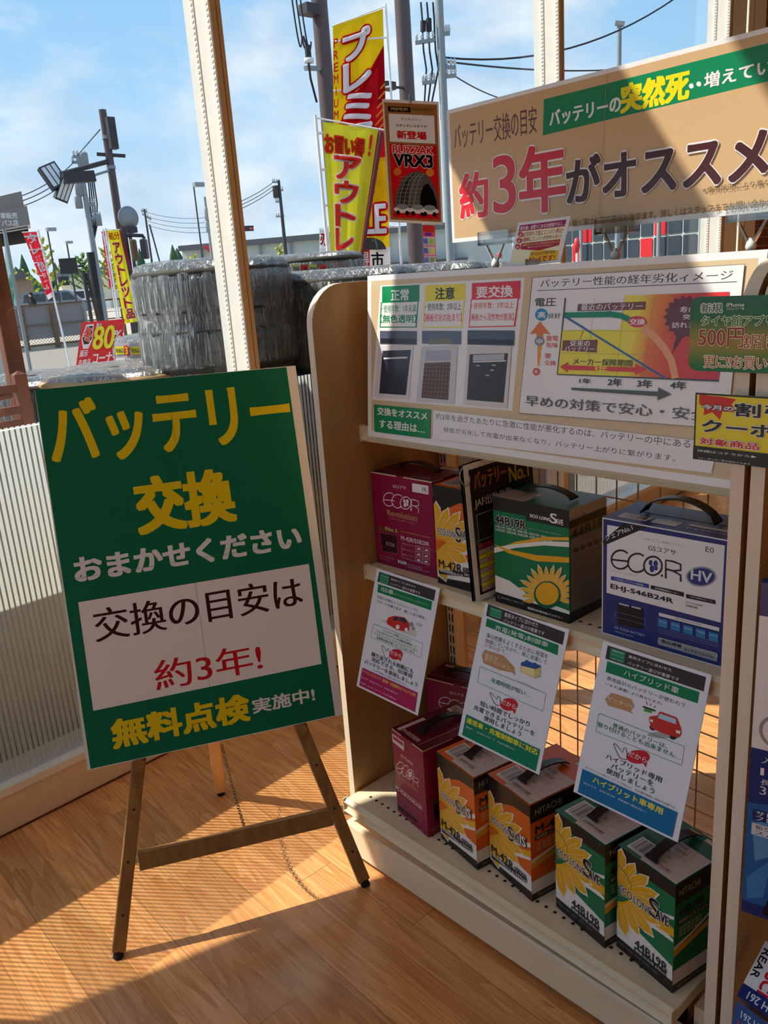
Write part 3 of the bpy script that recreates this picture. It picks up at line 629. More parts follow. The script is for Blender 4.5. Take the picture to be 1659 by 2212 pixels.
('p','#222222',824,412,824,417,823,422,819,427,813,432,806,436,799,438,790,440,783,440,775,438,770,436,765,432,763,427,763,422,765,417,769,412,774,407,781,403,789,401,797,399,805,399,812,401,818,403,822,407),
('p','#cc3428',559,380,560,358,629,334,633,312,652,305,792,305,805,317,845,357,857,389,840,416,715,425,598,422),
('p','#b4d8e8',645,318,785,316,797,346,632,348),
('p','#f0ece0',569,371,601,370,597,386,567,385),
('p','#f0ece0',805,377,843,375,845,393,809,393),
('p','#f2f2f2',484,314,599,312,594,343,480,348),
('p','#222222',483,310,601,308,601,317,483,320),
('p','#48a038',502,320,576,318,574,335,499,339),
('l','#d02030',0.0016,505,278,520,294),
('l','#d02030',0.0016,548,280,549,293),
('l','#d02030',0.0016,594,284,582,297),
('l','#1a7a55',0.0009,117,454,900,452,908,563,102,572,96,462,117,454),
('t', '#1a7a55', '普通のバッテリーは、', 248, 477, 760, 505, 1, None, 6),
('t', '#1a7a55', '取り付けることも出来ません…', 107, 507, 890, 538, 1, None, 6),
('p','#cc2030',632,591,631,603,624,615,610,627,591,639,568,650,542,658,515,664,489,667,466,666,448,663,435,656,428,646,429,635,437,622,451,610,471,597,495,587,521,579,547,573,573,570,595,571,613,575,626,582),
('p','#cc2030',574,636,619,624,616,660),
('t', '#f2f2f4', 'だから', 441, 604, 613, 636, 1, None, 6),
('l','#222222',0.0012,360,664,291,606,296,597,321,603,388,631,392,603,410,597,428,624,438,662,390,671,360,664),
('t', '#161616', 'ハイブリッド専用', 244, 675, 772, 711, 1, None, 6),
('t', '#161616', 'バッテリーを', 309, 718, 708, 754, 1, None, 6),
('t', '#161616', '使用しましょう', 273, 759, 730, 794, 1, None, 6),
('t', '#666666', '※ハイブリッド車のバッテリー交換には、低圧電気取扱い資格が必要です。', 68, 808, 938, 822, 0, None, 6),
('p','#0a70a6',47,834,954,834,951,986,46,987),
('t', '#f0e63a', 'ハイブリット車専用', 167, 847, 833, 887, 2, None, 6),
('t', '#f2f2f4', 'GSユアサ\u3000ECO-R HV\u3000¥30,800 (税込み)～', 82, 906, 696, 922, 0, None, 6),
]),
'redlong':(0.198,0.234,[
('p','#d8c8a0',0,0,435,0,436,14,2,12),
('p','#d8c8a0',547,-1,1000,0,1001,15,548,12),
('t', '#efe6e8', 'GSユアサ', 364, 96, 582, 131, 1, None, 6),
('p','#f2f2f4',689,49,946,48,939,137,684,138),
('t', '#666666', 'FR', 846, 72, 917, 121, 1, None, 6),
('l','#f0e8ea',0.0022,371,210,353,199,329,193,303,193,276,198,249,208,226,222,208,239,195,259,190,279,192,298,201,314,217,327,238,336,262,339,289,337,316,330,341,318,362,302),
('l','#f0e8ea',0.0022,190,279,384,270),
('l','#f0e8ea',0.0022,509,207,489,198,466,194,440,195,414,200,389,211,368,225,350,242,339,261,333,280,335,298,343,314,358,327,377,336,400,340,426,339,452,333,476,323,498,309),
('l','#f0e8ea',0.0022,654,258,649,275,638,292,623,307,603,320,581,329,558,334,535,335,514,332,497,324,484,312,477,297,476,281,481,264,491,247,507,231,526,218,549,209,572,204,595,203,616,207,633,215,646,227,653,241,654,258),
('p','#f0e8ea',564,247,563,252,560,257,557,261,553,265,548,268,543,269,538,269,534,268,530,265,528,261,526,257,526,252,528,247,530,242,533,237,538,234,542,231,547,230,552,230,556,231,560,234,562,237,564,242),
('p','#f0e8ea',615,247,614,253,611,259,607,264,602,268,597,271,591,272,585,272,580,271,576,268,573,263,572,258,572,252,573,246,576,241,580,235,585,231,590,228,596,227,601,227,607,228,611,231,614,236,615,241),
('p','#f0e8ea',578,287,576,294,573,300,569,305,563,310,557,313,551,315,545,315,540,313,535,310,532,305,530,299,530,293,532,287,535,280,539,275,544,270,550,267,557,265,563,265,568,267,573,270,576,275,577,281),
('p','#f0e8ea',610,280,609,284,607,288,604,292,601,295,597,297,593,298,589,298,585,297,582,295,580,292,579,288,579,284,580,279,582,275,585,272,588,268,592,266,596,265,600,265,604,266,607,269,609,272,610,275),
('p','#f0e8ea',656,325,655,327,654,329,652,331,649,333,647,334,644,335,641,335,638,334,636,333,634,332,633,330,633,328,634,326,635,323,637,321,640,320,642,319,645,318,648,318,651,318,653,319,655,321,656,323),
('l','#f0e8ea',0.0022,652,343,666,218,723,218,778,230,774,270,715,283,659,278),
('l','#f0e8ea',0.0022,715,283,770,304,765,347),
('t', '#c8a468', 'Revolution', 245, 377, 735, 432, 1, None, 6),
('t', '#d8c0b0', 'エコ.アール レボリューション', 279, 457, 701, 477, 0, None, 6),
('l','#c8a468',0.0007,245,436,735,438),
('p','#6a4a20',59,585,378,574,425,586,398,613,55,636),
('t', '#e8d8a0', 'No.1', 195, 569, 380, 609, 1, None, 6),
('p','#3a0a18',83,651,383,639,375,844,109,855),
('l','#b08090',0.0009,83,651,383,639,375,844,109,855,83,651),
('t', '#d8c8cc', 'ECO.R', 188, 736, 329, 773, 0, None, 6),
('l','#c8a468',0.0012,454,582,919,582),
('t', '#f0e8ea', 'M-42R/55B20R', 452, 630, 910, 675, 1, None, 6),
('t', '#e0d0d4', '進化したバッテリー', 466, 702, 664, 721, 0, None, 6),
('l','#f0e8ea',0.0008,687,703,796,700,793,746,684,749,687,703),
('p','#f0e8ea',708,724,757,714,769,734,712,738),
('l','#f0e8ea',0.0008,811,698,919,695,916,741,807,744,811,698),
('p','#f0e8ea',832,719,880,710,891,729,835,733),
('t', '#e0d0d4', '進化したバッテリー', 460, 762, 657, 780, 0, None, 6),
('l','#f0e8ea',0.0008,680,765,789,762,786,808,677,811,680,765),
('p','#f0e8ea',701,786,749,776,761,796,704,799),
('l','#f0e8ea',0.0008,803,760,911,757,908,803,800,806,803,760),
('p','#f0e8ea',824,781,872,772,884,791,827,795),
('t', '#e0d0d4', '進化したバッテリー', 453, 821, 650, 839, 0, None, 6),
('l','#f0e8ea',0.0008,673,827,781,824,778,869,670,872,673,827),
('p','#f0e8ea',694,848,742,838,754,858,697,861),
('l','#f0e8ea',0.0008,796,822,903,819,900,864,792,867,796,822),
('p','#f0e8ea',816,843,864,833,876,853,819,856),
('l','#f0e8ea',0.0006,452,746,448,869,901,873),
('t', '#c8a468', 'GS YUASA BATTERY', 57, 903, 324, 918, 0, None, 6),
('t', '#c8a468', 'MADE IN JAPAN', 59, 934, 226, 950, 0, None, 6),
('t', '#efe6e8', '製品補償', 373, 905, 519, 939, 2, None, 6),
('t', '#d8c8cc', '36ヶ月または6万km', 537, 917, 777, 935, 0, None, 6),
('t', '#d8c8cc', 'ご購入後の製品補償規定によります', 534, 944, 890, 958, 0, None, 6),
]),
'rednarrow':(0.129,0.234,[
('p','#d8c8a0',0,0,308,0,309,15,1,13),
('p','#d8c8a0',658,0,1000,0,1001,14,659,14),
('p','#e8dcd8',-8,64,391,63,382,169,-9,158),
('p','#a82848',29,80,361,80,360,121,27,122),
('t', '#f0dce0', 'GS YUASA', 245, 232, 652, 267, 1, None, 6),
('t', '#e0c0c8', 'プレミアムバッテリー', 162, 325, 738, 349, 0, None, 6),
('l','#f2e4e6',0.0018,322,335,299,330,269,331,235,338,198,350,162,368,129,388,102,411,82,433,72,455,71,473,80,486,99,495,126,497,158,493,194,484,231,469,265,450,296,428),
('l','#f2e4e6',0.0018,72,455,329,390),
('l','#f2e4e6',0.0018,490,321,466,317,436,320,403,328,368,341,334,358,303,378,278,400,259,421,250,441,249,459,257,472,274,481,299,484,329,481,363,473,398,460,431,443,462,423),
('l','#f2e4e6',0.0018,648,363,640,380,624,398,601,417,574,434,543,449,512,461,481,469,454,472,431,470,415,463,407,452,408,437,416,420,433,402,455,383,483,365,514,350,545,339,576,331,603,328,625,330,640,337,648,348,648,363),
('p','#f2e4e6',530,380,527,385,524,390,519,395,513,400,506,403,499,406,493,408,487,408,483,406,480,404,479,400,479,396,481,391,485,385,490,380,496,376,503,372,509,369,516,368,521,368,526,369,529,372,530,375),
('p','#f2e4e6',598,364,595,370,591,376,585,382,578,387,571,392,563,395,555,396,549,396,544,395,540,392,539,388,539,382,542,377,546,371,552,365,559,359,567,355,574,352,582,350,588,350,593,352,597,355,598,359),
('p','#f2e4e6',543,412,541,418,536,425,529,431,522,437,513,442,505,445,497,447,490,447,484,446,480,442,479,438,479,432,482,426,487,419,493,413,501,407,509,402,518,399,526,397,533,397,538,398,542,402,544,406),
('p','#f2e4e6',587,396,585,400,582,404,578,408,573,412,568,415,562,417,557,419,552,419,548,418,546,415,545,412,545,409,547,404,550,400,554,396,559,392,565,389,570,387,576,386,580,386,584,387,586,389,587,392),
('p','#f2e4e6',644,423,642,425,640,427,637,430,634,432,630,434,626,436,622,436,618,437,616,437,614,436,613,434,613,432,614,430,616,428,619,425,622,423,626,421,630,420,634,419,638,418,641,419,643,419,644,421),
('l','#f2e4e6',0.0018,621,500,650,392,727,381,801,379,791,418,711,438,636,443),
('l','#f2e4e6',0.0018,711,438,783,447,773,484),
('t', '#c88a70', 'Revolution', 133, 501, 773, 546, 1, None, 6),
('l','#c8a468',0.0012,-14,683,873,657),
('t', '#f2e4e6', 'M-42R/55B20R', 7, 676, 871, 727, 1, None, 6),
('l','#d898a8',0.0006,26,780,855,761),
('l','#d898a8',0.0006,19,804,848,786),
('l','#d898a8',0.0006,12,828,841,812),
('l','#d898a8',0.0006,5,853,835,837),
('l','#d898a8',0.0006,-1,877,828,862),
('l','#d898a8',0.0006,-8,901,821,888),
('p','#2a1218',41,910,233,904,234,954,37,959),
('p','#2a1218',283,904,663,891,661,936,281,950),
('l','#c8a468',0.0012,9,1022,835,982),
]),
'orangenarrow':(0.13,0.233,[
('p','#e2691a',-9,-26,1025,-16,1008,1019,-21,1026),
('p','#22211f',-17,-23,1026,-31,1019,117,605,137,-4,294),
('p','#f4f2ee',7,658,307,539,720,444,1007,380,1005,425,582,546,228,642),
('p','#f0b526',228,650,681,544,1003,463,1006,521,644,629,225,692),
('p','#f4f2ee',335,647,644,616,1006,529,1005,559,575,666),
('p','#f4f2ee',-21,776,222,734,656,709,1006,731,1003,930,-4,952),
('p','#22211f',-14,939,1005,899,1008,1019,-21,1026),
('p','#f6f0e0',-1,554,169,322,158,219,59,155,-64,242,-110,353),
('p','#f0b526',-2,563,154,330,147,237,47,177,-58,258,-96,359),
('l','#f6f0e0',0.0006,12,467,60,251),
('p','#f6f0e0',28,557,313,363,374,266,347,193,200,255,91,351),
('p','#f0b526',21,565,296,369,355,281,323,212,193,271,97,358),
('l','#f6f0e0',0.0006,99,476,282,281),
('p','#f6f0e0',58,557,465,391,594,294,628,209,453,251,283,337),
('p','#f0b526',45,565,445,394,566,307,593,225,435,266,282,346),
('l','#f6f0e0',0.0006,187,479,503,294),
('p','#f6f0e0',80,565,550,455,731,374,822,290,646,303,441,366),
('p','#f0b526',62,571,531,456,698,383,781,300,620,317,433,375),
('l','#f6f0e0',0.0006,249,502,655,359),
('p','#f6f0e0',79,580,501,548,691,498,816,431,676,417,482,445),
('p','#f0b526',61,583,487,546,661,501,779,435,647,426,469,453),
('l','#f6f0e0',0.0006,247,546,645,471),
('p','#f6f0e0',82,594,478,637,686,615,849,561,737,519,544,515),
('p','#f0b526',64,594,467,631,657,613,813,559,704,524,527,521),
('l','#f6f0e0',0.0006,257,586,667,575),
('p','#f6f0e0',70,609,368,730,563,744,744,713,680,646,521,606),
('p','#f0b526',55,607,364,722,540,736,715,704,649,645,501,610),
('l','#f6f0e0',0.0006,223,633,577,696),
('p','#f6f0e0',40,621,174,788,310,835,469,834,468,756,375,690),
('p','#f0b526',31,617,176,779,298,823,453,820,444,750,358,691),
('l','#f6f0e0',0.0006,135,668,355,788),
('p','#f6f0e0',14,634,-13,856,67,939,209,971,275,875,249,779),
('p','#f0b526',9,627,-3,846,67,922,208,950,259,864,233,777),
('l','#f6f0e0',0.0006,56,707,147,893),
('p','#e07020',-56,583,163,539,270,553,83,636,-64,694),
('t', '#161616', 'ECO.LONG', 76, 421, 528, 491, 1, '#f4f2ee', 5),
('t', '#161616', 'S', 490, 374, 610, 524, 2, '#f4f2ee', 5),
('t', '#161616', 'AVE', 589, 401, 728, 481, 3, '#f4f2ee', 5),
('p','#161616',749,375,921,362,916,462,744,477),
('t', '#f4f2ee', 'IS', 774, 363, 899, 463, 3, None, 6),
('t', '#161616', 'M-42R', 53, 745, 595, 830, 1, None, 6),
('t', '#333333', '60B20R', 618, 761, 904, 811, 2, None, 6),
('p','#2a2a2a',52,853,903,796,901,843,49,899),
('t', '#f4f2ee', '補償期間36カ月', 74, 838, 615, 871, 1, None, 6),
('t', '#f4f2ee', '24カ月', 649, 814, 892, 847, 1, None, 6),
('l','#888888',0.0005,70,912,355,887,352,929,67,958,70,912),
]),
'greennarrow':(0.13,0.233,[
('p','#04784f',-20,-5,1015,-12,1025,1009,-23,1026),
('p','#22211f',-20,-5,1015,-18,998,111,531,120,37,111,-5,89),
('p','#f4f2ee',135,174,481,306,772,326,994,282,993,309,725,379,431,379),
('p','#f4f2ee',-29,626,115,661,429,567,703,528,992,519,991,493,726,451,430,472),
('p','#f0b526',380,453,652,377,845,373,992,393,995,471,775,489,480,504,379,494),
('p','#f4f2ee',-33,690,221,657,990,747,996,907,-9,916),
('p','#22211f',-8,894,995,886,1013,1015,-24,1033),
('p','#f6f0e0',26,385,167,166,155,67,71,2,-31,79,-68,182),
('p','#f0b526',25,394,155,174,146,83,61,22,-26,94,-56,188),
('l','#f6f0e0',0.0006,36,300,73,93),
('p','#f6f0e0',51,390,295,215,346,123,320,51,195,103,104,190),
('p','#f0b526',45,397,280,220,329,136,300,68,190,118,109,198),
('l','#f6f0e0',0.0006,111,314,267,133),
('p','#f6f0e0',77,392,430,252,543,164,570,82,418,113,271,188),
('p','#f0b526',66,400,413,255,518,175,540,95,402,127,270,197),
('l','#f6f0e0',0.0006,188,323,462,159),
('p','#f6f0e0',96,402,508,325,670,255,751,175,592,178,411,227),
('p','#f0b526',81,407,491,324,640,261,714,183,569,190,404,236),
('l','#f6f0e0',0.0006,243,351,601,234),
('p','#f6f0e0',95,417,465,418,637,381,750,321,622,297,448,311),
('p','#f0b526',80,419,452,414,609,382,716,323,596,304,437,318),
('l','#f6f0e0',0.0006,241,396,594,350),
('p','#f6f0e0',97,432,442,510,631,505,782,463,678,409,504,388),
('p','#f0b526',82,431,433,503,604,500,748,457,648,411,488,394),
('l','#f6f0e0',0.0006,249,438,614,462),
('p','#f6f0e0',86,447,339,599,514,633,682,618,623,540,480,483),
('p','#f0b526',73,443,336,590,493,622,654,605,595,536,462,485),
('l','#f6f0e0',0.0006,216,484,528,583),
('p','#f6f0e0',60,457,163,642,279,706,422,723,424,638,345,559),
('p','#f0b526',52,451,165,633,269,692,408,706,403,629,329,558),
('l','#f6f0e0',0.0006,137,514,322,661),
('p','#f6f0e0',36,467,-7,695,54,792,176,843,242,747,226,641),
('p','#f0b526',33,459,3,685,56,774,176,820,229,733,212,637),
('l','#f6f0e0',0.0006,65,546,128,751),
('p','#04784f',-22,493,150,442,253,426,122,501,-17,552),
('l','#04784f',0.0012,8,185,159,216,258,280,261,330),
('t', '#161616', 'ECO.LONG', 53, 358, 623, 433, 1, '#f4f2ee', 5),
('t', '#161616', 'S', 584, 252, 754, 422, 2, '#f4f2ee', 5),
('t', '#161616', 'AVE', 700, 321, 911, 406, 3, '#f4f2ee', 5),
('t', '#161616', '44B19R', 348, 760, 918, 840, 1, None, 6),
('p','#2a2a2a',342,844,895,835,896,887,341,905),
('t', '#f4f2ee', '補償 36カ月 6万km', 360, 853, 884, 879, 1, None, 6),
('l','#888888',0.0005,27,834,300,820,299,870,25,883,27,834),
('t', '#aaaaaa', '取扱注意事項を', 37, 924, 158, 935, 0, None, 6),
('t', '#aaaaaa', '取扱注意事項を', 194, 922, 314, 932, 0, None, 6),
('t', '#aaaaaa', '取扱注意事項を', 348, 919, 466, 929, 0, None, 6),
('t', '#aaaaaa', '取扱注意事項を', 500, 916, 617, 926, 0, None, 6),
('t', '#aaaaaa', '取扱注意事項を', 650, 913, 764, 923, 0, None, 6),
]),
'greenlong':(0.187,0.233,[
('p','#04784f',-10,-6,1009,-8,1009,1005,-11,1009),
('p','#22211f',-10,-6,1009,-8,1010,155,460,159,432,121,-10,125),
('t', '#f4f2ee', 'ECO LONG', 509, 95, 771, 122, 3, None, 6),
('t', '#f4f2ee', 'S', 767, 50, 849, 134, 2, None, 6),
('t', '#f4f2ee', 'AVE', 836, 89, 926, 135, 2, None, 6),
('t', '#161616', '44B19R', 25, 169, 448, 244, 3, '#f4f2ee', 4),
('t', '#e8f0ea', '34B19R 38B19R 40B19R 42B19R 44B19R', 27, 260, 780, 282, 1, None, 6),
('t', '#e8f0ea', '36B20R 38B20R 40B20R 42B20R 44B20R', 26, 289, 791, 312, 1, None, 6),
('t', '#cfe0d8', 'このバッテリーは下記の品番と交換できます', 477, 218, 897, 230, 0, None, 6),
('p','#f0b526',-16,511,299,378,684,273,1014,226,1013,253,684,301,297,435),
('p','#f4f2ee',-15,482,298,399,683,310,1013,266,1012,311,683,349,297,435,-17,537),
('p','#f0b526',-18,446,198,464,586,453,1011,401,1010,448,585,509,197,499),
('p','#f4f2ee',-13,744,209,761,481,855,1002,884,1001,938,-8,929),
('p','#22211f',-7,907,1011,916,1009,1012,-11,1009),
('p','#f6f0e0',683,808,478,872,387,918,330,965,406,953,501,916),
('p','#f0b526',690,804,487,871,403,912,350,959,420,945,507,910),
('l','#f6f0e0',0.0006,608,841,417,922),
('p','#f6f0e0',685,800,499,821,412,846,350,880,415,882,503,866),
('p','#f0b526',692,798,507,822,426,844,368,878,429,878,510,862),
('l','#f6f0e0',0.0006,614,817,434,855),
('p','#f6f0e0',682,793,496,775,401,783,328,806,390,824,482,826),
('p','#f0b526',690,792,502,777,416,784,347,809,405,822,490,823),
('l','#f6f0e0',0.0006,608,796,419,798),
('p','#f6f0e0',685,785,519,726,429,715,353,723,403,755,488,777),
('p','#f0b526',692,786,524,730,442,719,370,730,419,757,496,775),
('l','#f6f0e0',0.0006,615,772,440,734),
('p','#f6f0e0',694,779,580,693,511,666,448,660,477,699,538,734),
('p','#f0b526',699,781,583,698,520,672,459,669,489,703,545,735),
('l','#f6f0e0',0.0006,641,754,513,686),
('p','#f6f0e0',699,771,623,651,567,606,509,585,522,635,566,687),
('p','#f0b526',703,775,624,657,574,615,516,598,532,642,573,689),
('l','#f6f0e0',0.0006,659,732,562,628),
('p','#f6f0e0',708,766,682,622,648,562,602,529,596,583,617,648),
('p','#f0b526',711,771,681,628,650,573,604,543,602,593,623,652),
('l','#f6f0e0',0.0006,685,715,634,585),
('p','#f6f0e0',719,766,744,627,736,566,710,527,687,576,683,640),
('p','#f0b526',719,771,741,633,734,577,707,540,689,586,687,644),
('l','#f6f0e0',0.0006,717,714,717,585),
('p','#f6f0e0',729,762,806,615,821,546,811,497,771,546,743,615),
('p','#f0b526',727,768,801,621,816,557,804,511,769,557,745,620),
('l','#f6f0e0',0.0006,747,705,797,562),
('p','#f6f0e0',739,763,864,623,903,553,912,499,857,542,806,609),
('p','#f0b526',735,768,858,628,894,564,900,513,852,554,805,615),
('l','#f6f0e0',0.0006,776,705,875,565),
('p','#f6f0e0',744,768,890,662,944,605,968,557,910,586,848,639),
('p','#f0b526',739,773,883,665,933,613,954,567,902,596,845,644),
('l','#f6f0e0',0.0006,793,722,917,611),
('p','#f6f0e0',752,771,934,686,1007,635,1049,587,982,607,901,651),
('p','#f0b526',746,775,926,688,994,642,1031,595,970,616,897,656),
('l','#f6f0e0',0.0006,817,731,979,635),
('p','#f6f0e0',757,777,956,725,1042,687,1098,645,1029,652,939,681),
('p','#f0b526',750,780,948,726,1028,691,1079,650,1015,659,933,686),
('l','#f6f0e0',0.0006,832,748,1017,681),
('p','#f6f0e0',755,785,932,774,1014,755,1073,726,1015,719,932,730),
('p','#f0b526',748,786,925,773,1001,756,1056,727,1001,723,926,734),
('l','#f6f0e0',0.0006,824,772,995,745),
('p','#f6f0e0',756,792,931,820,1018,817,1085,798,1032,778,948,771),
('p','#f0b526',749,792,925,818,1005,815,1069,795,1018,779,941,773),
('l','#f6f0e0',0.0006,828,793,1004,801),
('p','#04684a',899,759,893,793,875,827,846,858,810,885,767,906,721,919,674,923,631,918,594,905,566,883,549,855,543,823,550,788,569,754,599,722,636,695,680,675,726,663,772,659,814,665,850,679,877,700,894,727),
('p','#f0b526',868,755,863,783,848,811,824,837,793,859,756,876,718,887,679,891,642,887,611,876,588,858,573,835,568,809,574,780,590,752,615,725,647,703,683,686,722,676,761,673,796,677,827,689,850,706,864,729),
('p','#22211f',-8,921,1010,923,1009,1012,-11,1014),
('t', '#f4f2ee', '環境対応車対応バッテリー', 455, 956, 919, 979, 2, None, 6),
('t', '#bbbbbb', '取扱説明書をよくお読みください', 84, 934, 411, 953, 0, None, 6),
('l','#cccccc',0.0006,32,958,53,929,73,955,32,958),
]),
'greeninfo':(0.125,0.233,[
('p','#c9c2b6',0,-6,1032,-6,1032,91,6,91),
('t', '#555555', '取扱注意', 48, 67, 444, 107, 0, None, 6),
('p','#22211f',5,97,1032,98,1032,163,2,155),
('p','#8a7a4a',18,157,1032,163,1032,222,20,216),
('t', '#161616', '44B19R', 53, 175, 1114, 265, 3, None, 6),
('p','#8d8a86',29,250,1033,261,1034,926,27,897),
('p','#3a3a3a',242,373,239,378,232,383,220,386,204,388,186,389,166,387,147,384,129,380,114,375,102,369,95,362,93,356,96,351,103,346,115,343,131,341,149,341,168,342,188,345,206,349,221,355,233,361,240,367),
('p','#3a3a3a',425,376,422,382,415,386,403,390,387,392,369,392,349,390,330,387,312,383,296,378,285,372,277,365,275,359,278,354,285,349,298,346,313,344,331,344,351,345,370,348,388,352,404,358,415,364,423,370),
('p','#3a3a3a',609,379,606,385,598,390,586,393,571,395,552,395,533,394,513,391,495,386,480,381,468,375,460,369,458,362,461,357,468,352,480,349,496,347,514,347,534,348,553,351,572,356,587,361,599,367,606,373),
('p','#3a3a3a',793,383,791,388,783,393,771,396,755,398,737,398,717,397,697,394,679,390,663,384,652,378,644,372,642,366,644,360,652,355,664,352,680,350,698,350,718,351,737,354,755,359,771,364,783,370,791,376),
('p','#3a3a3a',978,386,976,391,968,396,956,399,940,401,922,401,902,400,882,397,864,393,848,387,836,381,828,375,826,369,829,363,836,359,848,355,864,353,882,353,902,355,922,358,940,362,956,367,968,373,976,380),
('l','#5a5854',0.0008,95,417,978,442),
('l','#5a5854',0.0008,94,442,978,467),
('l','#5a5854',0.0008,93,467,978,492),
('l','#5a5854',0.0008,91,493,978,517),
('l','#5a5854',0.0008,90,518,978,542),
('l','#5a5854',0.0008,89,544,978,568),
('l','#5a5854',0.0008,88,570,978,593),
('l','#5a5854',0.0008,86,596,978,618),
('l','#5a5854',0.0008,85,621,978,644),
('l','#5a5854',0.0008,84,647,978,669),
('l','#5a5854',0.0008,82,673,978,695),
('l','#5a5854',0.0008,81,699,978,720),
('l','#5a5854',0.0008,80,726,978,746),
('l','#5a5854',0.0008,79,752,978,772),
('l','#5a5854',0.0008,77,778,978,798),
('l','#5a5854',0.0008,76,804,978,824),
('l','#5a5854',0.0008,75,831,978,850),
('l','#5a5854',0.0008,73,857,978,876),
('p','#22211f',5,908,1034,933,1034,1011,11,1008),
]),
'hv':(0.238,0.232,[
('r','#e8e8ec',0,0,1000,1000),
('r','#25337a',9,10,991,990),
('p','#f0f1f4',44,54,967,45,964,641,41,633),
('p','#1d1d20',4,198,188,13,380,14,12,236),
('q', '#f0f0f0', 'シェアNo.1', 23, 150, 249, 16, 264, 54, 35, 192, 1),
('t', '#444444', 'トヨタ系ハイブリッド車専用カーバッテリー', 334, 102, 674, 116, 0, None, 6),
('t', '#333333', 'GSユアサ', 391, 153, 612, 195, 1, None, 6),
('t', '#444444', 'E0', 831, 78, 893, 119, 0, None, 6),
('l','#26262a',0.0036,222,258,207,248,187,242,166,243,145,249,125,260,107,276,94,295,85,317,83,338,86,359,95,376,109,390,126,398,147,401,168,398,190,389,209,375,224,357),
('l','#26262a',0.0036,83,338,238,321),
('l','#26262a',0.0036,357,252,341,244,322,240,302,242,283,249,264,260,248,276,236,294,229,315,226,335,229,355,237,372,250,385,267,394,285,397,306,395,326,388,344,376,359,360),
('l','#26262a',0.0036,505,299,504,319,497,339,486,357,471,372,454,384,435,391,416,393,398,389,382,381,370,368,362,351,360,332,362,311,369,291,380,273,395,258,412,247,431,240,450,238,468,242,483,251,495,264,502,280,505,299),
('p','#2b3a86',429,289,429,295,428,301,425,306,422,311,419,314,415,316,411,316,407,314,404,311,401,307,399,302,399,296,399,290,401,284,403,279,406,275,410,272,414,270,418,270,421,272,425,274,427,279,429,284),
('p','#2b3a86',472,288,472,295,470,301,467,307,464,312,460,316,455,318,450,318,446,316,442,313,439,308,437,302,437,295,437,288,439,282,441,276,445,271,449,267,454,265,458,265,463,267,466,270,469,275,471,281),
('p','#2b3a86',446,335,445,343,444,350,441,357,437,362,432,366,427,368,422,369,417,367,413,363,410,358,408,351,407,344,407,336,409,329,412,322,416,317,421,313,426,311,431,311,435,312,440,316,443,321,445,328),
('p','#2b3a86',472,326,471,330,470,335,468,340,466,343,463,346,460,347,456,347,453,346,450,344,448,340,447,336,446,331,447,326,448,321,450,317,452,313,455,311,459,310,462,309,465,311,468,313,470,316,471,321),
('p','#26262a',516,376,515,379,515,381,513,384,511,386,509,387,507,388,504,388,502,388,500,387,498,385,497,383,497,380,497,378,498,375,499,373,501,371,504,369,506,368,508,368,511,369,513,370,514,371,515,374),
('l','#26262a',0.0036,538,394,534,247,592,245,650,256,652,302,595,320,536,317),
('l','#26262a',0.0036,595,320,653,342,655,392),
('p','#9aa0ac',918,291,915,312,905,334,888,354,866,372,840,386,811,396,782,400,754,399,730,392,711,380,699,364,694,344,697,322,708,301,725,280,748,262,775,248,804,239,833,235,860,237,883,244,901,256,913,272),
('p','#2b3a86',905,294,903,312,894,330,879,348,859,363,836,376,810,384,785,388,760,387,739,382,722,371,712,357,707,341,710,322,720,304,735,286,755,271,779,259,804,251,830,247,854,248,874,254,890,264,901,278),
('t', '#e4e8f0', 'HV', 733, 274, 886, 354, 2, None, 6),
('t', '#555555', 'エコ・アール\u3000ハイブリッド', 80, 422, 293, 434, 0, None, 6),
('p','#2f46a0',81,478,404,472,405,507,81,510),
('t', '#f0f0f0', 'トヨタ系ハイブリッド車対応', 114, 483, 360, 501, 1, None, 6),
('p','#1d1d20',419,476,682,471,684,507,420,507),
('t', '#f0f0f0', '新車搭載採用メーカー', 456, 484, 644, 499, 1, None, 6),
('p','#1d1d20',700,480,920,475,922,506,702,512),
('t', '#f0f0f0', 'VRLA(制御弁式タイプ)', 732, 487, 896, 498, 1, None, 6),
('t', '#1d1d20', 'EHJ-S46B24R', 79, 543, 601, 593, 2, None, 6),
('t', '#444444', '[交換可能機種]', 700, 538, 827, 551, 0, None, 6),
('t', '#444444', 'S46B24R', 701, 561, 793, 579, 0, None, 6),
('p','#15151a',141,699,361,692,363,862,146,880),
('p','#c8ccd8',155,690,242,689,240,702,155,703),
('p','#c8ccd8',263,689,343,686,340,701,264,701),
('l','#9098b8',0.0006,122,775,377,774,378,820,123,819,122,775),
('t', '#d8dcec', 'GS YUASA BATTERY', 118, 903, 380, 924, 0, None, 6),
('t', '#d8dcec', 'MADE IN JAPAN', 119, 943, 284, 957, 0, None, 6),
('p','#e8e8ec',492,685,957,681,958,711,493,713),
('t', '#333333', '適合車種(2016年3月現在)', 624, 691, 822, 703, 1, None, 6),
('p','#2a86c4',487,731,563,729,565,798,489,801),
('t', '#f0f4f8', 'プリウス', 494, 748, 558, 762, 1, None, 6),
('p','#2a86c4',589,731,663,730,666,798,592,801),
('t', '#f0f4f8', 'プリウス', 596, 748, 659, 762, 1, None, 6),
('p','#2a86c4',689,732,762,730,765,798,692,800),
('t', '#f0f4f8', 'プリウス', 696, 749, 757, 763, 1, None, 6),
('p','#2a86c4',787,732,858,731,861,798,790,800),
('t', '#f0f4f8', 'プリウスα', 794, 749, 854, 763, 1, None, 6),
('p','#2a86c4',883,733,953,731,956,798,886,800),
('t', '#f0f4f8', 'レクサス', 889, 750, 949, 763, 1, None, 6),
('l','#8890b8',0.0007,490,816,960,800),
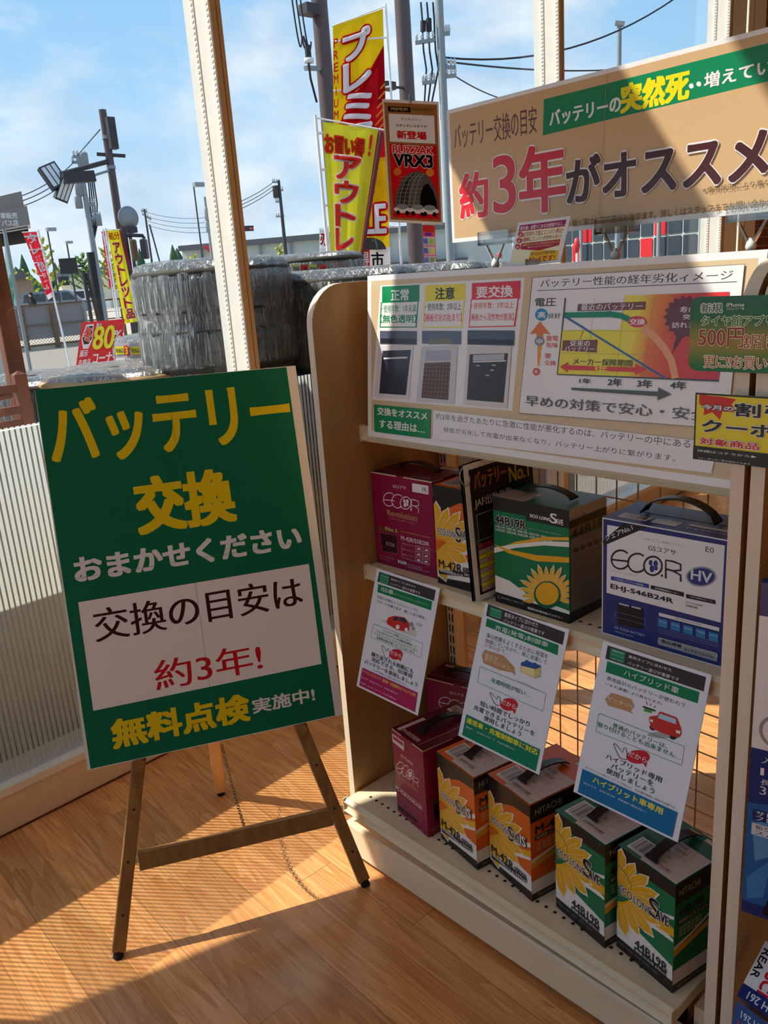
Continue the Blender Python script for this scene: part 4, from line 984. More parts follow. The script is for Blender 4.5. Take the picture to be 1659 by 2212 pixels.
('l','#8890b8',0.0007,490,833,961,816),
('l','#8890b8',0.0007,491,850,961,832),
('p','#a4a6aa',495,890,950,886,958,899,954,957,497,954,487,937),
('t', '#1d1d20', '製品補償', 521, 901, 680, 929, 2, None, 6),
('t', '#1d1d20', '36ヶ月または6万km', 702, 914, 934, 943, 1, None, 6),
]),
'small':(0.122,0.084,[
('p','#f0eec8',36,71,940,65,936,955,37,947),
('p','#a0285e',41,65,940,65,937,213,43,208),
('t', '#f2f2f4', '「要交換」状態でこのまま使用すると…', 52, 95, 929, 191, 1, None, 6),
('p','#b02a48',154,289,155,305,152,320,146,333,137,342,125,346,112,347,97,342,83,334,70,322,59,307,50,291,45,273,44,256,46,241,53,229,62,220,74,215,87,215,102,219,116,228,129,240,140,255,149,271),
('t', '#f2f2f4', '↓', 67, 238, 132, 322, 1, None, 6),
('p','#b02a48',153,426,154,443,152,458,146,470,136,479,125,484,111,484,97,480,83,472,69,460,58,446,50,429,45,412,43,395,46,380,52,368,61,359,73,354,87,354,101,358,115,366,129,378,140,393,148,409),
('t', '#f2f2f4', '↓', 67, 377, 131, 459, 1, None, 6),
('p','#b02a48',152,563,153,580,151,594,145,607,136,616,124,621,110,621,96,617,82,609,69,598,58,583,49,567,44,550,43,533,45,518,52,506,61,497,73,492,86,492,101,496,115,504,128,516,139,530,147,546),
('t', '#f2f2f4', '↓', 66, 515, 130, 596, 1, None, 6),
('t', '#b02a48', '信号待ちで急にエンジン停止!', 153, 233, 920, 351, 1, None, 6),
('t', '#b02a48', '出勤時にエンジンがかからない!', 147, 366, 914, 465, 1, None, 6),
('p','#b02a48',158,494,908,490,908,619,546,696,164,627),
('t', '#f0e080', '出先でエンジンがかからない!!', 190, 510, 885, 565, 1, None, 6),
('t', '#f2f2f4', '夜のエンジントラブルに!', 302, 581, 774, 618, 0, None, 6),
('p','#f0c030',387,698,580,690,919,739,926,945,341,949,376,840),
('t', '#333333', '実はJAF出動理由', 394, 720, 864, 811, 1, None, 6),
('t', '#c02028', 'No.1です!', 394, 822, 878, 954, 2, None, 6),
]),
'tag1':(0.205,0.102,[
('t', '#0c5a38', '新規', 78, 94, 225, 211, 1, '#e0ecd8', 12),
('t', '#e0ecd8', 'iPhone', 254, 91, 373, 139, 2, None, 6),
('t', '#e0ecd8', 'の方はコチラ▶', 255, 147, 378, 183, 0, None, 6),
('t', '#0c5a38', 'タイヤ館アプリ', 83, 253, 567, 385, 1, '#d8e8b8', 10),
('t', '#a01c20', '500円', 70, 410, 382, 668, 1, '#e8e0b0', 8),
('t', '#a01c20', '割引き', 383, 496, 585, 675, 1, '#e8e0b0', 10),
('t', '#c86a30', '更に!!お買い得', 116, 778, 623, 948, 1, '#e8f0d8', 10),
]),
'tag2':(0.205,0.097,[
('r','#f2e02a',12,26,990,975),
('p','#d8201c',30,22,123,33,190,36,294,62,263,127,287,247,200,249,186,377,128,272,66,328,70,212,29,161),
('t', '#f2f2f4', '今月の', 52, 164, 276, 237, 3, '#161616', 9),
('t', '#161616', '割引', 289, 112, 644, 297, 3, '#f2f2f4', 8),
('t', '#161616', 'クーポン', 62, 380, 731, 565, 3, '#f2f2f4', 8),
('r','#161616',0,795,600,1000),
('r','#ececec',600,795,1000,1000),
('t', '#d8201c', '対象商品', 48, 660, 465, 757, 3, '#f2f2f4', 9),
('t', '#f2f2f4', '詳細はコチラから▶', 33, 841, 455, 879, 1, None, 6),
('t', '#f2f2f4', '※クーポンの一覧が表示されます', 43, 958, 416, 987, 0, None, 6),
]),
}
def nb(root=None):
    m = MB()
    if root is not None: m.M = (Matrix.Translation(root.location) @ Matrix.Rotation(root.rotation_euler.z, 4, 'Z')).inverted()
    return m
def wb(root=None):                       # a builder in the window wall's frame
    m = MB(); m.M = WM; return m

# ================================================================ the setting
m = MB(); m.face([(-3, -4, 0), (9, -4, 0), (9, 2.82, 0), (-3, 2.06, 0)], 'floor_planks'); struct(m.build('floor'))
m = wb(); m.box(-3.2, 0, -.15, 4.54, .16, .13, 'sill_board'); m.box(-3.2, -.006, .118, 4.54, .05, .142, 'white_frame'); m.box(-3.2, -.003, 0, 4.54, .0, .006, 'stained_wood'); struct(m.build('wall_window'))
m = wb(); m.box(-3.2, .0, 3.15, 4.54, .035, 3.83, 'white_frame'); m.box(-3.2, .0, 4.17, 4.54, .035, 4.6, 'white_frame'); struct(m.build('wall_header'))
m = wb(); m.box(-3.2, .01, 1.85, -.235, .025, 3.2, 'white_frame'); struct(m.build('sun_block_panel'))  # unseen panel added to keep sun off the shelves and signs
posts = (-1.04, .745, 2.532, 4.24)
for i, s0 in enumerate(posts):
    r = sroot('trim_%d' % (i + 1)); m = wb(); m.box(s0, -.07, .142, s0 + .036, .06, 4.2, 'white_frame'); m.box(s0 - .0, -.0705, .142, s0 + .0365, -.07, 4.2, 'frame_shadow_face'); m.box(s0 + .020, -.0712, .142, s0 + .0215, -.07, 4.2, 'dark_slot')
    if i == 3: m.box(s0 + .05, -.07, .142, s0 + .22, .06, 4.2, 'white_frame')
    m.build('mullion', r)
    m = wb()
    for o in (-.058, .016):                # slotted strips that look like rows of beads
        m.box(s0 - .003, o - .009, .142, s0, o + .009, 3.1, 'white_frame')
        z = .16
        while z < 3.1:
            m.lathe([(0, 0), (.0052, 0), (.0052, .0026), (.003, .0026), (.003, .0005)], 'frame_shadow_face', (s0 - .0045, o, z), 6, False) if False else m.box(s0 - .0048, o - .0045, z, s0 - .0028, o + .0035, z + .006, 'white_frame'); z += .0148
    m.build('slot_rail', r)
for i in range(3):
    a, b = posts[i] + .036, posts[i + 1]
    r = sroot('window_%d' % (i + 1))
    m = wb(); m.face([(a, .03, .14), (b, .03, .14), (b, .03, 3.15), (a, .03, 3.15)], 'window_glass'); m.build('pane', r)
    m = wb(); s = a + .004
    while s < b - .012:
        m.face([(s, .0285, .145), (s + .0103, .0285, .145), (s + .0103, .0285, 1.127), (s, .0285, 1.127)], 'frosted_film'); s += .01527
    m.build('striped_film', r)
    m = wb(); m.face([(a, .03, 3.83), (b, .03, 3.83), (b, .03, 4.16), (a, .03, 4.16)], 'window_glass'); m.build('upper_pane', r)
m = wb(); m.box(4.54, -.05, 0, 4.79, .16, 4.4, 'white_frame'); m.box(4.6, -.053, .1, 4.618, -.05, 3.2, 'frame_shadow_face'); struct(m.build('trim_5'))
m = wb(); m.box(4.79, 0, -.1, 9, .2, 4.5, 'brick'); struct(m.build('wall_right'))
m = MB(); m.box(-3.2, -4, 4.5, 9, 2.2, 4.6, 'white_frame'); struct(m.build('ceiling'))
m = MB(); m.box(-3.2, -4.1, 0, 9, -4, 4.5, 'room_wall'); m.box(9, -4, 0, 9.1, 2.8, 4.5, 'room_wall'); struct(m.build('wall_back'))
m = MB(); m.box(-3.3, -4, 0, -3.2, -.3, 4.5, 'room_wall'); struct(m.build('wall_left'))
# unseen board added for the floor's soft shade, beyond the picture's left edge
m = MB(); m.beam((-4.6, 4.40, 3.72), (-.42, 3.255, 3.72), .06, 1.44, 'building_cream'); struct(m.build('trim_6'))
m = MB(); m.face([(-60, 1.9, -.15), (200, 1.9, -.15), (200, 26, -.15), (-60, 26, -.15)], 'asphalt'); struct(m.build('ground'))
m = MB(); m.face([(-200, 26, -.17), (400, 26, -.17), (400, 400, -.17), (-200, 400, -.17)], 'concrete'); struct(m.build('street'))
for k, (x, y) in enumerate(((.2, -.7), (2.2, -.7), (.2, .9), (2.4, .7))):  # unseen lamps added as fill light for the room
    t = thing('fill_lamp', 'long white ceiling lamp over the %s' % ('easel corner', 'shelf backs', 'window aisle', 'far aisle')[k], 'lamp', (x, y, 4.5), 0, 'ceiling lamps'); q = nb(t); q.box(x - .6, y - .12, 4.44, x + .6, y + .12, 4.5, 'white_frame'); q.build('housing', t)
    l = bpy.data.lights.new('tube', 'AREA'); l.shape = 'RECTANGLE'; l.size = 1.15; l.size_y = .2; l.energy = FILL_LAMP_W; l.color = (1, .97, .93); lo = bpy.data.objects.new('tube', l); COL.objects.link(lo); lo.parent = t; lo.location = (0, 0, -.07)

# ================================================================ shelving unit with the battery cartons
PX0, PX1, YL, YR = 1.13, 1.58, 1.494, .537
def side_profile(x0, x1, z0, z1, r=.09):
    return [(x0, z0), (x0, z1 - r)] + [(x0 + r - r * math.cos(a * PI / 16), z1 - r + r * math.sin(a * PI / 16)) for a in range(1, 9)] + [(x1, z1), (x1, z0)]
def rail(mb, x, z, y0, y1):
    P = [(0, .003), (-.004, .003), (-.015, -.003), (-.010, -.010), (-.0085, -.017), (-.011, -.024), (-.016, -.029), (-.012, -.033), (0, -.031)]
    mb.prism(P, lambda u, v, t: (x + u, y0 + (y1 - y0) * t, z + v), 'cream_lip')
un = thing('shelf_unit', 'beige store shelf unit holding car battery cartons, end panels rounded at top', 'shelf', (1.33, 1.015, 0))
prof = side_profile(PX0, PX1, .125, 1.44)
for y0, y1 in ((YL, YL + .02), (YR - .02, YR)):
    q = nb(un); q.prism(prof, lambda u, v, t: (u, y0 + (y1 - y0) * t, v), 'maple_laminate', 'maple_edge'); q.build('side_panel', un)
for y0 in (YL - .03, YR + .004):
    q = nb(un); q.box(1.50, y0, .1, 1.535, y0 + .026, 1.40, 'cream_metal')
    for k in range(38): 
        for d in (.005, .016): q.box(1.4992, y0 + d, .14 + k * .032, 1.5, y0 + d + .004, .162 + k * .032, 'dark_slot')
    q.build('upright', un)
q = nb(un); y = YR + .03
while y < YL - .03: q.tube([(1.545, y, .17), (1.545, y, 1.38)], .0019, 'grid_wire', 6); y += .0528
z = .19
while z < 1.38: q.tube([(1.548, YR + .02, z), (1.548, YL - .02, z)], .0019, 'grid_wire', 6); z += .05
q.build('wire_back', un)
for x0, z, y0, y1, nm in ((1.10, .168, .573, 1.488, 'bottom'), (1.236, .763, YR, YL, 'mid'), (1.258, 1.108, YR, YL, 'top')):
    q = nb(un); q.box(x0, y0, z - .026, 1.53, y1, z, 'cream_metal')
    if nm != 'top':
        yy = y0 + .05
        while yy < y1 - .03: q.mesh([(x0 + .042 + .0042 * math.cos(a * PI / 4), yy + .0042 * math.sin(a * PI / 4), z + .0003) for a in range(8)], [tuple(range(8))], 'dark_slot'); yy += .0222
    bd = q.build('shelf_board', un); bevel(bd, .002, 2)
    q = nb(un); rail(q, x0, z, y0 + .001, y1 - .001); q.box(x0 - .016, y1 - .002, z - .034, x0, y1, z + .005, 'cream_lip'); q.box(x0 - .016, y0, z - .034, x0, y0 + .002, z + .005, 'cream_lip'); q.build('price_rail', bd)
q = nb(un); q.box(1.30, YR, 1.385, 1.57, YL, 1.40, 'maple_laminate'); q.build('top_board', un)
q = nb(un); q.prism([(0, .022), (0, .100), (.004, .106), (.030, .106), (.030, .1035), (.007, .102), (.003, .099), (.003, .022)], lambda u, v, t: (1.085 + u + .02 * t, 1.485 - .925 * t, v), 'cream_metal'); q.build('kick_plate', un)
for y in (1.43, .62):
    q = nb(un); q.M = q.M @ Matrix.Translation((1.21, y, .045)) @ Matrix.Rotation(PI / 2, 4, 'X'); q.lathe([(0, -.018), (.035, -.018), (.042, -.012), (.044, 0), (.042, .012), (.035, .018), (0, .018)], 'black_plastic', n=20)
    w = q.build('caster', un); q = nb(un); q.box(1.195, y - .024, .05, 1.225, y - .020, .13, 'steel'); q.box(1.195, y + .020, .05, 1.225, y + .024, .13, 'steel'); q.box(1.18, y - .03, .125, 1.24, y + .03, .138, 'steel'); q.build('caster_fork', w)
q = nb(un); q.box(1.52, .545, .02, 1.57, .60, .16, 'cream_metal'); q.box(1.16, .545, .045, 1.53, .57, .135, 'cream_metal'); q.build('base_bracket', un)

# ---------------------------------------------------------------- battery cartons
def barcode(x0, y0, x1, y1, n=16, seed=1):
    R = random.Random(seed); o = [('r', '#f2efe8', x0, y0, x1, y1)]; x = x0 + 18
    while x < x1 - 26: w = R.choice((5, 8, 12)); o.append(('r', '#1a1a1a', x, y0 + 16, x + w, y1 - 42)); x += w + R.choice((6, 9, 13))
    o.append(('t', '#333333', '4 975373', x0 + 60, y1 - 36, x1 - 60, y1 - 10, 0, None, 0)); return o
HITSIDE = lambda base, txt, sub: [('r', '#22211f', 0, 0, 1000, 185), ('t', '#b8b0a4', 'HITACHI', 70, 60, 430, 122, 0, None, 0), ('t', '#181614', txt, 70, 235, 520, 315, 3, None, 0), ('r', '#26231f', 60, 335, 640, 378), ('t', '#d8d0c0', '補償期間 36カ月 または6万km', 75, 343, 620, 371, 0, None, 0)] + \
    [('t', '#e9d9b0', '34B19R 38B19R 40B19R', 80, 410 + k * 32, 480, 430 + k * 32, 0, None, 0) for k in range(3)] + \
    [('p', '#e8dcc8', 0, 560, 300, 520, 700, 420, 1000, 330, 1000, 350, 700, 445, 300, 548, 0, 600), ('p', '#dba02a', 0, 600, 300, 560, 700, 480, 1000, 400, 1000, 470, 700, 540, 300, 610, 0, 660), ('r', '#e6e2da', 0, 790, 1000, 925), ('r', '#22211f', 0, 925, 1000, 1000), ('t', '#9a948a', '取扱説明書をよくお読みください', 80, 948, 640, 975, 0, None, 0)]
SIDES = {'orange': HITSIDE('#dc6014', 'M-42R', 0), 'green': HITSIDE('#04704a', '44B19R', 0)}
def carton(kind, loc, rz, label, group, front, side, w, d, h, sidebase, topbase, along='y', label_paper=False, topops=()):
    t = thing('battery_carton', label, 'battery box', loc, rz, group)
    a = w / 2; c = d / 2
    q = MB(); q.mesh([(-a, -c, 0), (a, -c, 0), (a, c, 0), (-a, c, 0), (-a, -c, h), (a, -c, h), (a, c, h), (-a, c, h)], ((0, 3, 2, 1), (2, 3, 7, 6), (0, 4, 7, 3)), 'printed_carton', hexl(sidebase))
    paint(q, front, (-a, -c, h), (w, 0, 0), (0, 0, -h), 'printed_carton', topbase if kind == 'hv' else sidebase)
    def sidepaint(ops, O, U):
        O, U = Vector(O), Vector(U); V = Vector((0, 0, -h)); n = V.cross(U).normalized(); P = lambda u, v, z: O + U * u + V * v + n * z
        q.face([P(0, 0, 0), P(0, 1, 0), P(1, 1, 0), P(1, 0, 0)], 'printed_carton', hexl(sidebase)); paint_fn(q, ops, U.length, h, P, 'printed_carton')
    ops = PRINTS[side][2] if side in PRINTS else SIDES.get(side, [])
    sidepaint(ops, (a, -c, h), (0, d, 0)); sidepaint(ops, (-a, c, h), (0, -d, 0))
    O, U, V = Vector((-a, c, h)), Vector((w, 0, 0)), Vector((0, -d, 0)); P = lambda u, v, z: O + U * u + V * v + Vector((0, 0, z))
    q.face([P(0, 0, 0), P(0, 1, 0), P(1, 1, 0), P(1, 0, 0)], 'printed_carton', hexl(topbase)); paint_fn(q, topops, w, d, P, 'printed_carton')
    q.box(-a + .004, -c + .002, h, a - .004, -c + .005, h + .0016, 'printed_carton', hexl(topbase)) if kind == 'red' else None
    q.build('carton', t)
    q = MB()                                # arched carrying strap
    L = .062 if kind != 'hv' else .07; rise = .016 if kind != 'hv' else .034
    ax = (lambda s: (s, 0)) if along == 'x' else (lambda s: (0, s)); bx = (lambda s: (0, s)) if along == 'x' else (lambda s: (s, 0))
    n = 14; wd = .011 if kind != 'hv' else .013; pts = []
    for i in range(n + 1):
        s = -L + 2 * L * i / n; zz = h + .003 + rise * math.sin(PI * i / n) ** (.7 if kind != 'hv' else .55); ww = wd * (1.25 if i in (0, n) else .9)
        for dz in (0, .0035):
            for sg in (-1, 1): X = ax(s); Y = bx(ww * sg); pts.append((X[0] + Y[0], X[1] + Y[1], zz + dz))
    fs = []
    for i in range(n): b = 4 * i; fs += [(b, b + 1, b + 5, b + 4), (b + 2, b + 6, b + 7, b + 3), (b, b + 4, b + 6, b + 2), (b + 1, b + 3, b + 7, b + 5)]
    fs += [(0, 2, 3, 1), (4 * n, 4 * n + 1, 4 * n + 3, 4 * n + 2)]
    q.mesh(pts, fs, 'black_plastic', None, False); q.build('handle', t)
    if label_paper:
        q = MB(); O2, U2, V2 = Vector((-a * .22, c * .30, h + .0022)), Vector((w * .60, 0, 0)), Vector((0, -d * .64, 0)); P2 = lambda u, v, z: O2 + U2 * u + V2 * v + Vector((0, 0, z))
        q.face([P2(0, 0, 0), P2(0, 1, 0), P2(1, 1, 0), P2(1, 0, 0)], 'printed_paper', hexl('#dccfc8'))
        lo = [('l', '#8a86a0', .0006, 0, 0, 1000, 0, 1000, 1000, 0, 1000, 0, 0)]
        for k in range(6): lo.append(('l', '#77708a', .0004, 0, 150 + k * 150, 1000, 150 + k * 150)); lo.append(('t', '#444050', ('東京都中央区納品', 'タイヤ商会 御中', '品名 バッテリー', '数量 1 個口', '日立オートモティブ', '兵庫県神戸市兵庫区')[k], 60, 45 + k * 150, 420 + (k * 137) % 400, 125 + k * 150, 0, None, 0))
        lo.append(('l', '#77708a', .0004, 640, 0, 640, 600)); paint_fn(q, lo, .08, .12, P2, 'printed_paper'); q.build('shipping_label', t)
    return t
REDTOP = [('p', '#d8c8a0', 0, 955, 420, 955, 440, 972, 0, 972), ('p', '#d8c8a0', 560, 955, 1000, 955, 1000, 972, 540, 972), ('r', '#e6dcdc', 60, 120, 560, 175), ('t', '#4a1024', '補償書在中', 200, 128, 420, 168, 1, None, 0), ('t', '#e6dcdc', 'EJ1-M-42R/55B20R-EA', 60, 50, 560, 100, 1, None, 0), ('r', '#e6dcdc', 640, 50, 920, 175), ('l', '#e0d0a8', .001, 40, 760, 960, 760), ('t', '#d8c0c8', 'GS YUASA', 600, 830, 900, 915, 1, None, 0)] + barcode(640, 50, 930, 190, 12, 3)
def red_top_for(along): return REDTOP
BATT = 'cartons on the shelf unit'
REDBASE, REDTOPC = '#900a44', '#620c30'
def place(FL, ang, w, d):                  # centre of a carton whose front left corner and front edge direction are known
    x = Vector((math.cos(ang), math.sin(ang))); y = Vector((-x.y, x.x)); c = Vector(FL) + x * w / 2 + y * d / 2; return c, ang
def put(kind, FL, deg, z, label, front, side, w, d, base, topc, along, paper, topops, h=.2335):
    c, a = place(FL, math.radians(deg), w, d); return carton(kind, (c.x, c.y, z + .0005), a, label, BATT, front, side, w, d, h, base, topc, along, paper, topops)
ORTOP = barcode(90, 640, 440, 930, 16, 5) + [('t', '#3a1c08', 'ISS', 60, 560, 180, 620, 2, None, 0), ('r', '#e6dcd0', 600, 40, 880, 120), ('l', '#f0c8a0', .0006, 620, 150, 940, 150, 940, 260, 620, 260, 620, 150)]
GRTOP = barcode(90, 640, 440, 930, 16, 8) + [('t', '#04301e', '44B19R', 60, 560, 280, 620, 2, None, 0), ('r', '#d8e0d8', 640, 40, 860, 110), ('l', '#7ab89a', .0006, 620, 150, 940, 150, 940, 260, 620, 260, 620, 150)]
ZM, ZB = .763, .168
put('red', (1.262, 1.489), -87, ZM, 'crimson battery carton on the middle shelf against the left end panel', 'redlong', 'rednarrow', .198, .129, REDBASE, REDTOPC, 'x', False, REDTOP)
put('orange', (1.256, 1.272), -88, ZM, 'orange sunflower battery carton on the middle shelf behind the hanging price sheets', 'orangenarrow', 'orange', .127, .195, '#dc6014', '#e2691a', 'y', False, ORTOP)
put('green', (1.255, 1.097), -89.5, ZM, 'green battery carton with a whole sunflower on the middle shelf', 'greenlong', 'greeninfo', .189, .127, '#04704a', '#146044', 'x', False, [('p', '#b8b0a4', 0, 500, 420, 500, 420, 990, 0, 990), ('r', '#22211f', 0, 985, 1000, 1000)] + [('l', '#5a554c', .0006, 20, 560 + k * 70, 400, 560 + k * 70) for k in range(6)])
put('hv', (1.259, .836), -88, ZM, 'dark blue and white hybrid car battery carton beside the right end panel', 'hv', '', .238, .13, '#26347c', '#2a3982', 'x', False, barcode(80, 640, 320, 850, 14, 4) + [('r', '#d8d8de', 360, 640, 560, 860), ('t', '#2b3a86', '取扱注意', 375, 660, 545, 720, 1, None, 0), ('r', '#d8d0c4', 620, 640, 980, 730), ('t', '#c8cce0', 'EHJ-S46B24R', 640, 780, 960, 860, 1, None, 0), ('r', '#16161a', 150, 330, 850, 480)], .2325)
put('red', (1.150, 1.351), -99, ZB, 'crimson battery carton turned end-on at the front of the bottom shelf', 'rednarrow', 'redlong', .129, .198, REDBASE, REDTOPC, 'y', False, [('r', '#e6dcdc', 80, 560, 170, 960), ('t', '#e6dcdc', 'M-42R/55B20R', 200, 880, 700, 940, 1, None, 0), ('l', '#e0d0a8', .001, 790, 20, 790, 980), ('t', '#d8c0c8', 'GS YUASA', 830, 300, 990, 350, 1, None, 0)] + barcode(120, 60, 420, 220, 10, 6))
put('orange', (1.150, 1.200), -100, ZB, 'orange sunflower battery carton on the bottom shelf, next to the crimson one', 'orangenarrow', 'orange', .136, .197, '#dc6014', '#e2691a', 'y', True, ORTOP)
put('orange', (1.161, 1.057), -101.5, ZB, 'orange sunflower battery carton on the bottom shelf, next to the green ones', 'orangenarrow', 'orange', .140, .197, '#dc6014', '#e2691a', 'y', True, ORTOP)
put('green', (1.157, .875), -101, ZB, 'green sunflower battery carton on the bottom shelf, beside the orange cartons', 'greennarrow', 'green', .136, .190, '#04704a', '#0c6a48', 'y', True, GRTOP)
put('green', (1.152, .728), -101, ZB, 'green sunflower battery carton on the bottom shelf by the right end panel', 'greennarrow', 'green', .134, .150, '#04704a', '#0c6a48', 'y', True, GRTOP)
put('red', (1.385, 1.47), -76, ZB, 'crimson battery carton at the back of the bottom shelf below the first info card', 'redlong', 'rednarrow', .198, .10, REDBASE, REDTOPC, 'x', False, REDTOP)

# ---------------------------------------------------------------- signs on the shelf
t = thing('header_sign', 'wide tan shelf sign with battery photos and an aging graph', 'sign', (1.25, 1.0, 1.094)); q = nb(t)
panel(q, (1.265, 1.452, 1.451), (0, -.89, 0), (-.034, 0, -.357), .003, 'board_edge', 'lower', '#f2f2f4', 'printed_gloss'); q.build('sign_sheet', t)
t = thing('header_sign', 'tan overhead sign with big red and brown letters on clear stands', 'sign', (1.44, .87, 1.509)); q = nb(t)
panel(q, (1.44, 1.353, 1.783), (0, -.96, 0), (0, 0, -.274), .003, 'board_edge', 'upper', '#f2f2f4', 'printed_gloss'); q.build('sign_sheet', t)
for k, y in enumerate((1.222, .925, .665)):
    t = thing('sign_stand', 'clear acrylic stand under the overhead sign, ' + ('at its left end', 'near its middle', 'above the right end panel')[k], 'stand', (1.43, y, 1.40), 0, 'clear sign stands')
    for nm, bx in (('clip', ((1.425, y - .042, 1.497, 1.429, y + .042, 1.525), (1.4442, y - .042, 1.497, 1.449, y + .042, 1.515), (1.425, y - .042, 1.497, 1.449, y + .042, 1.502))), ('foot', ((1.40, y - .025, 1.40, 1.46, y + .025, 1.412), (1.415, y - .022, 1.412, 1.42, y + .022, 1.448), (1.44, y - .022, 1.412, 1.445, y + .022, 1.448), (1.415, y - .022, 1.444, 1.445, y + .022, 1.448)))):
        q = nb(t)
        for b in bx: q.box(*b, 'clear_acrylic')
        q.build(nm, t)
    q = nb(t); q.lathe([(0, 0), (.007, .001), (.009, .008), (.007, .016), (.004, .018), (.004, .022)], 'insulator', (1.432, y, 1.448), 12); q.beam((1.432, y - .004, 1.462), (1.432, y - .024, 1.497), .004, .006, 'clear_acrylic', (1, 0, 0)); q.beam((1.432, y + .004, 1.462), (1.432, y + .024, 1.497), .004, .006, 'clear_acrylic', (1, 0, 0)); q.build('joint', t)
t = thing('mini_sign', 'small red and yellow warning card leaning above the tan graph sign', 'sign', (1.29, 1.0, 1.45)); q = nb(t); panel(q, (1.31, 1.058, 1.529), (0, -.119, .0015), (-.03, .001, -.078), .001, 'white_paper', 'small', '#e4e4ea'); q.build('card', t)
q = nb(t); q.box(1.268, .985, 1.435, 1.277, 1.01, 1.462, 'clear_acrylic'); q.build('clip', t)
for k, (y0, y1, yb, lab) in enumerate(((1.440, 1.228, 1.431, 'white info card with magenta footer hanging from the middle shelf edge'), (1.095, .881, 1.096, 'white info card with green footer hanging from the middle shelf edge'), (.805, .594, .802, 'white info card with blue footer hanging from the middle shelf edge'))):
    t = thing('info_card', lab, 'sign', (1.217, (y0 + y1) / 2, .77), 0, 'info cards on the middle shelf edge'); q = nb(t); x = 1.2175
    panel(q, (x, y0, .772), (0, y1 - y0, 0), (1.117 - x, yb - y0, .500 - .772), .0016, 'board_edge', 'card%d' % (k + 1), '#eceff8'); q.build('card', t)
    q = nb(t); q.box(1.2195, (y0 + y1) / 2 - .05, .752, 1.2225, (y0 + y1) / 2 + .05, .771, 'clear_acrylic'); q.build('clip', t)
t = thing('coupon_card', 'green and gold app coupon on the right end panel', 'sign', (1.118, .5, 1.293)); q = nb(t); O = Vector((1.117, .600, 1.395))
P = lambda u, v, z: O + Vector((-z, -.205 * u, -.102 * v)); cs = [(0, '#0a6a44'), (.08, '#0b6540'), (.30, '#0d6a3c'), (.5, '#8a8a2c'), (.62, '#a88a2c'), (.75, '#7a8a30'), (.92, '#0d7a40'), (1, '#0b6e42')]
ins = lambda v: .06 - .06 * math.sqrt(max(0, 1 - (1 - min(1, v / .12)) ** 2)) if v < .12 else (.06 - .06 * math.sqrt(max(0, 1 - (1 - min(1, (1 - v) / .12)) ** 2)) if v > .88 else 0)
vs = sorted(set([i / 40 for i in range(41)]))
def gc(v):
    for (a, ca), (b, cb) in zip(cs, cs[1:]):
        if a <= v <= b: f = (v - a) / (b - a); A, B = hexl(ca), hexl(cb); return [A[i] * (1 - f) + B[i] * f for i in range(4)]
for a, b in zip(vs, vs[1:]):
    q.face([P(ins(a), a, 0), P(ins(b), b, 0), P(1 - ins(b), b, 0), P(1 - ins(a), a, 0)], 'printed_gloss', [gc(a), gc(b), gc(b), gc(a)]); q.face([P(ins(a), a, -.001), P(1 - ins(a), a, -.001), P(1 - ins(b), b, -.001), P(ins(b), b, -.001)], 'board_edge')
paint_fn(q, PRINTS['tag1'][2], .205, .102, P, 'printed_gloss'); q.build('card', t)
q = nb(t); q.box(1.119, .515, 1.33, 1.1295, .53, 1.36, 'clear_acrylic'); q.build('holder', t)
t = thing('coupon_card', 'yellow and black coupon with a red burst on the right end panel', 'sign', (1.118, .49, 1.165)); q = nb(t); panel(q, (1.117, .588, 1.262), (0, -.205, 0), (0, 0, -.097), .001, 'board_edge', 'tag2', '#161616', 'printed_gloss'); q.build('card', t)
q = nb(t); q.box(1.119, .515, 1.2, 1.1295, .53, 1.23, 'clear_acrylic'); q.build('holder', t)
# laminated price sheets on a ring
t = thing('price_sheets', 'laminated battery price sheets on a ring between two cartons', 'price list', (1.22, 1.12, ZM))
for k in range(3):
    q = nb(t); O = Vector((1.203 - .002 * k, 1.128 + .004 * k, 1.068)); U = Vector((.205, -.022 + .006 * k, .01)); V = Vector((.012, -.010, -.300)); plainbox(q, O, U, V, .0006, 'clear_acrylic' if k else 'white_paper')
    if k == 0:
        n = V.cross(U).normalized(); P = lambda u, v, z: O + U * u + V * v + n * (z + .0004)
        ops = [('r', '#2a221c', 60, 40, 940, 960), ('t', '#c86a3a', 'バッテリー', 120, 70, 560, 190, 2, None, 0), ('t', '#d8c040', 'No.1', 600, 110, 880, 220, 2, None, 0), ('t', '#d8d0c8', 'JAF出動件数', 100, 250, 620, 330, 1, None, 0), ('l', '#c8c0b8', .0012, 110, 370, 360, 370, 360, 560, 110, 560, 110, 370), ('r', '#8a1830', 90, 585, 900, 625)]
        for j in range(9): ops += [('r', ('#b8a49c', '#d8cc28')[j % 2], 90, 630 + j * 35, 900, 662 + j * 35), ('t', '#8a2030', ('14,850円', '12,000円', '21,600円', '25,000円', '32,800円', '21,500円', '35,000円', '30,800円', '18,500円')[j], 200, 636 + j * 35, 520, 657 + j * 35, 0, None, 0)]
        paint_fn(q, ops, .21, .3, P, 'printed_gloss')
    q.build('sheet', t)
q = nb(t); q.tube([(1.205 + .014 * math.cos(a * PI / 12), 1.126 + .004 * math.sin(a * PI / 12), 1.045 + .018 * math.sin(a * PI / 12)) for a in range(24)], .0011, 'steel', 6, True, True); q.build('ring', t)
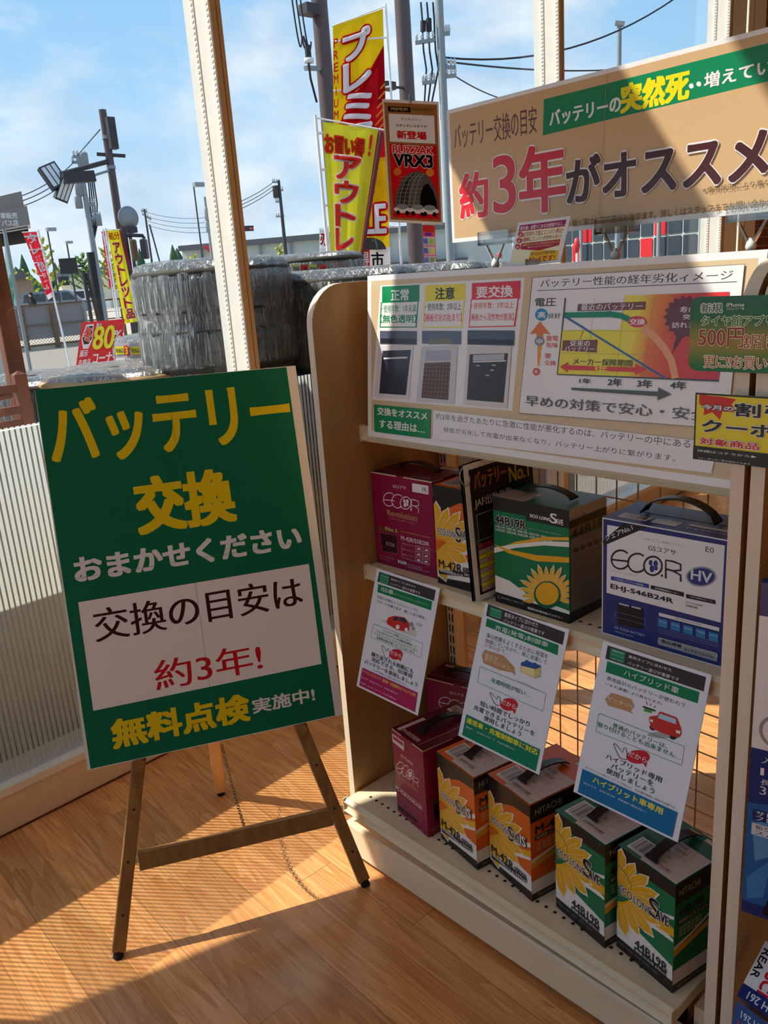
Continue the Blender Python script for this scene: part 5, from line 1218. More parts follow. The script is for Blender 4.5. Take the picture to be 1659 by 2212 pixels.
# hanging tyre poster
t = thing('hanging_poster', 'tall red and white tyre poster in a brown border, hung before the window', 'poster', tuple(at(890, 350, 2.0)))
c = [at(*p, 2.0) for p in ((825.6, 214), (948, 228), (957.5, 485.5), (841, 487))]; O = c[0]; U = ((c[1] - c[0]) + (c[2] - c[3])) / 2; V = ((c[3] - c[0]) + (c[2] - c[1])) / 2
q = nb(t); panel(q, O, U, V, .0015, 'white_paper', 'vrx', '#f0eeec', 'printed_gloss'); q.build('poster_sheet', t)
q = nb(t); hk = O + U * .5; q.tube([hk + Vector((0, 0, -.004)), hk + Vector((0, 0, .012))], .003, 'clear_acrylic', 8); q.tube([hk + Vector((0, 0, .01)), Vector((hk.x, hk.y, 4.5))], .00025, 'clear_acrylic', 4); q.build('hanger', t)

# ================================================================ easel and its poster board
A = gz(255, 2068, 0); B = gz(790, 1912, 0); eu = (B - A).normalized(); en = Vector((eu.y, -eu.x, 0)); TH = math.radians(16); ev = Vector((0, 0, math.cos(TH))) - en * math.sin(TH); enn = eu.cross(ev).normalized()
if enn.dot(en) < 0: enn = -enn
def epl(px, py, off=0): v = ray(px, py); o = Vector((0, 0, H)); k = ((A + enn * off - o).dot(enn)) / v.dot(enn); return o + v * k
es = thing('display_easel', 'brown wooden easel carrying the green poster board', 'easel', tuple((A + B) / 2 + Vector((.1, .25, 0))))
E2 = lambda u, v, o=0: A + eu * u + ev * v + enn * o
def uv(P): d = P - A; return d.dot(eu), d.dot(ev)
pL = uv(epl(299, 1654)); pR = uv(epl(652, 1576)); EW = (B - A).length
apex_v = 1.20
for foot, pg in ((0.0, pL), (EW, pR)):
    k = (pg[0] - foot) / pg[1]; top = E2(foot + k * apex_v, apex_v); bot = E2(foot + k * .014, .014)
    q = nb(es); q.beam(bot, top, .031, .022, 'easel_oak', enn)
    for j in range(1, 5):
        hz = .115 * j - .02
        if hz < pg[1] - .03: c = E2(foot + k * hz, hz, .0112); q.mesh([c + eu * .0035 * math.cos(a * PI / 4) + ev * .0035 * math.sin(a * PI / 4) for a in range(8)], [tuple(range(8))], 'dark_slot')
    lg = q.build('leg', es); bevel(lg, .003, 2)
    q = nb(es); q.tube([E2(foot, 0), E2(foot + k * .02, .02)], [.012, .011], 'rubber', 12); q.build('foot_cap', lg)
    c = epl(*((299, 1655) if foot == 0.0 else (652, 1577)), .036) - enn * .036; q = nb(es); q.tube([c + enn * .005, c + enn * .036], .0135, 'easel_oak', 20); q.build('peg', es)
cl = uv(epl(292, 1862)); crr = uv(epl(722, 1762)); q = nb(es); q.beam(E2(cl[0] + .008, cl[1], -.002), E2(crr[0] - .006, crr[1], -.002), .042, .02, 'easel_oak', enn); cb = q.build('crossbar', es); bevel(cb, .002)
RF = gz(478, 1716, 0); RT = E2(EW / 2, apex_v - .03, -.02); q = nb(es); q.beam(RF + Vector((0, 0, .014)), RT, .032, .026, 'pale_pine', (0, 0, 1)); rl = q.build('rear_leg', es); bevel(rl, .003, 2); q = nb(es); q.tube([RF, RF + Vector((0, 0, .016))], .011, 'rubber', 12); q.build('foot_cap', rl)
# chain from the rear leg towards the crossbar
RFd = (RT - RF); 
k = min((i / 200 for i in range(200)), key=lambda f: abs((lambda P: (lambda c: 1106 - FPX * (P - Vector((0, 0, H))).dot(CU) / c - 1612)((P - Vector((0, 0, H))).dot(CF)))(RF + RFd * f)))
P1 = RF + RFd * k + CR * .022 + Vector((0, 0, .0)); cm = E2((cl[0] + crr[0]) / 2, (cl[1] + crr[1]) / 2 - .01, -.014); P3 = cm + eu * .03
P2 = P1.lerp(P3, .62); P2.z = min(P1.z, P3.z) - .05
q = nb(es); N = 44
for i in range(N):
    f = i / (N - 1); p = P1 * (1 - f) ** 2 + (P2 * 2 - (P1 + P3) / 2) * 2 * f * (1 - f) + P3 * f * f; f2 = f + .01; p2 = P1 * (1 - f2) ** 2 + (P2 * 2 - (P1 + P3) / 2) * 2 * f2 * (1 - f2) + P3 * f2 * f2
    d = (p2 - p).normalized(); sdv = d.orthogonal().normalized(); 
    if i % 2: sdv = d.cross(sdv)
    q.tube([p + d * .0068 * math.cos(a * PI / 5) + sdv * .0044 * math.sin(a * PI / 5) for a in range(10)], .0009, 'chain_metal', 5, True, True)
q.build('chain', es)
pc = [epl(*p, .026) for p in ((75, 842), (638, 790), (741, 1543), (189, 1664.5))]
U = ((pc[1] - pc[0]) + (pc[2] - pc[3])) / 2; V = ((pc[3] - pc[0]) + (pc[2] - pc[1])) / 2
C0 = sum(pc, Vector()) / 4; O = C0 - U / 2 - V / 2
t = thing('poster_board', 'tall green poster board with yellow battery-exchange lettering', 'poster', tuple(C0 + V / 2)); q = nb(t); panel(q, O, U, V, .006, 'board_edge', 'poster', '#ece8e4', 'printed_paper'); q.build('board', t)

# ================================================================ neighbouring shelf unit with wiper packs
u2 = thing('shelf_unit', 'second beige shelf unit holding blue wiper packs at the right edge', 'shelf', (1.33, .2, 0))
q = nb(u2); q.prism(prof, lambda u, v, t: (u, .488 + .02 * t, v), 'maple_laminate', 'maple_edge'); q.build('side_panel', u2)
q = nb(u2); q.box(1.5, -.45, .1, 1.53, .488, 1.44, 'maple_laminate'); q.build('back_panel', u2)
q = nb(u2); q.box(1.10, -.45, .06, 1.5, .486, .085, 'cream_metal'); q.build('shelf_board', u2)
q = nb(u2); q.tube([(1.5, .40, .985), (1.10, .40, .985), (1.09, .40, .995)], .003, 'steel', 8); q.build('hook', u2)
WP = [('r', '#f0f0f2', 0, 90, 1000, 470), ('q', '#c81828', 'BOSCH', 330, 440, 330, 110, 600, 110, 600, 440, 3), ('t', '#c8d4e8', '品番', 120, 40, 420, 70, 0, None, 0), ('p', '#9a9aa0') + tuple(c for a in range(24) for c in (int(300 + 230 * math.cos(a * PI / 12)), int(410 + 52 * math.sin(a * PI / 12)))), ('p', '#f0f0f2') + tuple(c for a in range(24) for c in (int(300 + 190 * math.cos(a * PI / 12)), int(410 + 43 * math.sin(a * PI / 12)))), ('l', '#9a9aa0', .004, 200, 410, 400, 410), ('l', '#9a9aa0', .004, 200, 390, 200, 430), ('l', '#9a9aa0', .004, 400, 390, 400, 430),
      ('t', '#e0e6f0', '入数:', 120, 490, 420, 510, 0, None, 0), ('t', '#f4f6fa', '1本', 120, 520, 520, 548, 2, None, 0), ('t', '#e0e6f0', '長さ:', 120, 558, 420, 575, 0, None, 0), ('t', '#e0e6f0', '300mm', 120, 580, 700, 605, 0, None, 0), ('p', '#1c62a8', 0, 640, 1000, 600, 1000, 960, 0, 960), ('p', '#5a9ad0', 60, 700, 500, 660, 350, 780, 120, 820), ('p', '#3a86c8', 40, 880, 300, 800, 240, 930, 60, 950), ('r', '#14306e', 60, 655, 760, 690), ('t', '#f0f4fa', 'サビ・色あせ', 100, 658, 720, 672, 1, None, 0), ('t', '#f0f4fa', 'フレーム', 100, 674, 520, 688, 1, None, 0), ('r', '#d8e0e8', 60, 700, 760, 736), ('t', '#20304a', '新グラファイト', 100, 703, 720, 717, 1, None, 0), ('t', '#20304a', 'スムーズ', 100, 720, 560, 733, 1, None, 0)]
t = thing('wiper_pack', 'tall blue and white wiper blade pack hanging beside the second unit panel', 'wiper pack', (1.14, .42, .43)); q = nb(t); O, U, V = Vector((1.112, .476, 1.0)), Vector((.03, -.125, 0)), Vector((0, 0, -.565)); plainbox(q, O, U, V, .02, 'printed_carton'); n = V.cross(U).normalized(); P = lambda u, v, z: O + U * u + V * v + n * (z + .0003)
q.face([P(0, 0, 0), P(0, 1, 0), P(1, 1, 0), P(1, 0, 0)], 'printed_gloss', hexl('#173078')); paint_fn(q, WP, .13, .565, P, 'printed_gloss'); q.c = [c if c is not None else hexl('#173078') for c in q.c]; q.build('carton', t)
q = nb(t); q.beam(P(.62, .66, .006), P(.30, .97, .006), .012, .012, 'black_plastic'); q.beam(P(.85, .68, .006), P(.60, .95, .006), .01, .012, 'black_plastic'); q.build('wiper_blade', t)
def tilted_pack(label, c, ops, base):
    t = thing('wiper_pack', label, 'wiper pack', tuple(c[3])); q = nb(t); O = c[0]; U = c[1] - c[0]; V = c[3] - c[0]; plainbox(q, O, U, V, .03, 'printed_carton'); n = V.cross(U).normalized(); P = lambda u, v, z: O + U * u + V * v + n * (z + .0003)
    q.face([P(0, 0, 0), P(0, 1, 0), P(1, 1, 0), P(1, 0, 0)], 'printed_gloss', hexl(base)); paint_fn(q, ops, U.length, V.length, P, 'printed_gloss'); q.c = [k if k is not None else hexl('#173078') for k in q.c]; q.build('carton', t)
rb = [at(1654, 2032, 1.27), at(1730, 2075, 1.22), at(1668, 2235, 1.13), at(1592, 2150, 1.18)]
tilted_pack('white wiper box lettered REAR leaning at the bottom right corner', rb, [('q', '#1a1a1c', 'REAR', 260, 120, 260, 620, 60, 620, 60, 120, 2), ('q', '#c81828', 'BOSCH', 700, 80, 700, 900, 400, 900, 400, 80, 3), ('r', '#173078', 0, 780, 1000, 1000), ('q', '#dfe6f2', 'H 261', 820, 960, 240, 960, 240, 840, 820, 840, 2)], '#eceaf0')
rb2 = [at(1590, 2160, 1.16), at(1664, 2215, 1.12), at(1650, 2330, 1.05), at(1572, 2270, 1.09)]
tilted_pack('navy wiper box lying lowest in the corner under the white one', rb2, [('q', '#c81828', 'BOSCH', 850, 520, 150, 520, 150, 330, 850, 330, 2), ('q', '#dfe6f2', 'H 261', 700, 260, 200, 260, 200, 120, 700, 120, 1)], '#173078')

# ================================================================ outside: tyres stacked against the glass
def tyre_profile(R, w):
    P = [(R * .60, -w * .36), (R * .66, -w * .46), (R * .80, -w * .5), (R * .93, -w * .44), (R * .985, -w * .36)]
    for k in range(5): a = -w * .30 + w * .15 * k; P += [(R, a - w * .05), (R, a + w * .04), (R * .972, a + w * .045), (R * .972, a + w * .095)]
    return P[:-2] + [(R * .985, w * .36), (R * .93, w * .44), (R * .80, w * .5), (R * .66, w * .46), (R * .60, w * .36)]
def tyre_bundle(c, z0, label, R=.325, w=.212, n=2, seed=0, group='wrapped tyre bundles outside the window', kraft=False):
    t = thing('tyre_bundle', label, 'tyres', (c.x, c.y, z0), 0, group)
    for k in range(n):
        q = MB(); q.lathe(tyre_profile(R, w), 'kraft' if kraft else 'tyre_rubber', (0, 0, w * (k + .5) + .004), 48); q.build('tyre', t)
    rnd = random.Random(seed); ht = n * w + .008; J = [[1 + rnd.uniform(-.006, .008) for _ in range(64)] for _ in range(40)]
    pr = [(.02, 0), (R * .75, 0), (R * .93, .012), (R * 1.0, .05)]
    for k in range(n):
        pr += [(R * 1.012, w * (k + .3)), (R * 1.012, w * (k + .7))]
        if k < n - 1: pr += [(R * .985, w * (k + 1))]
    pr += [(R * 1.0, ht - .045), (R * .93, ht - .006), (R * .78, ht + .006), (R * .45, ht + .002), (.02, ht)]
    q = MB(); q.lathe(pr, 'stretch_wrap', (0, 0, 0), 64, True, lambda k, i: J[i][k]); q.build('wrap', t); return t
cS = at(468, 680, 3.47); zS = (at(463, 557, 3.2)).z
def col(c, top, labels, R=.31, seed=0, w=.212):
    z = top - 2 * w - .01; i = 0
    while z > -.5 and i < len(labels):
        if i and z < -.15: break
        tyre_bundle(c, z, labels[i], R, w, 2, seed + i); z -= 2 * w + .02; i += 1
    return z + 2 * w + .02
zb = col(cS, zS, ['wrapped pair of tyres standing highest behind the post, nearest the window', 'wrapped pair of tyres directly under the highest pair', 'wrapped pair of tyres third from the top behind the post', 'wrapped pair of tyres at the bottom of the tall stack'], seed=3)
def crate(c, R, z1, label, z0=-.15):
    t = thing('display_plinth', label, 'plinth', (c.x, c.y, z0), 0, 'low plinths under the tyres'); q = MB(); q.box(-R, -R, 0, R, R, z1 - z0, 'concrete'); bevel(q.build('block', t), .01); 
    q = MB(); q.box(-R - .01, -R - .01, z1 - z0 - .004, R + .01, R + .01, z1 - z0 + .0, 'building_grey'); q.build('cap', t)
if zb > -.1: crate(cS, .3, zb, 'concrete plinth under the tall tyre stack')
sideT = ['dark wrapped pair of tyres topping the %s stack right of the post', 'dark wrapped pair of tyres, second in the %s stack right of the post']
for i, (px, py, r, nm) in enumerate(((745, 600, 3.75, 'nearest'), (915, 590, 4.25, 'second'), (1075, 585, 4.8, 'farthest'))):
    c = at(px, 640, r); tp = at(px, py - 20, r - .2).z; zb = col(c, tp, [l % nm for l in sideT], .325, 20 + i * 4); crate(c, .3, zb, 'concrete plinth under the %s stack right of the post' % nm)
# lower row of wrapped tyres by the sill
for i, (px, py, r, R, lab, kr) in enumerate(((255, 815, 3.5, .31, 'wrapped brown paper tyre bundle just above the poster top', True), (75, 830, 3.62, .24, 'small wrapped tyre bundle behind the wooden frame', False), (420, 812, 3.0, .22, 'pale wrapped bundle at the foot of the tall stack, above the poster', False))):
    c = at(px, py + 20, r); tp = at(px, py - 3, r - R).z
    if i < 2:
        tyre_bundle(c, tp - .33, lab, R, .165, 2, 40 + i, kraft=kr); crate(c, R * .9, tp - .33, 'concrete plinth under the ' + ('brown paper bundle' if i == 0 else 'small bundle at the left'))
c = at(372, 770, 4.1); tp = at(300, 733, 3.95).z
t = tyre_bundle(c, tp - .40, 'wrapped tyres with yellow and red price labels beside the red sign', .26, .2, 2, 50)
for i, px in enumerate((262, 296)):
    q = nb(t); o = at(px - 15, 742, 3.83 + .06 * (1 - i)); U = at(px + 15, 740, 3.83 - .03 * i) - o; V = Vector((0, 0, -.115)); P = lambda u, v, z: o + U * u + V * v + V.cross(U).normalized() * z
    q.face([P(0, 0, 0), P(0, 1, 0), P(1, 1, 0), P(1, 0, 0)], 'printed_paper', hexl('#b8b4c0')); paint_fn(q, [('r', '#e8dc3a', 0, 120, 640, 420), ('r', '#d8402a', 680, 100, 1000, 480), ('t', '#6a6a30', '特価品', 40, 180, 600, 360, 1, None, 0), ('t', '#f0d840', '3', 760, 160, 940, 420, 2, None, 0), ('r', '#e8e8ec', 0, 560, 640, 700)], U.length, .115, P, 'printed_paper', start=.002, step=5e-4); q.build('price_label', t)
crate(c, .24, tp - .40, 'concrete plinth under the labelled tyres')
c = at(684, 572, 4.9); t = tyre_bundle(c, at(684, 560, 4.9).z - .30, 'row of far wrapped tyres with small yellow and red tags', .27, .16, 2, 60); crate(c, .25, at(684, 560, 4.9).z - .30, 'concrete plinth under the tagged tyres')
for i, (px, cc) in enumerate(((639, '#d8d060'), (657, '#d84a3a'), (676, '#e6df50'), (697, '#d84a3a'))):
    q = nb(t); o = at(px - 8, 572, 4.58); U = at(px + 8, 571, 4.58) - o; V = Vector((0, 0, -.045)); n = V.cross(U).normalized(); P = lambda u, v, z: o + U * u + V * v + n * z; q.face([P(0, 0, 0), P(0, 1, 0), P(1, 1, 0), P(1, 0, 0)], 'printed_paper', hexl(cc)); paint_fn(q, [('t', '#5a6a9a' if i % 2 == 0 else '#8a1a1a', ('特価', '1本', '特価', '4本')[i], 100, 200, 900, 800, 2, None, 0)], U.length, .045, P, 'printed_paper', start=.001); q.build('price_label', t)
# white rack beam in front of the low tyres
t = thing('tyre_rack', 'white steel rack rail outside, low behind the frosted stripes', 'rack', tuple(wl(.2, .36, -.15))); q = MB(); q.M = Matrix.Translation(t.location).inverted() @ WM
q.box(-2.6, .33, .98, 1.0, .36, 1.075, 'white_panel'); q.build('rail', t); q = MB(); q.M = Matrix.Translation(t.location).inverted() @ WM; q.box(-2.6, .345, -.14, 1.0, .352, .98, 'white_panel'); q.build('sun_block_skirt', t)  # solid skirt added to keep sun off the lower glass
for s in (-2.2, -.9, .1, .94): q = MB(); q.M = Matrix.Translation(t.location).inverted() @ WM; q.box(s, .36, -.15, s + .04, .40, 1.06, 'white_panel'); q.build('leg', t)
q = MB(); q.M = Matrix.Translation(t.location).inverted() @ WM; q.box(-2.6, .36, .28, 1.0, .4, .32, 'white_panel'); q.build('lower_rail', t)
# dark wooden frame at the left edge
t = thing('wooden_frame', 'dark brown wooden frame with braces at the left edge outside', 'wooden frame', (at(50, 860, 3.25).x, at(50, 860, 3.25).y, -.15))
def wq(): q = MB(); q.M = Matrix.Translation(t.location).inverted(); return q
a0, a1 = at(8, 480, 3.42), at(36, 930, 3.30); ax = a1.xy.lerp(a0.xy, .5); q = wq(); q.box(ax.x - .04, ax.y - .02, -.15, ax.x + .02, ax.y + .035, a0.z + .6, 'stained_wood'); bevel(q.build('post', t), .004)
b = at(50, 860, 3.25); bt = at(46, 808, 3.25).z; q = wq(); q.box(b.x - .022, b.y - .02, -.15, b.x + .022, b.y + .024, bt, 'stained_wood'); q.mesh([(b.x - .022, b.y - .02, bt), (b.x + .022, b.y - .02, bt), (b.x + .022, b.y + .024, bt), (b.x - .022, b.y + .024, bt), (b.x, b.y, bt + .014)], ((0, 1, 4), (1, 2, 4), (2, 3, 4), (3, 0, 4)), 'stained_wood'); bevel(q.build('short_post', t), .003)
lft = Vector((-.3, -.02, 0))
for py in (838, 885, 915):
    z = at(30, py, 3.25).z; p = Vector((b.x, b.y, z)); q = wq(); q.beam(p, p + lft, .03, .028, 'stained_wood'); q.build('rail', t)
for k in range(1):
    p = Vector((b.x - .02 - .24 * k, b.y, at(30, 838, 3.25).z)); q = wq(); q.tube([p + Vector((-.02 - .2 * math.sin(a * PI / 12), -.01, -.02 - .14 * (1 - math.cos(a * PI / 12)))) for a in range(7)], .012, 'stained_wood', 6); q.build('brace', t)

# ---------------------------------------------------------------- flags on poles
def flag(name, label, cat, C, ops, base, W, Hh, amp=.02, pole=None, back=None, group=None, nu=8, nv=40, waves=2.2, lift=.006, basefn=None):
    """C: four corners of the cloth, TL TR BR BL; pole: (x side point list)"""
    t = thing(name, label, cat, (C[3].x, C[3].y, -.15), 0, group); n = (C[3] - C[0]).cross(C[1] - C[0]).normalized()
    if n.dot(Vector((0, 0, H)) - C[0]) < 0: n = -n
    P = lambda u, v, z: (C[0] * (1 - u) + C[1] * u) * (1 - v) + (C[3] * (1 - u) + C[2] * u) * v + n * (z + amp * .5 * math.sin(waves * 2 * PI * u + 2.5 * v) * (.25 + v))
    q = nb(t)
    for j in range(nv):
        for i in range(nu):
            u, v, u1, v1 = i / nu, j / nv, (i + 1) / nu, (j + 1) / nv; q.face([P(u, v, 0), P(u, v1, 0), P(u1, v1, 0), P(u1, v, 0)], 'flag_cloth', hexl(basefn((u + u1) / 2, (v + v1) / 2) if basefn else base), True)
    paint_fn(q, ops, W, Hh, P, 'flag_cloth', step=1.2e-3, start=lift); q.build('cloth', t)
    if back:
        Bk, cb = back; q = nb(t); Q = lambda u, v: (Bk[0] * (1 - u) + Bk[1] * u) * (1 - v) + (Bk[3] * (1 - u) + Bk[2] * u) * v + n * (-.03 - .02 * math.sin(3 * PI * u))
        for j in range(16):
            for i in range(4): u, v, u1, v1 = i / 4, j / 16, (i + 1) / 4, (j + 1) / 16; q.face([Q(u, v), Q(u, v1), Q(u1, v1), Q(u1, v)], 'flag_cloth', hexl(cb), True)
        q.build('folded_back', t)
    if pole:
        top, foot, arm = pole; q = nb(t); q.tube([foot, top], [.014, .011], 'white_panel', 10); q.build('pole', t); q = nb(t); q.tube([top + Vector((0, 0, -.02)), arm], .006, 'white_panel', 8); q.build('cross_rod', t)
        for k in range(5):
            q = nb(t); c = C[0].lerp(C[3], (k + .3) / 5.2); f = top.lerp(foot, min(1, max(0, (top.z - c.z) / (top.z - foot.z)))); q.tube([f, c], .009, 'white_panel', 6); q.build('loop', t)
    return t
def vert(txt, col_, u0, u1, v0, v1, b, oc, ow, each=None):
    n = len(txt); return [('t', col_, ch, u0, int(v0 + (v1 - v0) * (k + .06) / n), u1, int(v0 + (v1 - v0) * (k + .94) / n), b, oc, ow) for k, ch in enumerate(txt)]
def foot_of(p, r_, z=-.15): return Vector((p.x, p.y, z))
r = 6.5; C = [at(697, 263, r), at(826, 281, r), at(774, 583, r), at(717, 583, r)]
Cb = C[:]; h = 1.8 / (C[0].z - C[3].z); C[3] = C[0] + (C[3] - C[0]) * 1.25; C[2] = C[1] + (C[2] - C[1]) * 1.25
pt = at(681, 248, r); pf = at(712, 585, r); pf = pt + (pf - pt) * ((pt.z + .15) / (pt.z - pf.z)); pf.z = -.15
ops = [('t', '#e8402c', 'お買い得', 20, 62, 780, 165, 3, '#f0a030', 4), ('t', '#e8402c', '!', 830, 40, 960, 150, 3, '#f0a030', 4)] + vert('アウトレット', '#ee4438', 215, 735, 170, 960, 3, '#f0eef0', 9)
pole = (pt, pf, at(830, 281, r))
CF2 = [C[0], C[0].lerp(C[1], .93), C[2], C[3]]
flag('sale_flag', 'yellow outlet flag with big red letters, nearest the window', 'flag', CF2, ops, '#e6de3c', .5, 1.8, .018, pole, ([C[0].lerp(C[1], .80), C[1] + Vector((.02, 0, 0)), C[2] + Vector((.03, 0, 0)), C[2] - Vector((.05, 0, 0))], '#7a4448'), 'sale flags along the shop front')
r = 9.2; C = [at(719, 57, r), at(827, 19, r), at(843, 585, r), at(723, 585, r)]
ops = [('p', '#dc2030', 0, 420, 1000, 130, 1000, 560, 0, 560), ('p', '#f2c81c', 0, 545, 1000, 545, 1000, 760, 0, 760), ('p', '#b4141e', 560, 270, 1000, 130, 1000, 340, 640, 345)] + [('l', '#e8b440', .02, 720, 320 + k * 28, 1000, 270 + k * 28) for k in range(6)] + vert('プレミアム', '#f6f2f6', 215, 720, 40, 640, 3, '#d41c28', 7) + \
    [('t', '#e8302c', ch, 30, 65 + k * 47, 110, 98 + k * 47, 2, None, 0) for k, ch in enumerate('PREMIUM')] + [('t', '#f2c020', ch, 20, 415 + k * 55, 150, 460 + k * 55, 2, None, 0) for k, ch in enumerate('SALE')] + \
    [('p', '#dc2030', 640, 560, 760, 690, 640, 690), ('t', '#f6f2f6', 'SALE', 40, 735, 930, 850, 3, '#d41c28', 8), ('r', '#eef0f6', 0, 905, 1000, 1000), ('t', '#2a2a36', 'お', 180, 930, 400, 985, 2, None, 0), ('r', '#d82838', 430, 915, 640, 990), ('t', '#f2f2f4', '得', 450, 922, 620, 984, 2, None, 0), ('t', '#2a2a36', '市', 670, 925, 880, 988, 2, None, 0)] + \
    [('p', '#4a4a4c') + tuple(c for a in range(13) for c in (int(600 - 330 * math.cos(a * PI / 12)), int(915 - 50 * math.sin(a * PI / 12))))] + [('l', '#8a8a8a', .012, 470 + k * 45, 872, 450 + k * 55, 912) for k in range(7)]
pt = at(833, 8, r); pf = Vector((pt.x, pt.y, -.15))
flag('sale_flag', 'tall red and yellow premium sale banner with white vertical letters', 'flag', C, ops, '#f2c81c', .62, 3.1, .02, (pt, pf, at(716, 57, r)), None, 'sale flags along the shop front')
r = 13; C = [at(231, 498, r), at(257, 496, r), at(300, 694, r), at(269, 699, r)]
pt = at(227, 492, r); pf = Vector((pt.x, pt.y, -.15))
ops = [('t', '#e8602c', '処分', 80, 20, 900, 100, 2, None, 0)] + vert('アウトレット品', '#e24036', 250, 800, 130, 960, 2, '#f0e8ec', 5)
flag('sale_flag', 'slim yellow outlet flag by the road, leaning to the right', 'flag', C, ops, '#e8df2e', .3, 1.5, .015, (pt, pf, at(259, 496, r)), ([at(252, 497, r), at(263, 498, r), at(290, 600, r), at(272, 560, r)], '#8a3a4a'), 'sale flags by the road')
r = 14; C = [at(219, 500, r), at(231, 498, r), at(246, 620, r), at(236, 622, r)]; pt = at(222, 494, r)
flag('sale_flag', 'red flag mostly hidden behind the slim yellow flag', 'flag', C, [('p', '#f0ecf0', 100, 60, 900, 120, 700, 260, 200, 200), ('p', '#f0ecf0', 200, 420, 800, 460, 600, 560, 300, 540)], '#dc3040', .2, 1.0, .01, (pt, Vector((pt.x, pt.y, -.15)), at(232, 497, r)), None, 'sale flags by the road')
r = 12; C = [at(49, 503, r), at(79, 501, r), at(115, 640, r), at(104, 648, r)]; pt = at(82, 496, r)
ops = vert('タレ', '#f2eef2', 180, 850, 10, 330, 2, None, 0) + [('t', '#f2eef2', 'たて', 300, 345, 780, 430, 1, None, 0), ('q', '#f2eef2', 'te', 250, 450, 900, 450, 900, 590, 250, 590, 3)] + vert('セール', '#f2eef2', 300, 780, 600, 880, 1, None, 0) + [('r', '#eeeef2', 0, 930, 1000, 1000)]
flag('sale_flag', 'red flag with white letters blowing over the fence at far left', 'flag', C, ops, '#e0303e', .3, 1.1, .012, (pt, Vector((pt.x + .15, pt.y, -.15)), at(47, 502, r)), None, 'sale flags by the road')
r = 15; C = [at(909, 486, r), at(939, 487, r), at(943, 572, r), at(914, 573, r)]; pt = at(868, 470, r); pt = at(906, 480, r)
ops = [('r', '#e0402c', 0, 0, 1000, 170), ('r', '#6a3ac0', 260, 190, 760, 260)] + [('r', '#f0eef4', 60, 290 + k * 240, 940, 510 + k * 240) for k in range(3)] + [('t', '#5a80d0', '特', 120, 320 + k * 240, 420, 480 + k * 240, 2, None, 0) for k in range(3)] + [('p', ('#a8d040', '#e8d860', '#88c060')[k], 560, 330 + k * 240, 880, 330 + k * 240, 880, 480 + k * 240, 560, 480 + k * 240) for k in range(3)]
flag('sale_flag', 'small red and white flag with coloured squares under the hanging poster', 'flag', C, ops, '#e84a4e', .28, .8, .006, (pt, Vector((pt.x, pt.y, -.15)), at(940, 485, r)), None, 'sale flags along the shop front')
r = 12; C = [at(690, 494, r), at(706, 496, r), at(708, 566, r), at(690, 562, r)]; pt = at(708, 488, r)
flag('sale_flag', 'white flag with a red mark peeking out behind the yellow flag pole', 'flag', C, [('t', '#c82840', '刃', 150, 150, 950, 500, 3, None, 0), ('p', '#e02838', 0, 760, 1000, 1000, 0, 1000)], '#f0f0f2', .2, .7, .006, (pt, Vector((pt.x, pt.y, -.15)), at(688, 493, r)), None, 'sale flags along the shop front')
# red price board on the pavement
r = 6.2; t = thing('price_board', 'red board reading 80 percent in yellow, standing behind the wrapped tyres', 'sign', (at(215, 800, r).x, at(215, 800, r).y, -.15)); O = at(177, 696, r); U = at(270, 689, r) - O; V = (at(163, 800, r - .1) - O) * 1.9; q = nb(t)
plainbox(q, O, U, V, .02, 'board_edge'); n = V.cross(U).normalized(); P = lambda u, v, z: O + U * u + V * v + n * (z + .001); q.face([P(0, 0, 0), P(0, 1, 0), P(1, 1, 0), P(1, 0, 0)], 'printed_paper', hexl('#e8363a'))
paint_fn(q, [('p', '#f2ecec', 110, 35, 280, 30, 300, 200, 230, 300, 110, 300, 40, 180), ('p', '#4a1a1a', 125, 55, 262, 50, 280, 195, 220, 250, 115, 250, 60, 180), ('t', '#ee4440', '冬', 90, 70, 270, 220, 3, '#f4eeee', 6), ('t', '#f2ecec', '最大', 350, 30, 480, 85, 2, None, 0), ('t', '#f2e63a', '80', 330, 70, 800, 320, 2, None, 0), ('t', '#f2ecec', '%', 800, 130, 960, 240, 2, None, 0), ('t', '#f2ecec', '展示', 60, 325, 240, 395, 2, None, 0), ('t', '#f2ecec', '在庫品', 60, 425, 330, 490, 2, None, 0), ('t', '#f2ecec', 'コーナー', 380, 370, 960, 485, 3, None, 0)], U.length, V.length, P, 'printed_paper', start=.002, step=4e-4)
q.build('board', t); q = nb(t); F = O + V + U * .5; q.tube([F, Vector((F.x, F.y, -.15))], .02, 'steel'); q.tube([Vector((F.x - .25, F.y, -.14)), Vector((F.x + .25, F.y, -.14))], .02, 'steel'); q.build('stand', t)

# ---------------------------------------------------------------- fence, street furniture
t = thing('fence', 'brown metal fence with chain-link and grey sheets across the lot', 'fence', tuple(gz(140, 755, -.15))); fa, fb = gz(-40, 768, -.15), gz(276, 733, -.15); fd = (fb - fa)
def fz(f): return -.15 + 1.32
q = nb(t); q.beam(fa + Vector((0, 0, 1.32)), fb + Vector((0, 0, 1.32)), .06, .06, 'fence_brown'); q.build('top_rail', t)
q = nb(t); q.beam(fa + Vector((0, 0, .12)), fb + Vector((0, 0, .12)), .05, .05, 'fence_brown'); q.build('bottom_rail', t)
q = nb(t); q.beam(fa + Vector((0, 0, .72)), fb + Vector((0, 0, .72)), .04, .04, 'fence_brown'); q.build('middle_rail', t)
for f, mt, wd in ((.14, 'dark_metal', .08), (.30, 'fence_brown', .11), (.50, 'fence_brown', .14), (.72, 'grey_pole', .09), (.81, 'fence_brown', .09), (.99, 'fence_brown', .09)):
    p = fa + fd * f; q = nb(t); q.beam(p, p + Vector((0, 0, 1.34)), wd, wd * .7, mt, (0, 1, 0)); q.build('post', t)
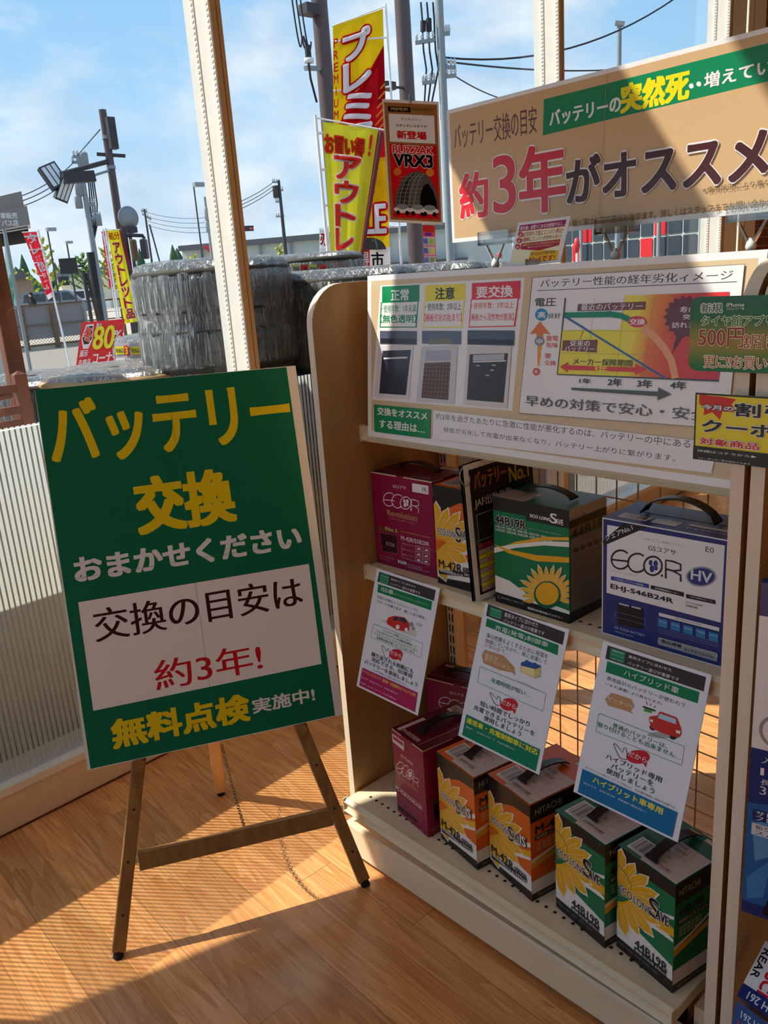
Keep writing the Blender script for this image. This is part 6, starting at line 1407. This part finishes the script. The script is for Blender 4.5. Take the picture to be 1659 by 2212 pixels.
q = nb(t); o = Vector((0, .06, 0)); a, b = fa + o, fa + fd * .715 + o; q.face([a + Vector((0, 0, .3)), b + Vector((0, 0, .3)), b + Vector((0, 0, 1.28)), a + Vector((0, 0, 1.28))], 'fence_sheet'); q.build('sheet', t)
q = nb(t); o = Vector((0, -.05, 0)); a, b = fa + o, fa + fd * .715 + o; q.face([a + Vector((0, 0, .1)), b + Vector((0, 0, .1)), b + Vector((0, 0, 1.30)), a + Vector((0, 0, 1.30))], 'chain_link'); q.build('chain_mesh', t)
m = MB(); m.beam(fa + Vector((-3, .2, .06)), fb + Vector((4, .2, .06)), .4, .16, 'concrete'); struct(m.build('kerb'))
def pole_thing(name, label, cat, px0, py0, r, foot_py=None, r0=.12, r1=.09, m_='brown_pole', group=None, px1=None):
    p = at(px0, py0, r); t = thing(name, label, cat, (p.x, p.y, -.15), 0, group); q = nb(t); q.tube([(p.x, p.y, -.15), (p.x, p.y, (p.z - .15) / 2), p], [r0, (r0 + r1) / 2, r1], m_, 14); q.build('pole', t); return t, p
t, p = pole_thing('light_pole', 'brown pole carrying floodlights on a slanting arm, left of the white post', 'pole', 221, 237, 18, r0=.085, r1=.07)
for y in (285, 350): q = nb(t); z = at(230, y + 12, 18).z; q.tube([(p.x, p.y, z - .03), (p.x, p.y, z + .03)], .088, 'grey_pole', 14); q.build('band', t)
a = at(230, 348, 18); e = at(128, 377, 17.3); q = nb(t); a = Vector((p.x, p.y, a.z)); q.tube([a, e], .045, 'dark_metal', 8); q.tube([a + Vector((0, 0, -.16)), e + Vector((.3, 0, -.1))], .025, 'grey_pole', 8); q.build('lamp_arm', t)
q = nb(t); z = at(240, 334, 18).z; q.beam(at(209, 333, 18), at(271, 337, 18), .06, .06, 'dark_metal'); q.build('cross_bar', t)
q = nb(t); c = at(238, 288, 17.9); q.box(c.x - .05, c.y - .08, c.z - .28, c.x + .1, c.y + .08, c.z + .28, 'dark_metal'); q.build('junction_box', t)
for cx, cy, sx, sz, nm in ((115, 381, .17, .27, 0), (139, 406, .12, .3, 1), (170, 383, .3, .12, 2)):
    c = at(cx, cy, 17.3); q = nb(t); Rm = Matrix.Translation(c) @ Matrix.Rotation((-.5, .5, -.1)[nm], 4, CF.xy.to_3d().normalized()) 
    q.M = q.M @ Rm; q.box(-sx, -.06, -sz * .8, sx, .06, sz * .8, 'dark_metal'); 
    if nm < 2:
        for k in range(3): q.box(-sx * .85 + k * sx * .6, -.07, -sz * .68, -sx * .4 + k * sx * .6, -.06, sz * .68, 'insulator')
    q.build('floodlight', t)
t, p = pole_thing('light_pole', 'thick dark pole rising at the top, left of the premium banner', 'pole', 686, -40, 14, r0=.135, r1=.12, group='dark poles behind the banners')
q = nb(t); c = at(668, 18, 13.8); q.box(c.x - .12, c.y - .1, c.z - .09, c.x + .12, c.y + .1, c.z + .05, 'dark_metal'); q.tube([c, at(690, 28, 14)], .03, 'dark_metal'); q.build('bracket_lamp', t)
t, p = pole_thing('light_pole', 'thick dark pole rising at the top, right of the premium banner', 'pole', 866, -40, 14.5, r0=.14, r1=.12, group='dark poles behind the banners')
q = nb(t); c = at(838, 187, 14); q.box(c.x - .1, c.y - .08, c.z - .05, c.x + .1, c.y + .08, c.z + .06, 'dark_metal'); q.tube([c, Vector((p.x, p.y, c.z + .05))], .02, 'dark_metal'); q.build('bracket_lamp', t)
def arms(t, p, r, specs, mt='grey_pole'):
    for x0, y0, x1, y1 in specs:
        q = nb(t); q.beam(at(x0, y0, r), at(x1, y1, r), .07, .07, mt); q.build('crossarm', t)
        for f in (.08, .35, .65, .92):
            b = at(x0, y0, r).lerp(at(x1, y1, r), f); q = nb(t); q.lathe([(0, 0), (.03, 0), (.02, .04), (.045, .05), (.02, .09), (.035, .1), (.012, .15), (0, .15)], 'insulator', (b.x, b.y, b.z + .03), 8); q.build('insulator', t)
def cans(t, r, pts, m_='grey_pole'):
    for x, y, rr, hh in pts: c = at(x, y, r); q = nb(t); rr *= .7; hh *= .8; q.lathe([(0, -hh), (rr, -hh), (rr, hh), (rr * .9, hh + .03), (0, hh + .05)], m_, tuple(c), 14); q.build('transformer', t)
t, p = pole_thing('utility_pole', 'pale concrete utility pole just right of the hanging poster top', 'pole', 947, -30, 20, r0=.10, r1=.085, m_='grey_pole', group='utility poles outside')
arms(t, p, 20, ((897, 93, 940, 86), (952, 74, 972, 72), (912, 180, 940, 176), (955, 166, 986, 163), (955, 145, 985, 146)))
for k in range(3):
    q = nb(t); x = 911 + k * 13; q.tube([at(x - 2, 5, 20), at(x + 1, 40, 20), at(x + 2, 75, 20), at(x + 4, 110, 20), at(x + 10, 150, 20), at(x + 6 - k * 5, 220, 20)], .022, 'wire_black', 6); q.build('drop_cable', t)
q = nb(t); q.tube([at(914, 45, 20), at(914, 68, 20)], .06, 'wire_black'); q.tube([at(926, 40, 20), at(927, 68, 20)], .06, 'wire_black'); q.build('cable_sleeve', t)
t, p = pole_thing('utility_pole', 'grey utility pole with transformers behind the floodlight pole', 'pole', 170, 335, 25, r0=.10, r1=.06, m_='grey_pole', group='utility poles outside')
arms(t, p, 25, ((158, 338, 186, 340), (155, 350, 190, 352), (180, 391, 204, 391), (186, 444, 206, 442), (192, 471, 219, 472))); cans(t, 25, ((182, 348, .16, .22), (171, 410, .15, .2), (170, 438, .14, .18), (213, 477, .12, .16)), 'grey_pole')
q = nb(t)
for k in range(4): q.tube([at(186 + k * 5, 372, 25), at(192 + k * 4, 400, 25), at(195 + k * 5, 440, 25), at(200 + k * 3, 490, 25), at(199, 540, 25)], .02, 'wire_black', 5)
q.build('drop_cable', t); q = nb(t); a = at(196, 545, 25); q.tube([Vector((a.x, a.y, -.15)), a], .12, 'wire_black', 10); q.build('guard', t)
t, p = pole_thing('utility_pole', 'dark utility pole left of the yellow flag, above the long grey building', 'pole', 602, 390, 40, r0=.11, r1=.06, m_='dark_metal', group='utility poles outside')
arms(t, p, 40, ((588, 393, 604, 394), (590, 412, 612, 411), (595, 436, 607, 436), (596, 468, 614, 467))); cans(t, 40, ((596, 415, .2, .3),), 'dark_metal')
t, p = pole_thing('utility_pole', 'small far utility pole between the traffic light and the lamp post', 'pole', 312, 452, 45, r0=.06, r1=.045, m_='dark_metal', group='utility poles outside'); arms(t, p, 45, ((305, 456, 318, 457), (307, 462, 327, 475)))
q = nb(t); q.tube([at(323, 485, 45), at(345, 566, 45)], .04, 'dark_metal'); q.build('brace_pole', t)
t, p = pole_thing('utility_pole', 'slim far pole right beside the white window post', 'pole', 442, 425, 38, r0=.07, r1=.05, m_='grey_pole', group='utility poles outside'); cans(t, 38, ((448, 463, .17, .3), (450, 490, .15, .25)))
def lamp_post(label, x, y, r, dx):
    t, p = pole_thing('street_lamp', label, 'street lamp', x, y, r, r0=.0011 * r, r1=.0008 * r, m_='dark_metal', group='street lamps'); q = nb(t); e = at(x + dx, y - 1, r); q.tube([p, e], .05, 'dark_metal', 6); q.box(e.x - .2, e.y - .1, e.z - .08, e.x + .2, e.y + .1, e.z + .06, 'grey_pole'); q.build('lamp_head', t); return t, p
lamp_post('street lamp standing left of the white window post', 418, 399, 32, 11); lamp_post('tall street lamp over the yellow tree at left', 102, 496, 40, 8); lamp_post('short far street lamp right of the yellow tree', 144, 524, 55, 5)
t, p = pole_thing('street_lamp', 'double street lamp against the sky above the overhead sign', 'street lamp', 1338, 52, 30, r0=.09, r1=.07, m_='grey_pole', group='street lamps'); q = nb(t); q.beam(at(1329, 50, 30), at(1349, 52, 30), .18, .12, 'grey_pole'); q.build('lamp_head', t)
# traffic lights seen from behind, road mirror, dark board
t, p = pole_thing('traffic_light', 'pair of traffic light housings seen from behind above the tyres', 'traffic light', 266, 490, 15, r0=.05, r1=.05, m_='dark_metal')
q = nb(t); q.tube([at(266, 510, 15), at(284, 508, 15), at(308, 509, 15), at(312, 516, 15)], .03, 'dark_metal', 8); q.build('bracket_arm', t)
for x0, y0, x1, y1, mt in ((281, 517, 298, 564, 'fence_brown'), (302, 516, 321, 559, 'dark_metal')):
    a, b = at(x0, y0, 14.9), at(x1, y1, 14.9); q = nb(t); M2 = (a + b) / 2; q.M = q.M @ Matrix.Translation(M2) @ Matrix.Rotation(math.atan2(CF.y, CF.x) - PI / 2, 4, 'Z'); w2 = (b - a).xy.length / 2; h2 = abs(b.z - a.z) / 2; q.box(-w2, -.08, -h2, w2, .12, h2, mt); bevel(q.build('signal_housing', t), .03, 3)
t, p = pole_thing('road_mirror', 'round road mirror seen from behind on a thin post, right of the floodlight pole', 'mirror', 275, 468, 16, r0=.03, r1=.03, m_='dark_metal')
q = nb(t); q.M = q.M @ Matrix.Translation(at(276, 470, 15.9)) @ Matrix.Rotation(math.atan2(CF.y, CF.x) + .75, 4, 'Z') @ Matrix.Rotation(PI / 2, 4, 'Y'); q.lathe([(0, .05), (.10, .045), (.17, .02), (.185, 0), (.19, -.03), (0, -.03)], 'grey_pole', n=24); q.build('mirror_dish', t)
q = nb(t); c = at(281, 497, 15.9); q.box(c.x - .1, c.y - .08, c.z - .05, c.x + .1, c.y + .08, c.z + .05, 'dark_metal'); q.build('plate', t)
t, p = pole_thing('traffic_light', 'small horizontal traffic light with a red lamp right of the white post', 'traffic light', 520, 480, 60, r0=.08, r1=.07, m_='grey_pole'); a, b = at(526, 494, 60), at(548, 493, 60); q = nb(t); q.beam(a, b, .3, .34, 'dark_metal'); q.tube([at(520, 490, 60), a], .05, 'grey_pole'); q.build('signal_housing', t); q = nb(t); e = at(544, 494, 59.6); q.lathe([(0, 0), (.13, .0), (.13, .1), (0, .1)], 'signal_red', (e.x, e.y, e.z - .05), 12); q.build('red_lens', t)
t, p = pole_thing('board_sign', 'dark rectangular road sign board seen from behind over the parked vans', 'sign', 180, 585, 22, r0=.045, r1=.045, m_='dark_metal'); a, b = at(126, 559, 22), at(170, 590, 22); q = nb(t); M2 = (a + b) / 2; q.M = q.M @ Matrix.Translation(M2) @ Matrix.Rotation(math.atan2(CF.y, CF.x) - PI / 2 + .15, 4, 'Z'); w2 = (b - a).xy.length / 2; h2 = (a.z - b.z) / 2; q.box(-w2, -.03, -h2, w2, .03, h2, 'dark_metal'); q.build('board', t)
q = nb(t); q.tube([at(168, 575, 22), at(181, 574, 22)], .03, 'dark_metal'); q.tube([Vector((p.x + .25, p.y, -.15)), at(188, 590, 22)], .045, 'dark_metal'); q.build('bracket', t)
# ---------------------------------------------------------------- buildings
def building(name, label, pts, r, depth, z0, m_, parts=()):
    a, b = at(*pts[0], r[0]), at(*pts[1], r[1]); t = thing(name, label, 'building', (a.x, a.y, z0)); d = (b - a); d.z = 0; n = Vector((-d.y, d.x, 0)).normalized() * depth
    if n.dot(a) < 0: n = -n
    if 'sign' in name: n = Vector((b.x, b.y, 0)).normalized() * depth
    q = nb(t); P = [Vector((v.x, v.y, z)) for z in (z0, None) for v in (a, b, b + n, a + n) for z in [z if z is not None else max(a.z, b.z)]]; q.mesh(P, ((0, 1, 5, 4), (1, 2, 6, 5), (2, 3, 7, 6), (3, 0, 4, 7), (4, 5, 6, 7)), m_); q.build('walls', t); return t, a, b, n
t, a, b, n = building('warehouse', 'long pale grey flat building beyond the tall tyre stack', ((392, 537), (1010, 512)), (62, 55), 20, -.15, 'building_grey')
q = nb(t); q.beam(Vector((a.x, a.y, a.z)) - n * .01, Vector((b.x, b.y, a.z)) - n * .01, .5, .35, 'roof_dark'); q.build('roof_edge', t)
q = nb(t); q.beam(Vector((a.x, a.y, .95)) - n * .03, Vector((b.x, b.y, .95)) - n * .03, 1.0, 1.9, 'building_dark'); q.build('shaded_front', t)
for k in range(9): q = nb(t); p = a.lerp(b, .08 + k * .11); q.beam(Vector((p.x, p.y, 2)) - n * .012, Vector((p.x, p.y, a.z)) - n * .012, .18, .12, 'grey_pole', (0, 1, 0)); q.build('drain_pipe', t)
q = nb(t); c0, c1 = at(437, 532, 60), at(470, 556, 60); q.face([at(437, 531, 60.2), at(450, 530, 60.2), at(472, 546, 60.2), at(470, 555, 60.2), at(462, 555, 60.2)], 'red_panel'); q.build('red_mark', t)
t, a, b, n = building('showroom', 'glass showroom with red and white panels, seen under the overhead sign', ((1215, 455), (1512, 440)), (60, 48), 14, -.15, 'building_grey')
d = b - a; d.z = 0; zt = max(a.z, b.z)
for i in range(11):
    for j in range(4):
        p0 = a + d * ((i + .06) / 11); p1 = a + d * ((i + .94) / 11); z0 = zt * (j + .05) / 4; z1 = zt * (j + .95) / 4; mt = 'window_dark'
        if (i * 7 + j * 5) % 6 == 0: mt = 'red_panel'
        elif (i * 3 + j * 4) % 9 == 0: mt = 'white_panel'
        q = nb(t); o = -n * .004; q.face([Vector((p0.x, p0.y, z0)) + o, Vector((p1.x, p1.y, z0)) + o, Vector((p1.x, p1.y, z1)) + o, Vector((p0.x, p0.y, z1)) + o], mt); q.build('panel', t)
for k in range(3): q = nb(t); p = a.lerp(b, (.22, .52, .8)[k]) - n * .03; q.tube([(p.x, p.y, -.1), (p.x, p.y, zt)], .12, 'grey_pole'); q.build('column', t)
t, a, b, n = building('shop_sign_building', 'dark car dealer signboard block at the top left edge', ((-90, 445), (52, 446)), (17, 15), 4, 2.5, 'building_dark'); zt = a.z
q = nb(t); d = b - a; d.z = 0; zz0 = at(20, 492, 15.2).z; o = -n.normalized() * .2; f = [Vector((v.x, v.y, z)) + o for v, z in ((a, zz0), (b + d * .04, zz0), (b + d * .04, at(40, 449, 15).z), (a, at(40, 449, 15).z))]; q.face(f, 'building_dark'); q.face([p - o * 2 for p in f], 'building_dark'); q.face([f[0], f[1], f[1] - o * 4, f[0] - o * 4], 'white_panel'); 
O = at(-22, 459, 14.7); U = at(38, 458, 14.6) - O; V = Vector((0, 0, -.22)); nn = V.cross(U).normalized(); P = lambda u, v, z: O + U * u + V * v + nn * (z + .05); paint_fn(q, [('t', '#d8dade', '中古車販売', 0, 60, 1000, 440, 2, None, 0), ('t', '#d8dade', 'バイパス店', 0, 540, 1000, 940, 2, None, 0)], U.length, .22, P, 'printed_paper', step=1e-3, start=.01); q.build('signboard', t)
q = nb(t); q.box(a.x, a.y, -.15, a.x + .4, a.y + .4, 2.5, 'building_grey'); q.build('pillar', t)
t, a, b, n = building('house', 'small cream house with two dark windows behind the parked vans', ((123, 604), (149, 600)), (90, 88), 6, -.15, 'building_cream')
q = nb(t); top = a.z + .9; m_ = (a + b) / 2; q.mesh([Vector((a.x, a.y, a.z)) - n * .1, Vector((b.x, b.y, a.z)) - n * .1, Vector((m_.x, m_.y, top)) - n * .1, Vector((a.x, a.y, a.z)) + n, Vector((b.x, b.y, a.z)) + n, Vector((m_.x, m_.y, top)) + n], ((0, 1, 2), (3, 5, 4), (0, 2, 5, 3), (1, 4, 5, 2)), 'roof_dark'); q.build('roof', t)
for px in (132, 142): q = nb(t); c = at(px, 607, 87.5); q.box(c.x - .3, c.y - .12, c.z - .4, c.x + .3, c.y + .05, c.z + .4, 'window_dark'); q.build('window', t)
t, a, b, n = building('house', 'brown low house behind the yellow tree at far left', ((28, 605), (66, 598)), (95, 95), 8, -.15, 'building_brown')
q = nb(t); m_ = (a + b) / 2; top = a.z + 1.1; q.mesh([Vector((a.x, a.y, a.z)) - n * .1, Vector((b.x, b.y, a.z)) - n * .1, Vector((m_.x, m_.y, top)) - n * .1, Vector((a.x, a.y, a.z)) + n, Vector((b.x, b.y, a.z)) + n, Vector((m_.x, m_.y, top)) + n], ((0, 1, 2), (3, 5, 4), (0, 2, 5, 3), (1, 4, 5, 2)), 'roof_dark'); q.build('roof', t)
# distant tree line
m = MB(); rnd = random.Random(9)
for k in range(240):
    px = rnd.uniform(-60, 560); p = at(px, 640 - px * .06, 150 + rnd.uniform(0, 20)); hh = rnd.uniform(2.5, 5.5) * (1.6 if rnd.random() < .06 else 1); w = rnd.uniform(1.2, 3); p.z = -.2
    m.lathe([(w, 0), (w * .9, hh * .4), (w * .4, hh * .8), (.05, hh)], 'leaf_dark', tuple(p), 7, False)
tl = m.build('treeline'); tag(tl, 'dark line of distant trees along the horizon at left', 'trees'); tl['kind'] = 'stuff'
# ---------------------------------------------------------------- trees
def tree(label, px, py_top, r, width, leaf, seed, n=1300, spread=.5):
    rnd = random.Random(seed); top = at(px, py_top, r); t = thing('ginkgo_tree', label, 'tree', (top.x, top.y, -.15), 0, 'roadside trees'); hh = top.z + .15; q = MB(); q.tube([(0, 0, 0), (.03, 0, hh * .5), (0, 0, hh * .97)], [.10, .07, .015], 'bark', 7); br = []
    for k in range(16):
        z = hh * (.25 + .7 * k / 16); a = k * 2.4; L = width * (1.15 - .75 * k / 16) * rnd.uniform(.75, 1.1); e = Vector((L * math.cos(a), L * math.sin(a), z + L * .75)); q.tube([(0, 0, z), e], [.03, .008], 'bark', 5); br.append((Vector((0, 0, z)), e))
    q.build('trunk', t); q = MB()
    for k in range(n):
        b0, e = rnd.choice(br); f = rnd.uniform(.15, 1.08); c = b0.lerp(e, f) + Vector((rnd.gauss(0, .1), rnd.gauss(0, .1), rnd.gauss(0, .09))) * spread * width; s = r * rnd.uniform(.0009, .0018); u = Vector((rnd.uniform(-1, 1), rnd.uniform(-1, 1), rnd.uniform(-1, 1))).normalized(); v = u.orthogonal().normalized(); q.face([c + u * s, c + v * s, c - u * s, c - v * s], leaf)
    q.build('foliage', t)
for a in (('yellow ginkgo tree at far left behind the red flag', 88, 512, 84, 1.45, 'leaf_yellow', 1, 900), ('green tree between the dark sign board and the utility pole', 176, 548, 86, 1.3, 'leaf_green', 2, 900), ('yellow ginkgo tree left of the slim yellow flag', 226, 528, 82, 1.2, 'leaf_yellow', 3, 800), ('small yellow tree just above the tall tyre stack', 603, 522, 50, .5, 'leaf_yellow', 4, 500), ('yellow tree partly hidden behind the white window post', 418, 545, 52, .45, 'leaf_yellow', 5, 400), ('yellow roadside tree right of the brown house', 46, 585, 110, 1.3, 'leaf_yellow', 6, 500), ('tall yellow tree behind the slim yellow flag', 262, 560, 84, 1.2, 'leaf_yellow', 7, 600)): tree(*a)
# ---------------------------------------------------------------- vehicles
def van(label, p, heading, paint_m, L=4.4, W=1.7, Hv=1.9, group=None):
    t = thing('van', label, 'van', (p.x, p.y, -.15), heading, 'parked vans'); S = [(0, .28), (0, .75), (.04, 1.0), (.55, 1.12), (1.25, Hv * .97), (1.5, Hv), (L - .25, Hv), (L - .05, 1.1), (L, .8), (L, .28)]
    q = MB(); q.prism(S, lambda u, v, k: (u - L / 2, -W / 2 + W * k, v), paint_m); bevel(q.build('body', t), .05, 3)
    for sy in (-1, 1):
        q = MB(); y = sy * (W / 2 + .006)
        for w in ([(.75, 1.15), (1.28, Hv * .92), (1.75, Hv * .92), (1.75, 1.15)], [(1.85, 1.15), (1.85, Hv * .92), (2.75, Hv * .92), (2.75, 1.15)], [(2.85, 1.15), (2.85, Hv * .92), (L - .35, Hv * .92), (L - .2, 1.15)]): q.face([(u - L / 2, y, v) for u, v in w], 'window_dark')
        q.build('side_windows', t)
    q = MB(); nx = Vector((-.7, 0, .5)) * .012; q.face([Vector((.60 - L / 2, -W * .42, 1.16)) + nx, Vector((.60 - L / 2, W * .42, 1.16)) + nx, Vector((1.2 - L / 2, W * .40, Hv * .94)) + nx, Vector((1.2 - L / 2, -W * .40, Hv * .94)) + nx], 'window_dark'); q.build('windscreen', t)
    for sx in (.8, L - .85):
        for sy in (-1, 1):
            q = MB(); q.M = Matrix.Translation((sx - L / 2, sy * (W / 2 - .08), .31)) @ Matrix.Rotation(PI / 2, 4, 'X'); q.lathe([(0, -.1), (.2, -.1), (.29, -.09), (.31, -.05), (.31, .05), (.29, .09), (.2, .1), (0, .1)], 'rubber', n=18); wv = q.build('wheel', t); q = MB(); q.M = Matrix.Translation((sx - L / 2, sy * (W / 2 + .022), .31)) @ Matrix.Rotation(PI / 2, 4, 'X'); q.lathe([(0, -.006), (.17, -.006), (.18, .006), (0, .01)], 'steel', n=14); q.build('hubcap', wv)
    for sy in (-.6, .6): q = MB(); q.box(-L / 2 - .02, sy - .14, .72, -L / 2 + .05, sy + .14, .9, 'insulator'); q.build('headlight', t)
hd = math.atan2(CR.y, CR.x) + PI
van('blue-grey van parked behind the fence, under the red flag', at(128, 690, 66), hd + .25, 'car_blue', 4.6, 1.7, 1.85); van('white van parked right of the blue-grey van', at(192, 688, 72), hd + .35, 'car_white', 3.6, 1.5, 1.85); van('tiny white van far off at the left edge', at(61, 640, 128), hd + .3, 'car_white', 3.8, 1.6, 1.9)
# a person in black beside the red flag, tiny behind the fence
def person(p, hd):
    me = bpy.data.meshes.new('person'); J = [(0, 0, .95), (0, 0, 1.18), (0, 0, 1.40), (0, 0, 1.50), (.01, 0, 1.62), (.01, 0, 1.72), (-.02, .17, 1.38), (-.03, .22, 1.10), (.05, .22, .86), (-.02, -.17, 1.38), (-.02, -.23, 1.10), (.06, -.22, .86), (0, .09, .88), (.02, .10, .48), (-.02, .10, .08), (.12, .10, .04), (0, -.09, .88), (-.02, -.10, .48), (-.06, -.10, .08), (.08, -.10, .04)]
    Ed = [(0, 1), (1, 2), (2, 3), (3, 4), (4, 5), (2, 6), (6, 7), (7, 8), (2, 9), (9, 10), (10, 11), (0, 12), (12, 13), (13, 14), (14, 15), (0, 16), (16, 17), (17, 18), (18, 19)]
    Rr = [.14, .14, .15, .06, .10, .08, .06, .05, .04, .06, .05, .04, .09, .065, .045, .04, .09, .065, .045, .04]; me.from_pydata(J, Ed, []); o = bpy.data.objects.new('person', me); COL.objects.link(o); o.location = (p.x, p.y, -.15); o.rotation_euler = (0, 0, hd)
    sk = o.modifiers.new('skin', 'SKIN'); 
    for v, r_ in zip(me.skin_vertices[0].data if me.skin_vertices else [], Rr): v.radius = (r_, r_)
    o.modifiers.new('smooth', 'SUBSURF').render_levels = 1; me.materials.append(MATS['dark_clothes']); tag(o, 'person in black standing behind the fence beside the blue-grey van', 'person'); return o
po = at(78, 700, 48); me_o = person(po, hd + 1.2)
if not me_o.data.skin_vertices:
    bm = bmesh.new(); bm.from_mesh(me_o.data); lay = bm.verts.layers.skin.verify(); Rr = [.14, .14, .15, .06, .10, .08, .06, .05, .04, .06, .05, .04, .09, .065, .045, .04, .09, .065, .045, .04]
    for v, r_ in zip(bm.verts, Rr): v[lay].radius = (r_, r_); v[lay].use_root = v.index == 0
    bm.to_mesh(me_o.data); bm.free()
q = MB(); q.lathe([(0, .13), (.06, .11), (.092, .06), (.1, 0), (.09, -.05), (0, -.055)], 'dark_clothes', (0, 0, 1.68), 14); hr = q.build('hair', me_o); q = MB(); q.lathe([(0, -.1), (.05, -.09), (.075, -.03), (.07, .03), (0, .04)], 'skin', (.045, 0, 1.65), 12); q.build('face', me_o)
# green net sheet at far left
t = thing('net_sheet', 'green see-through net hanging beyond the wooden frame at far left', 'net', tuple(Vector((at(20, 660, 10).x, at(20, 660, 10).y, -.15)))); q = nb(t); q.face([at(7, 500, 10), at(14, 520, 10), at(38, 664, 10), at(18, 664, 10)], 'green_net'); q.build('net', t); q = nb(t); a = at(9, 495, 10); q.tube([a, Vector((a.x, a.y, -.15))], .02, 'grey_pole'); q.build('post', t)
# ---------------------------------------------------------------- overhead wires
def wire(label, pts, rad=.02, sag=0, grp='overhead wires'):
    q = MB(); a, b = pts; N = 14; P = [a.lerp(b, k / N) - Vector((0, 0, sag * 4 * (k / N) * (1 - k / N))) for k in range(N + 1)]; q.tube(P, rad, 'wire_black', 5); o = q.build('power_line'); tag(o, label, 'wire', grp); return o
for k in range(3): wire('thin overhead wires running left from the grey utility pole', (at(160, 350 + k * 14, 25), at(-60, 442 + k * 9, 20)), .012, .25)
wire('wire climbing from the grey utility pole to the floodlight pole top', (at(168, 335, 25), at(216, 280, 18)), .012)
for k in range(3): wire('thin overhead wires left of the dark utility pole', (at(590, 394 + k * 8, 40), at(480, 450 + k * 8, 30)), .015, .1)
for k in range(4): wire('thin far wires between the small far pole and the white window post', (at(314, 458 + k * 9, 45), at(470, 466 + k * 11, 40)), .012, .2)
wire('upper wire crossing the sky above the overhead sign to the right', (at(955, 124, 20), at(1460, -5, 26)), .022, .5); wire('lower wire crossing the sky just above the overhead sign', (at(955, 132, 20), at(1330, 150, 30)), .022, .1); wire('wire dropping right from the pale concrete pole behind the overhead sign', (at(985, 166, 20), at(1090, 215, 24)), .015, .05)
for k in range(3): wire('dark cables hanging beside the thick pole left of the premium banner', (at(630 + k * 9, -8, 13.5), at(652 + k * 10, 78 + k * 6, 13.8)), .012, .35)
t = thing('cable_joint', 'black cable joint with an insulator left of the premium banner', 'cable', tuple(at(666, 140, 13.5))); q = nb(t); q.tube([at(655, 78, 13.5), at(662, 100, 13.5), at(666, 130, 13.5), at(671, 170, 13.5), at(684, 220, 13.8)], .018, 'wire_black', 6); q.tube([at(664, 98, 13.5), at(667, 130, 13.5)], .045, 'wire_black', 8); q.build('cable', t); q = nb(t); c = at(668, 136, 13.5); q.lathe([(0, 0), (.07, 0), (.07, .06), (.03, .07), (.03, .12), (0, .12)], 'insulator', tuple(c), 10); q.build('insulator', t); q = nb(t); q.beam(at(660, 147, 13.6), at(690, 148, 13.9), .06, .06, 'grey_pole'); q.build('bracket', t)
# far street clutter under the overhead sign
for i, (px, py, cc, hgt, lab) in enumerate(((1078, 552, 'red_panel', .8, 'far red roadside post under the overhead sign, left'), (1246, 530, 'signal_red', 2.1, 'far red round road sign behind the clear stand'), (1335, 545, 'red_panel', 2.0, 'far red banner post before the glass showroom'))):
    p = at(px, py, 40); t = thing('road_post', lab, 'post', (p.x, p.y, -.15), 0, 'far roadside posts'); q = nb(t); q.tube([(p.x, p.y, -.15), (p.x, p.y, p.z)], .05, 'white_panel', 8); q.build('pole', t); q = nb(t); q.lathe([(0, -.16 * hgt), (.10, -.14 * hgt), (.15, 0), (.10, .14 * hgt), (0, .16 * hgt)], cc, tuple(p), 14); q.build('plate', t)
bpy.data.objects.remove(_fo)
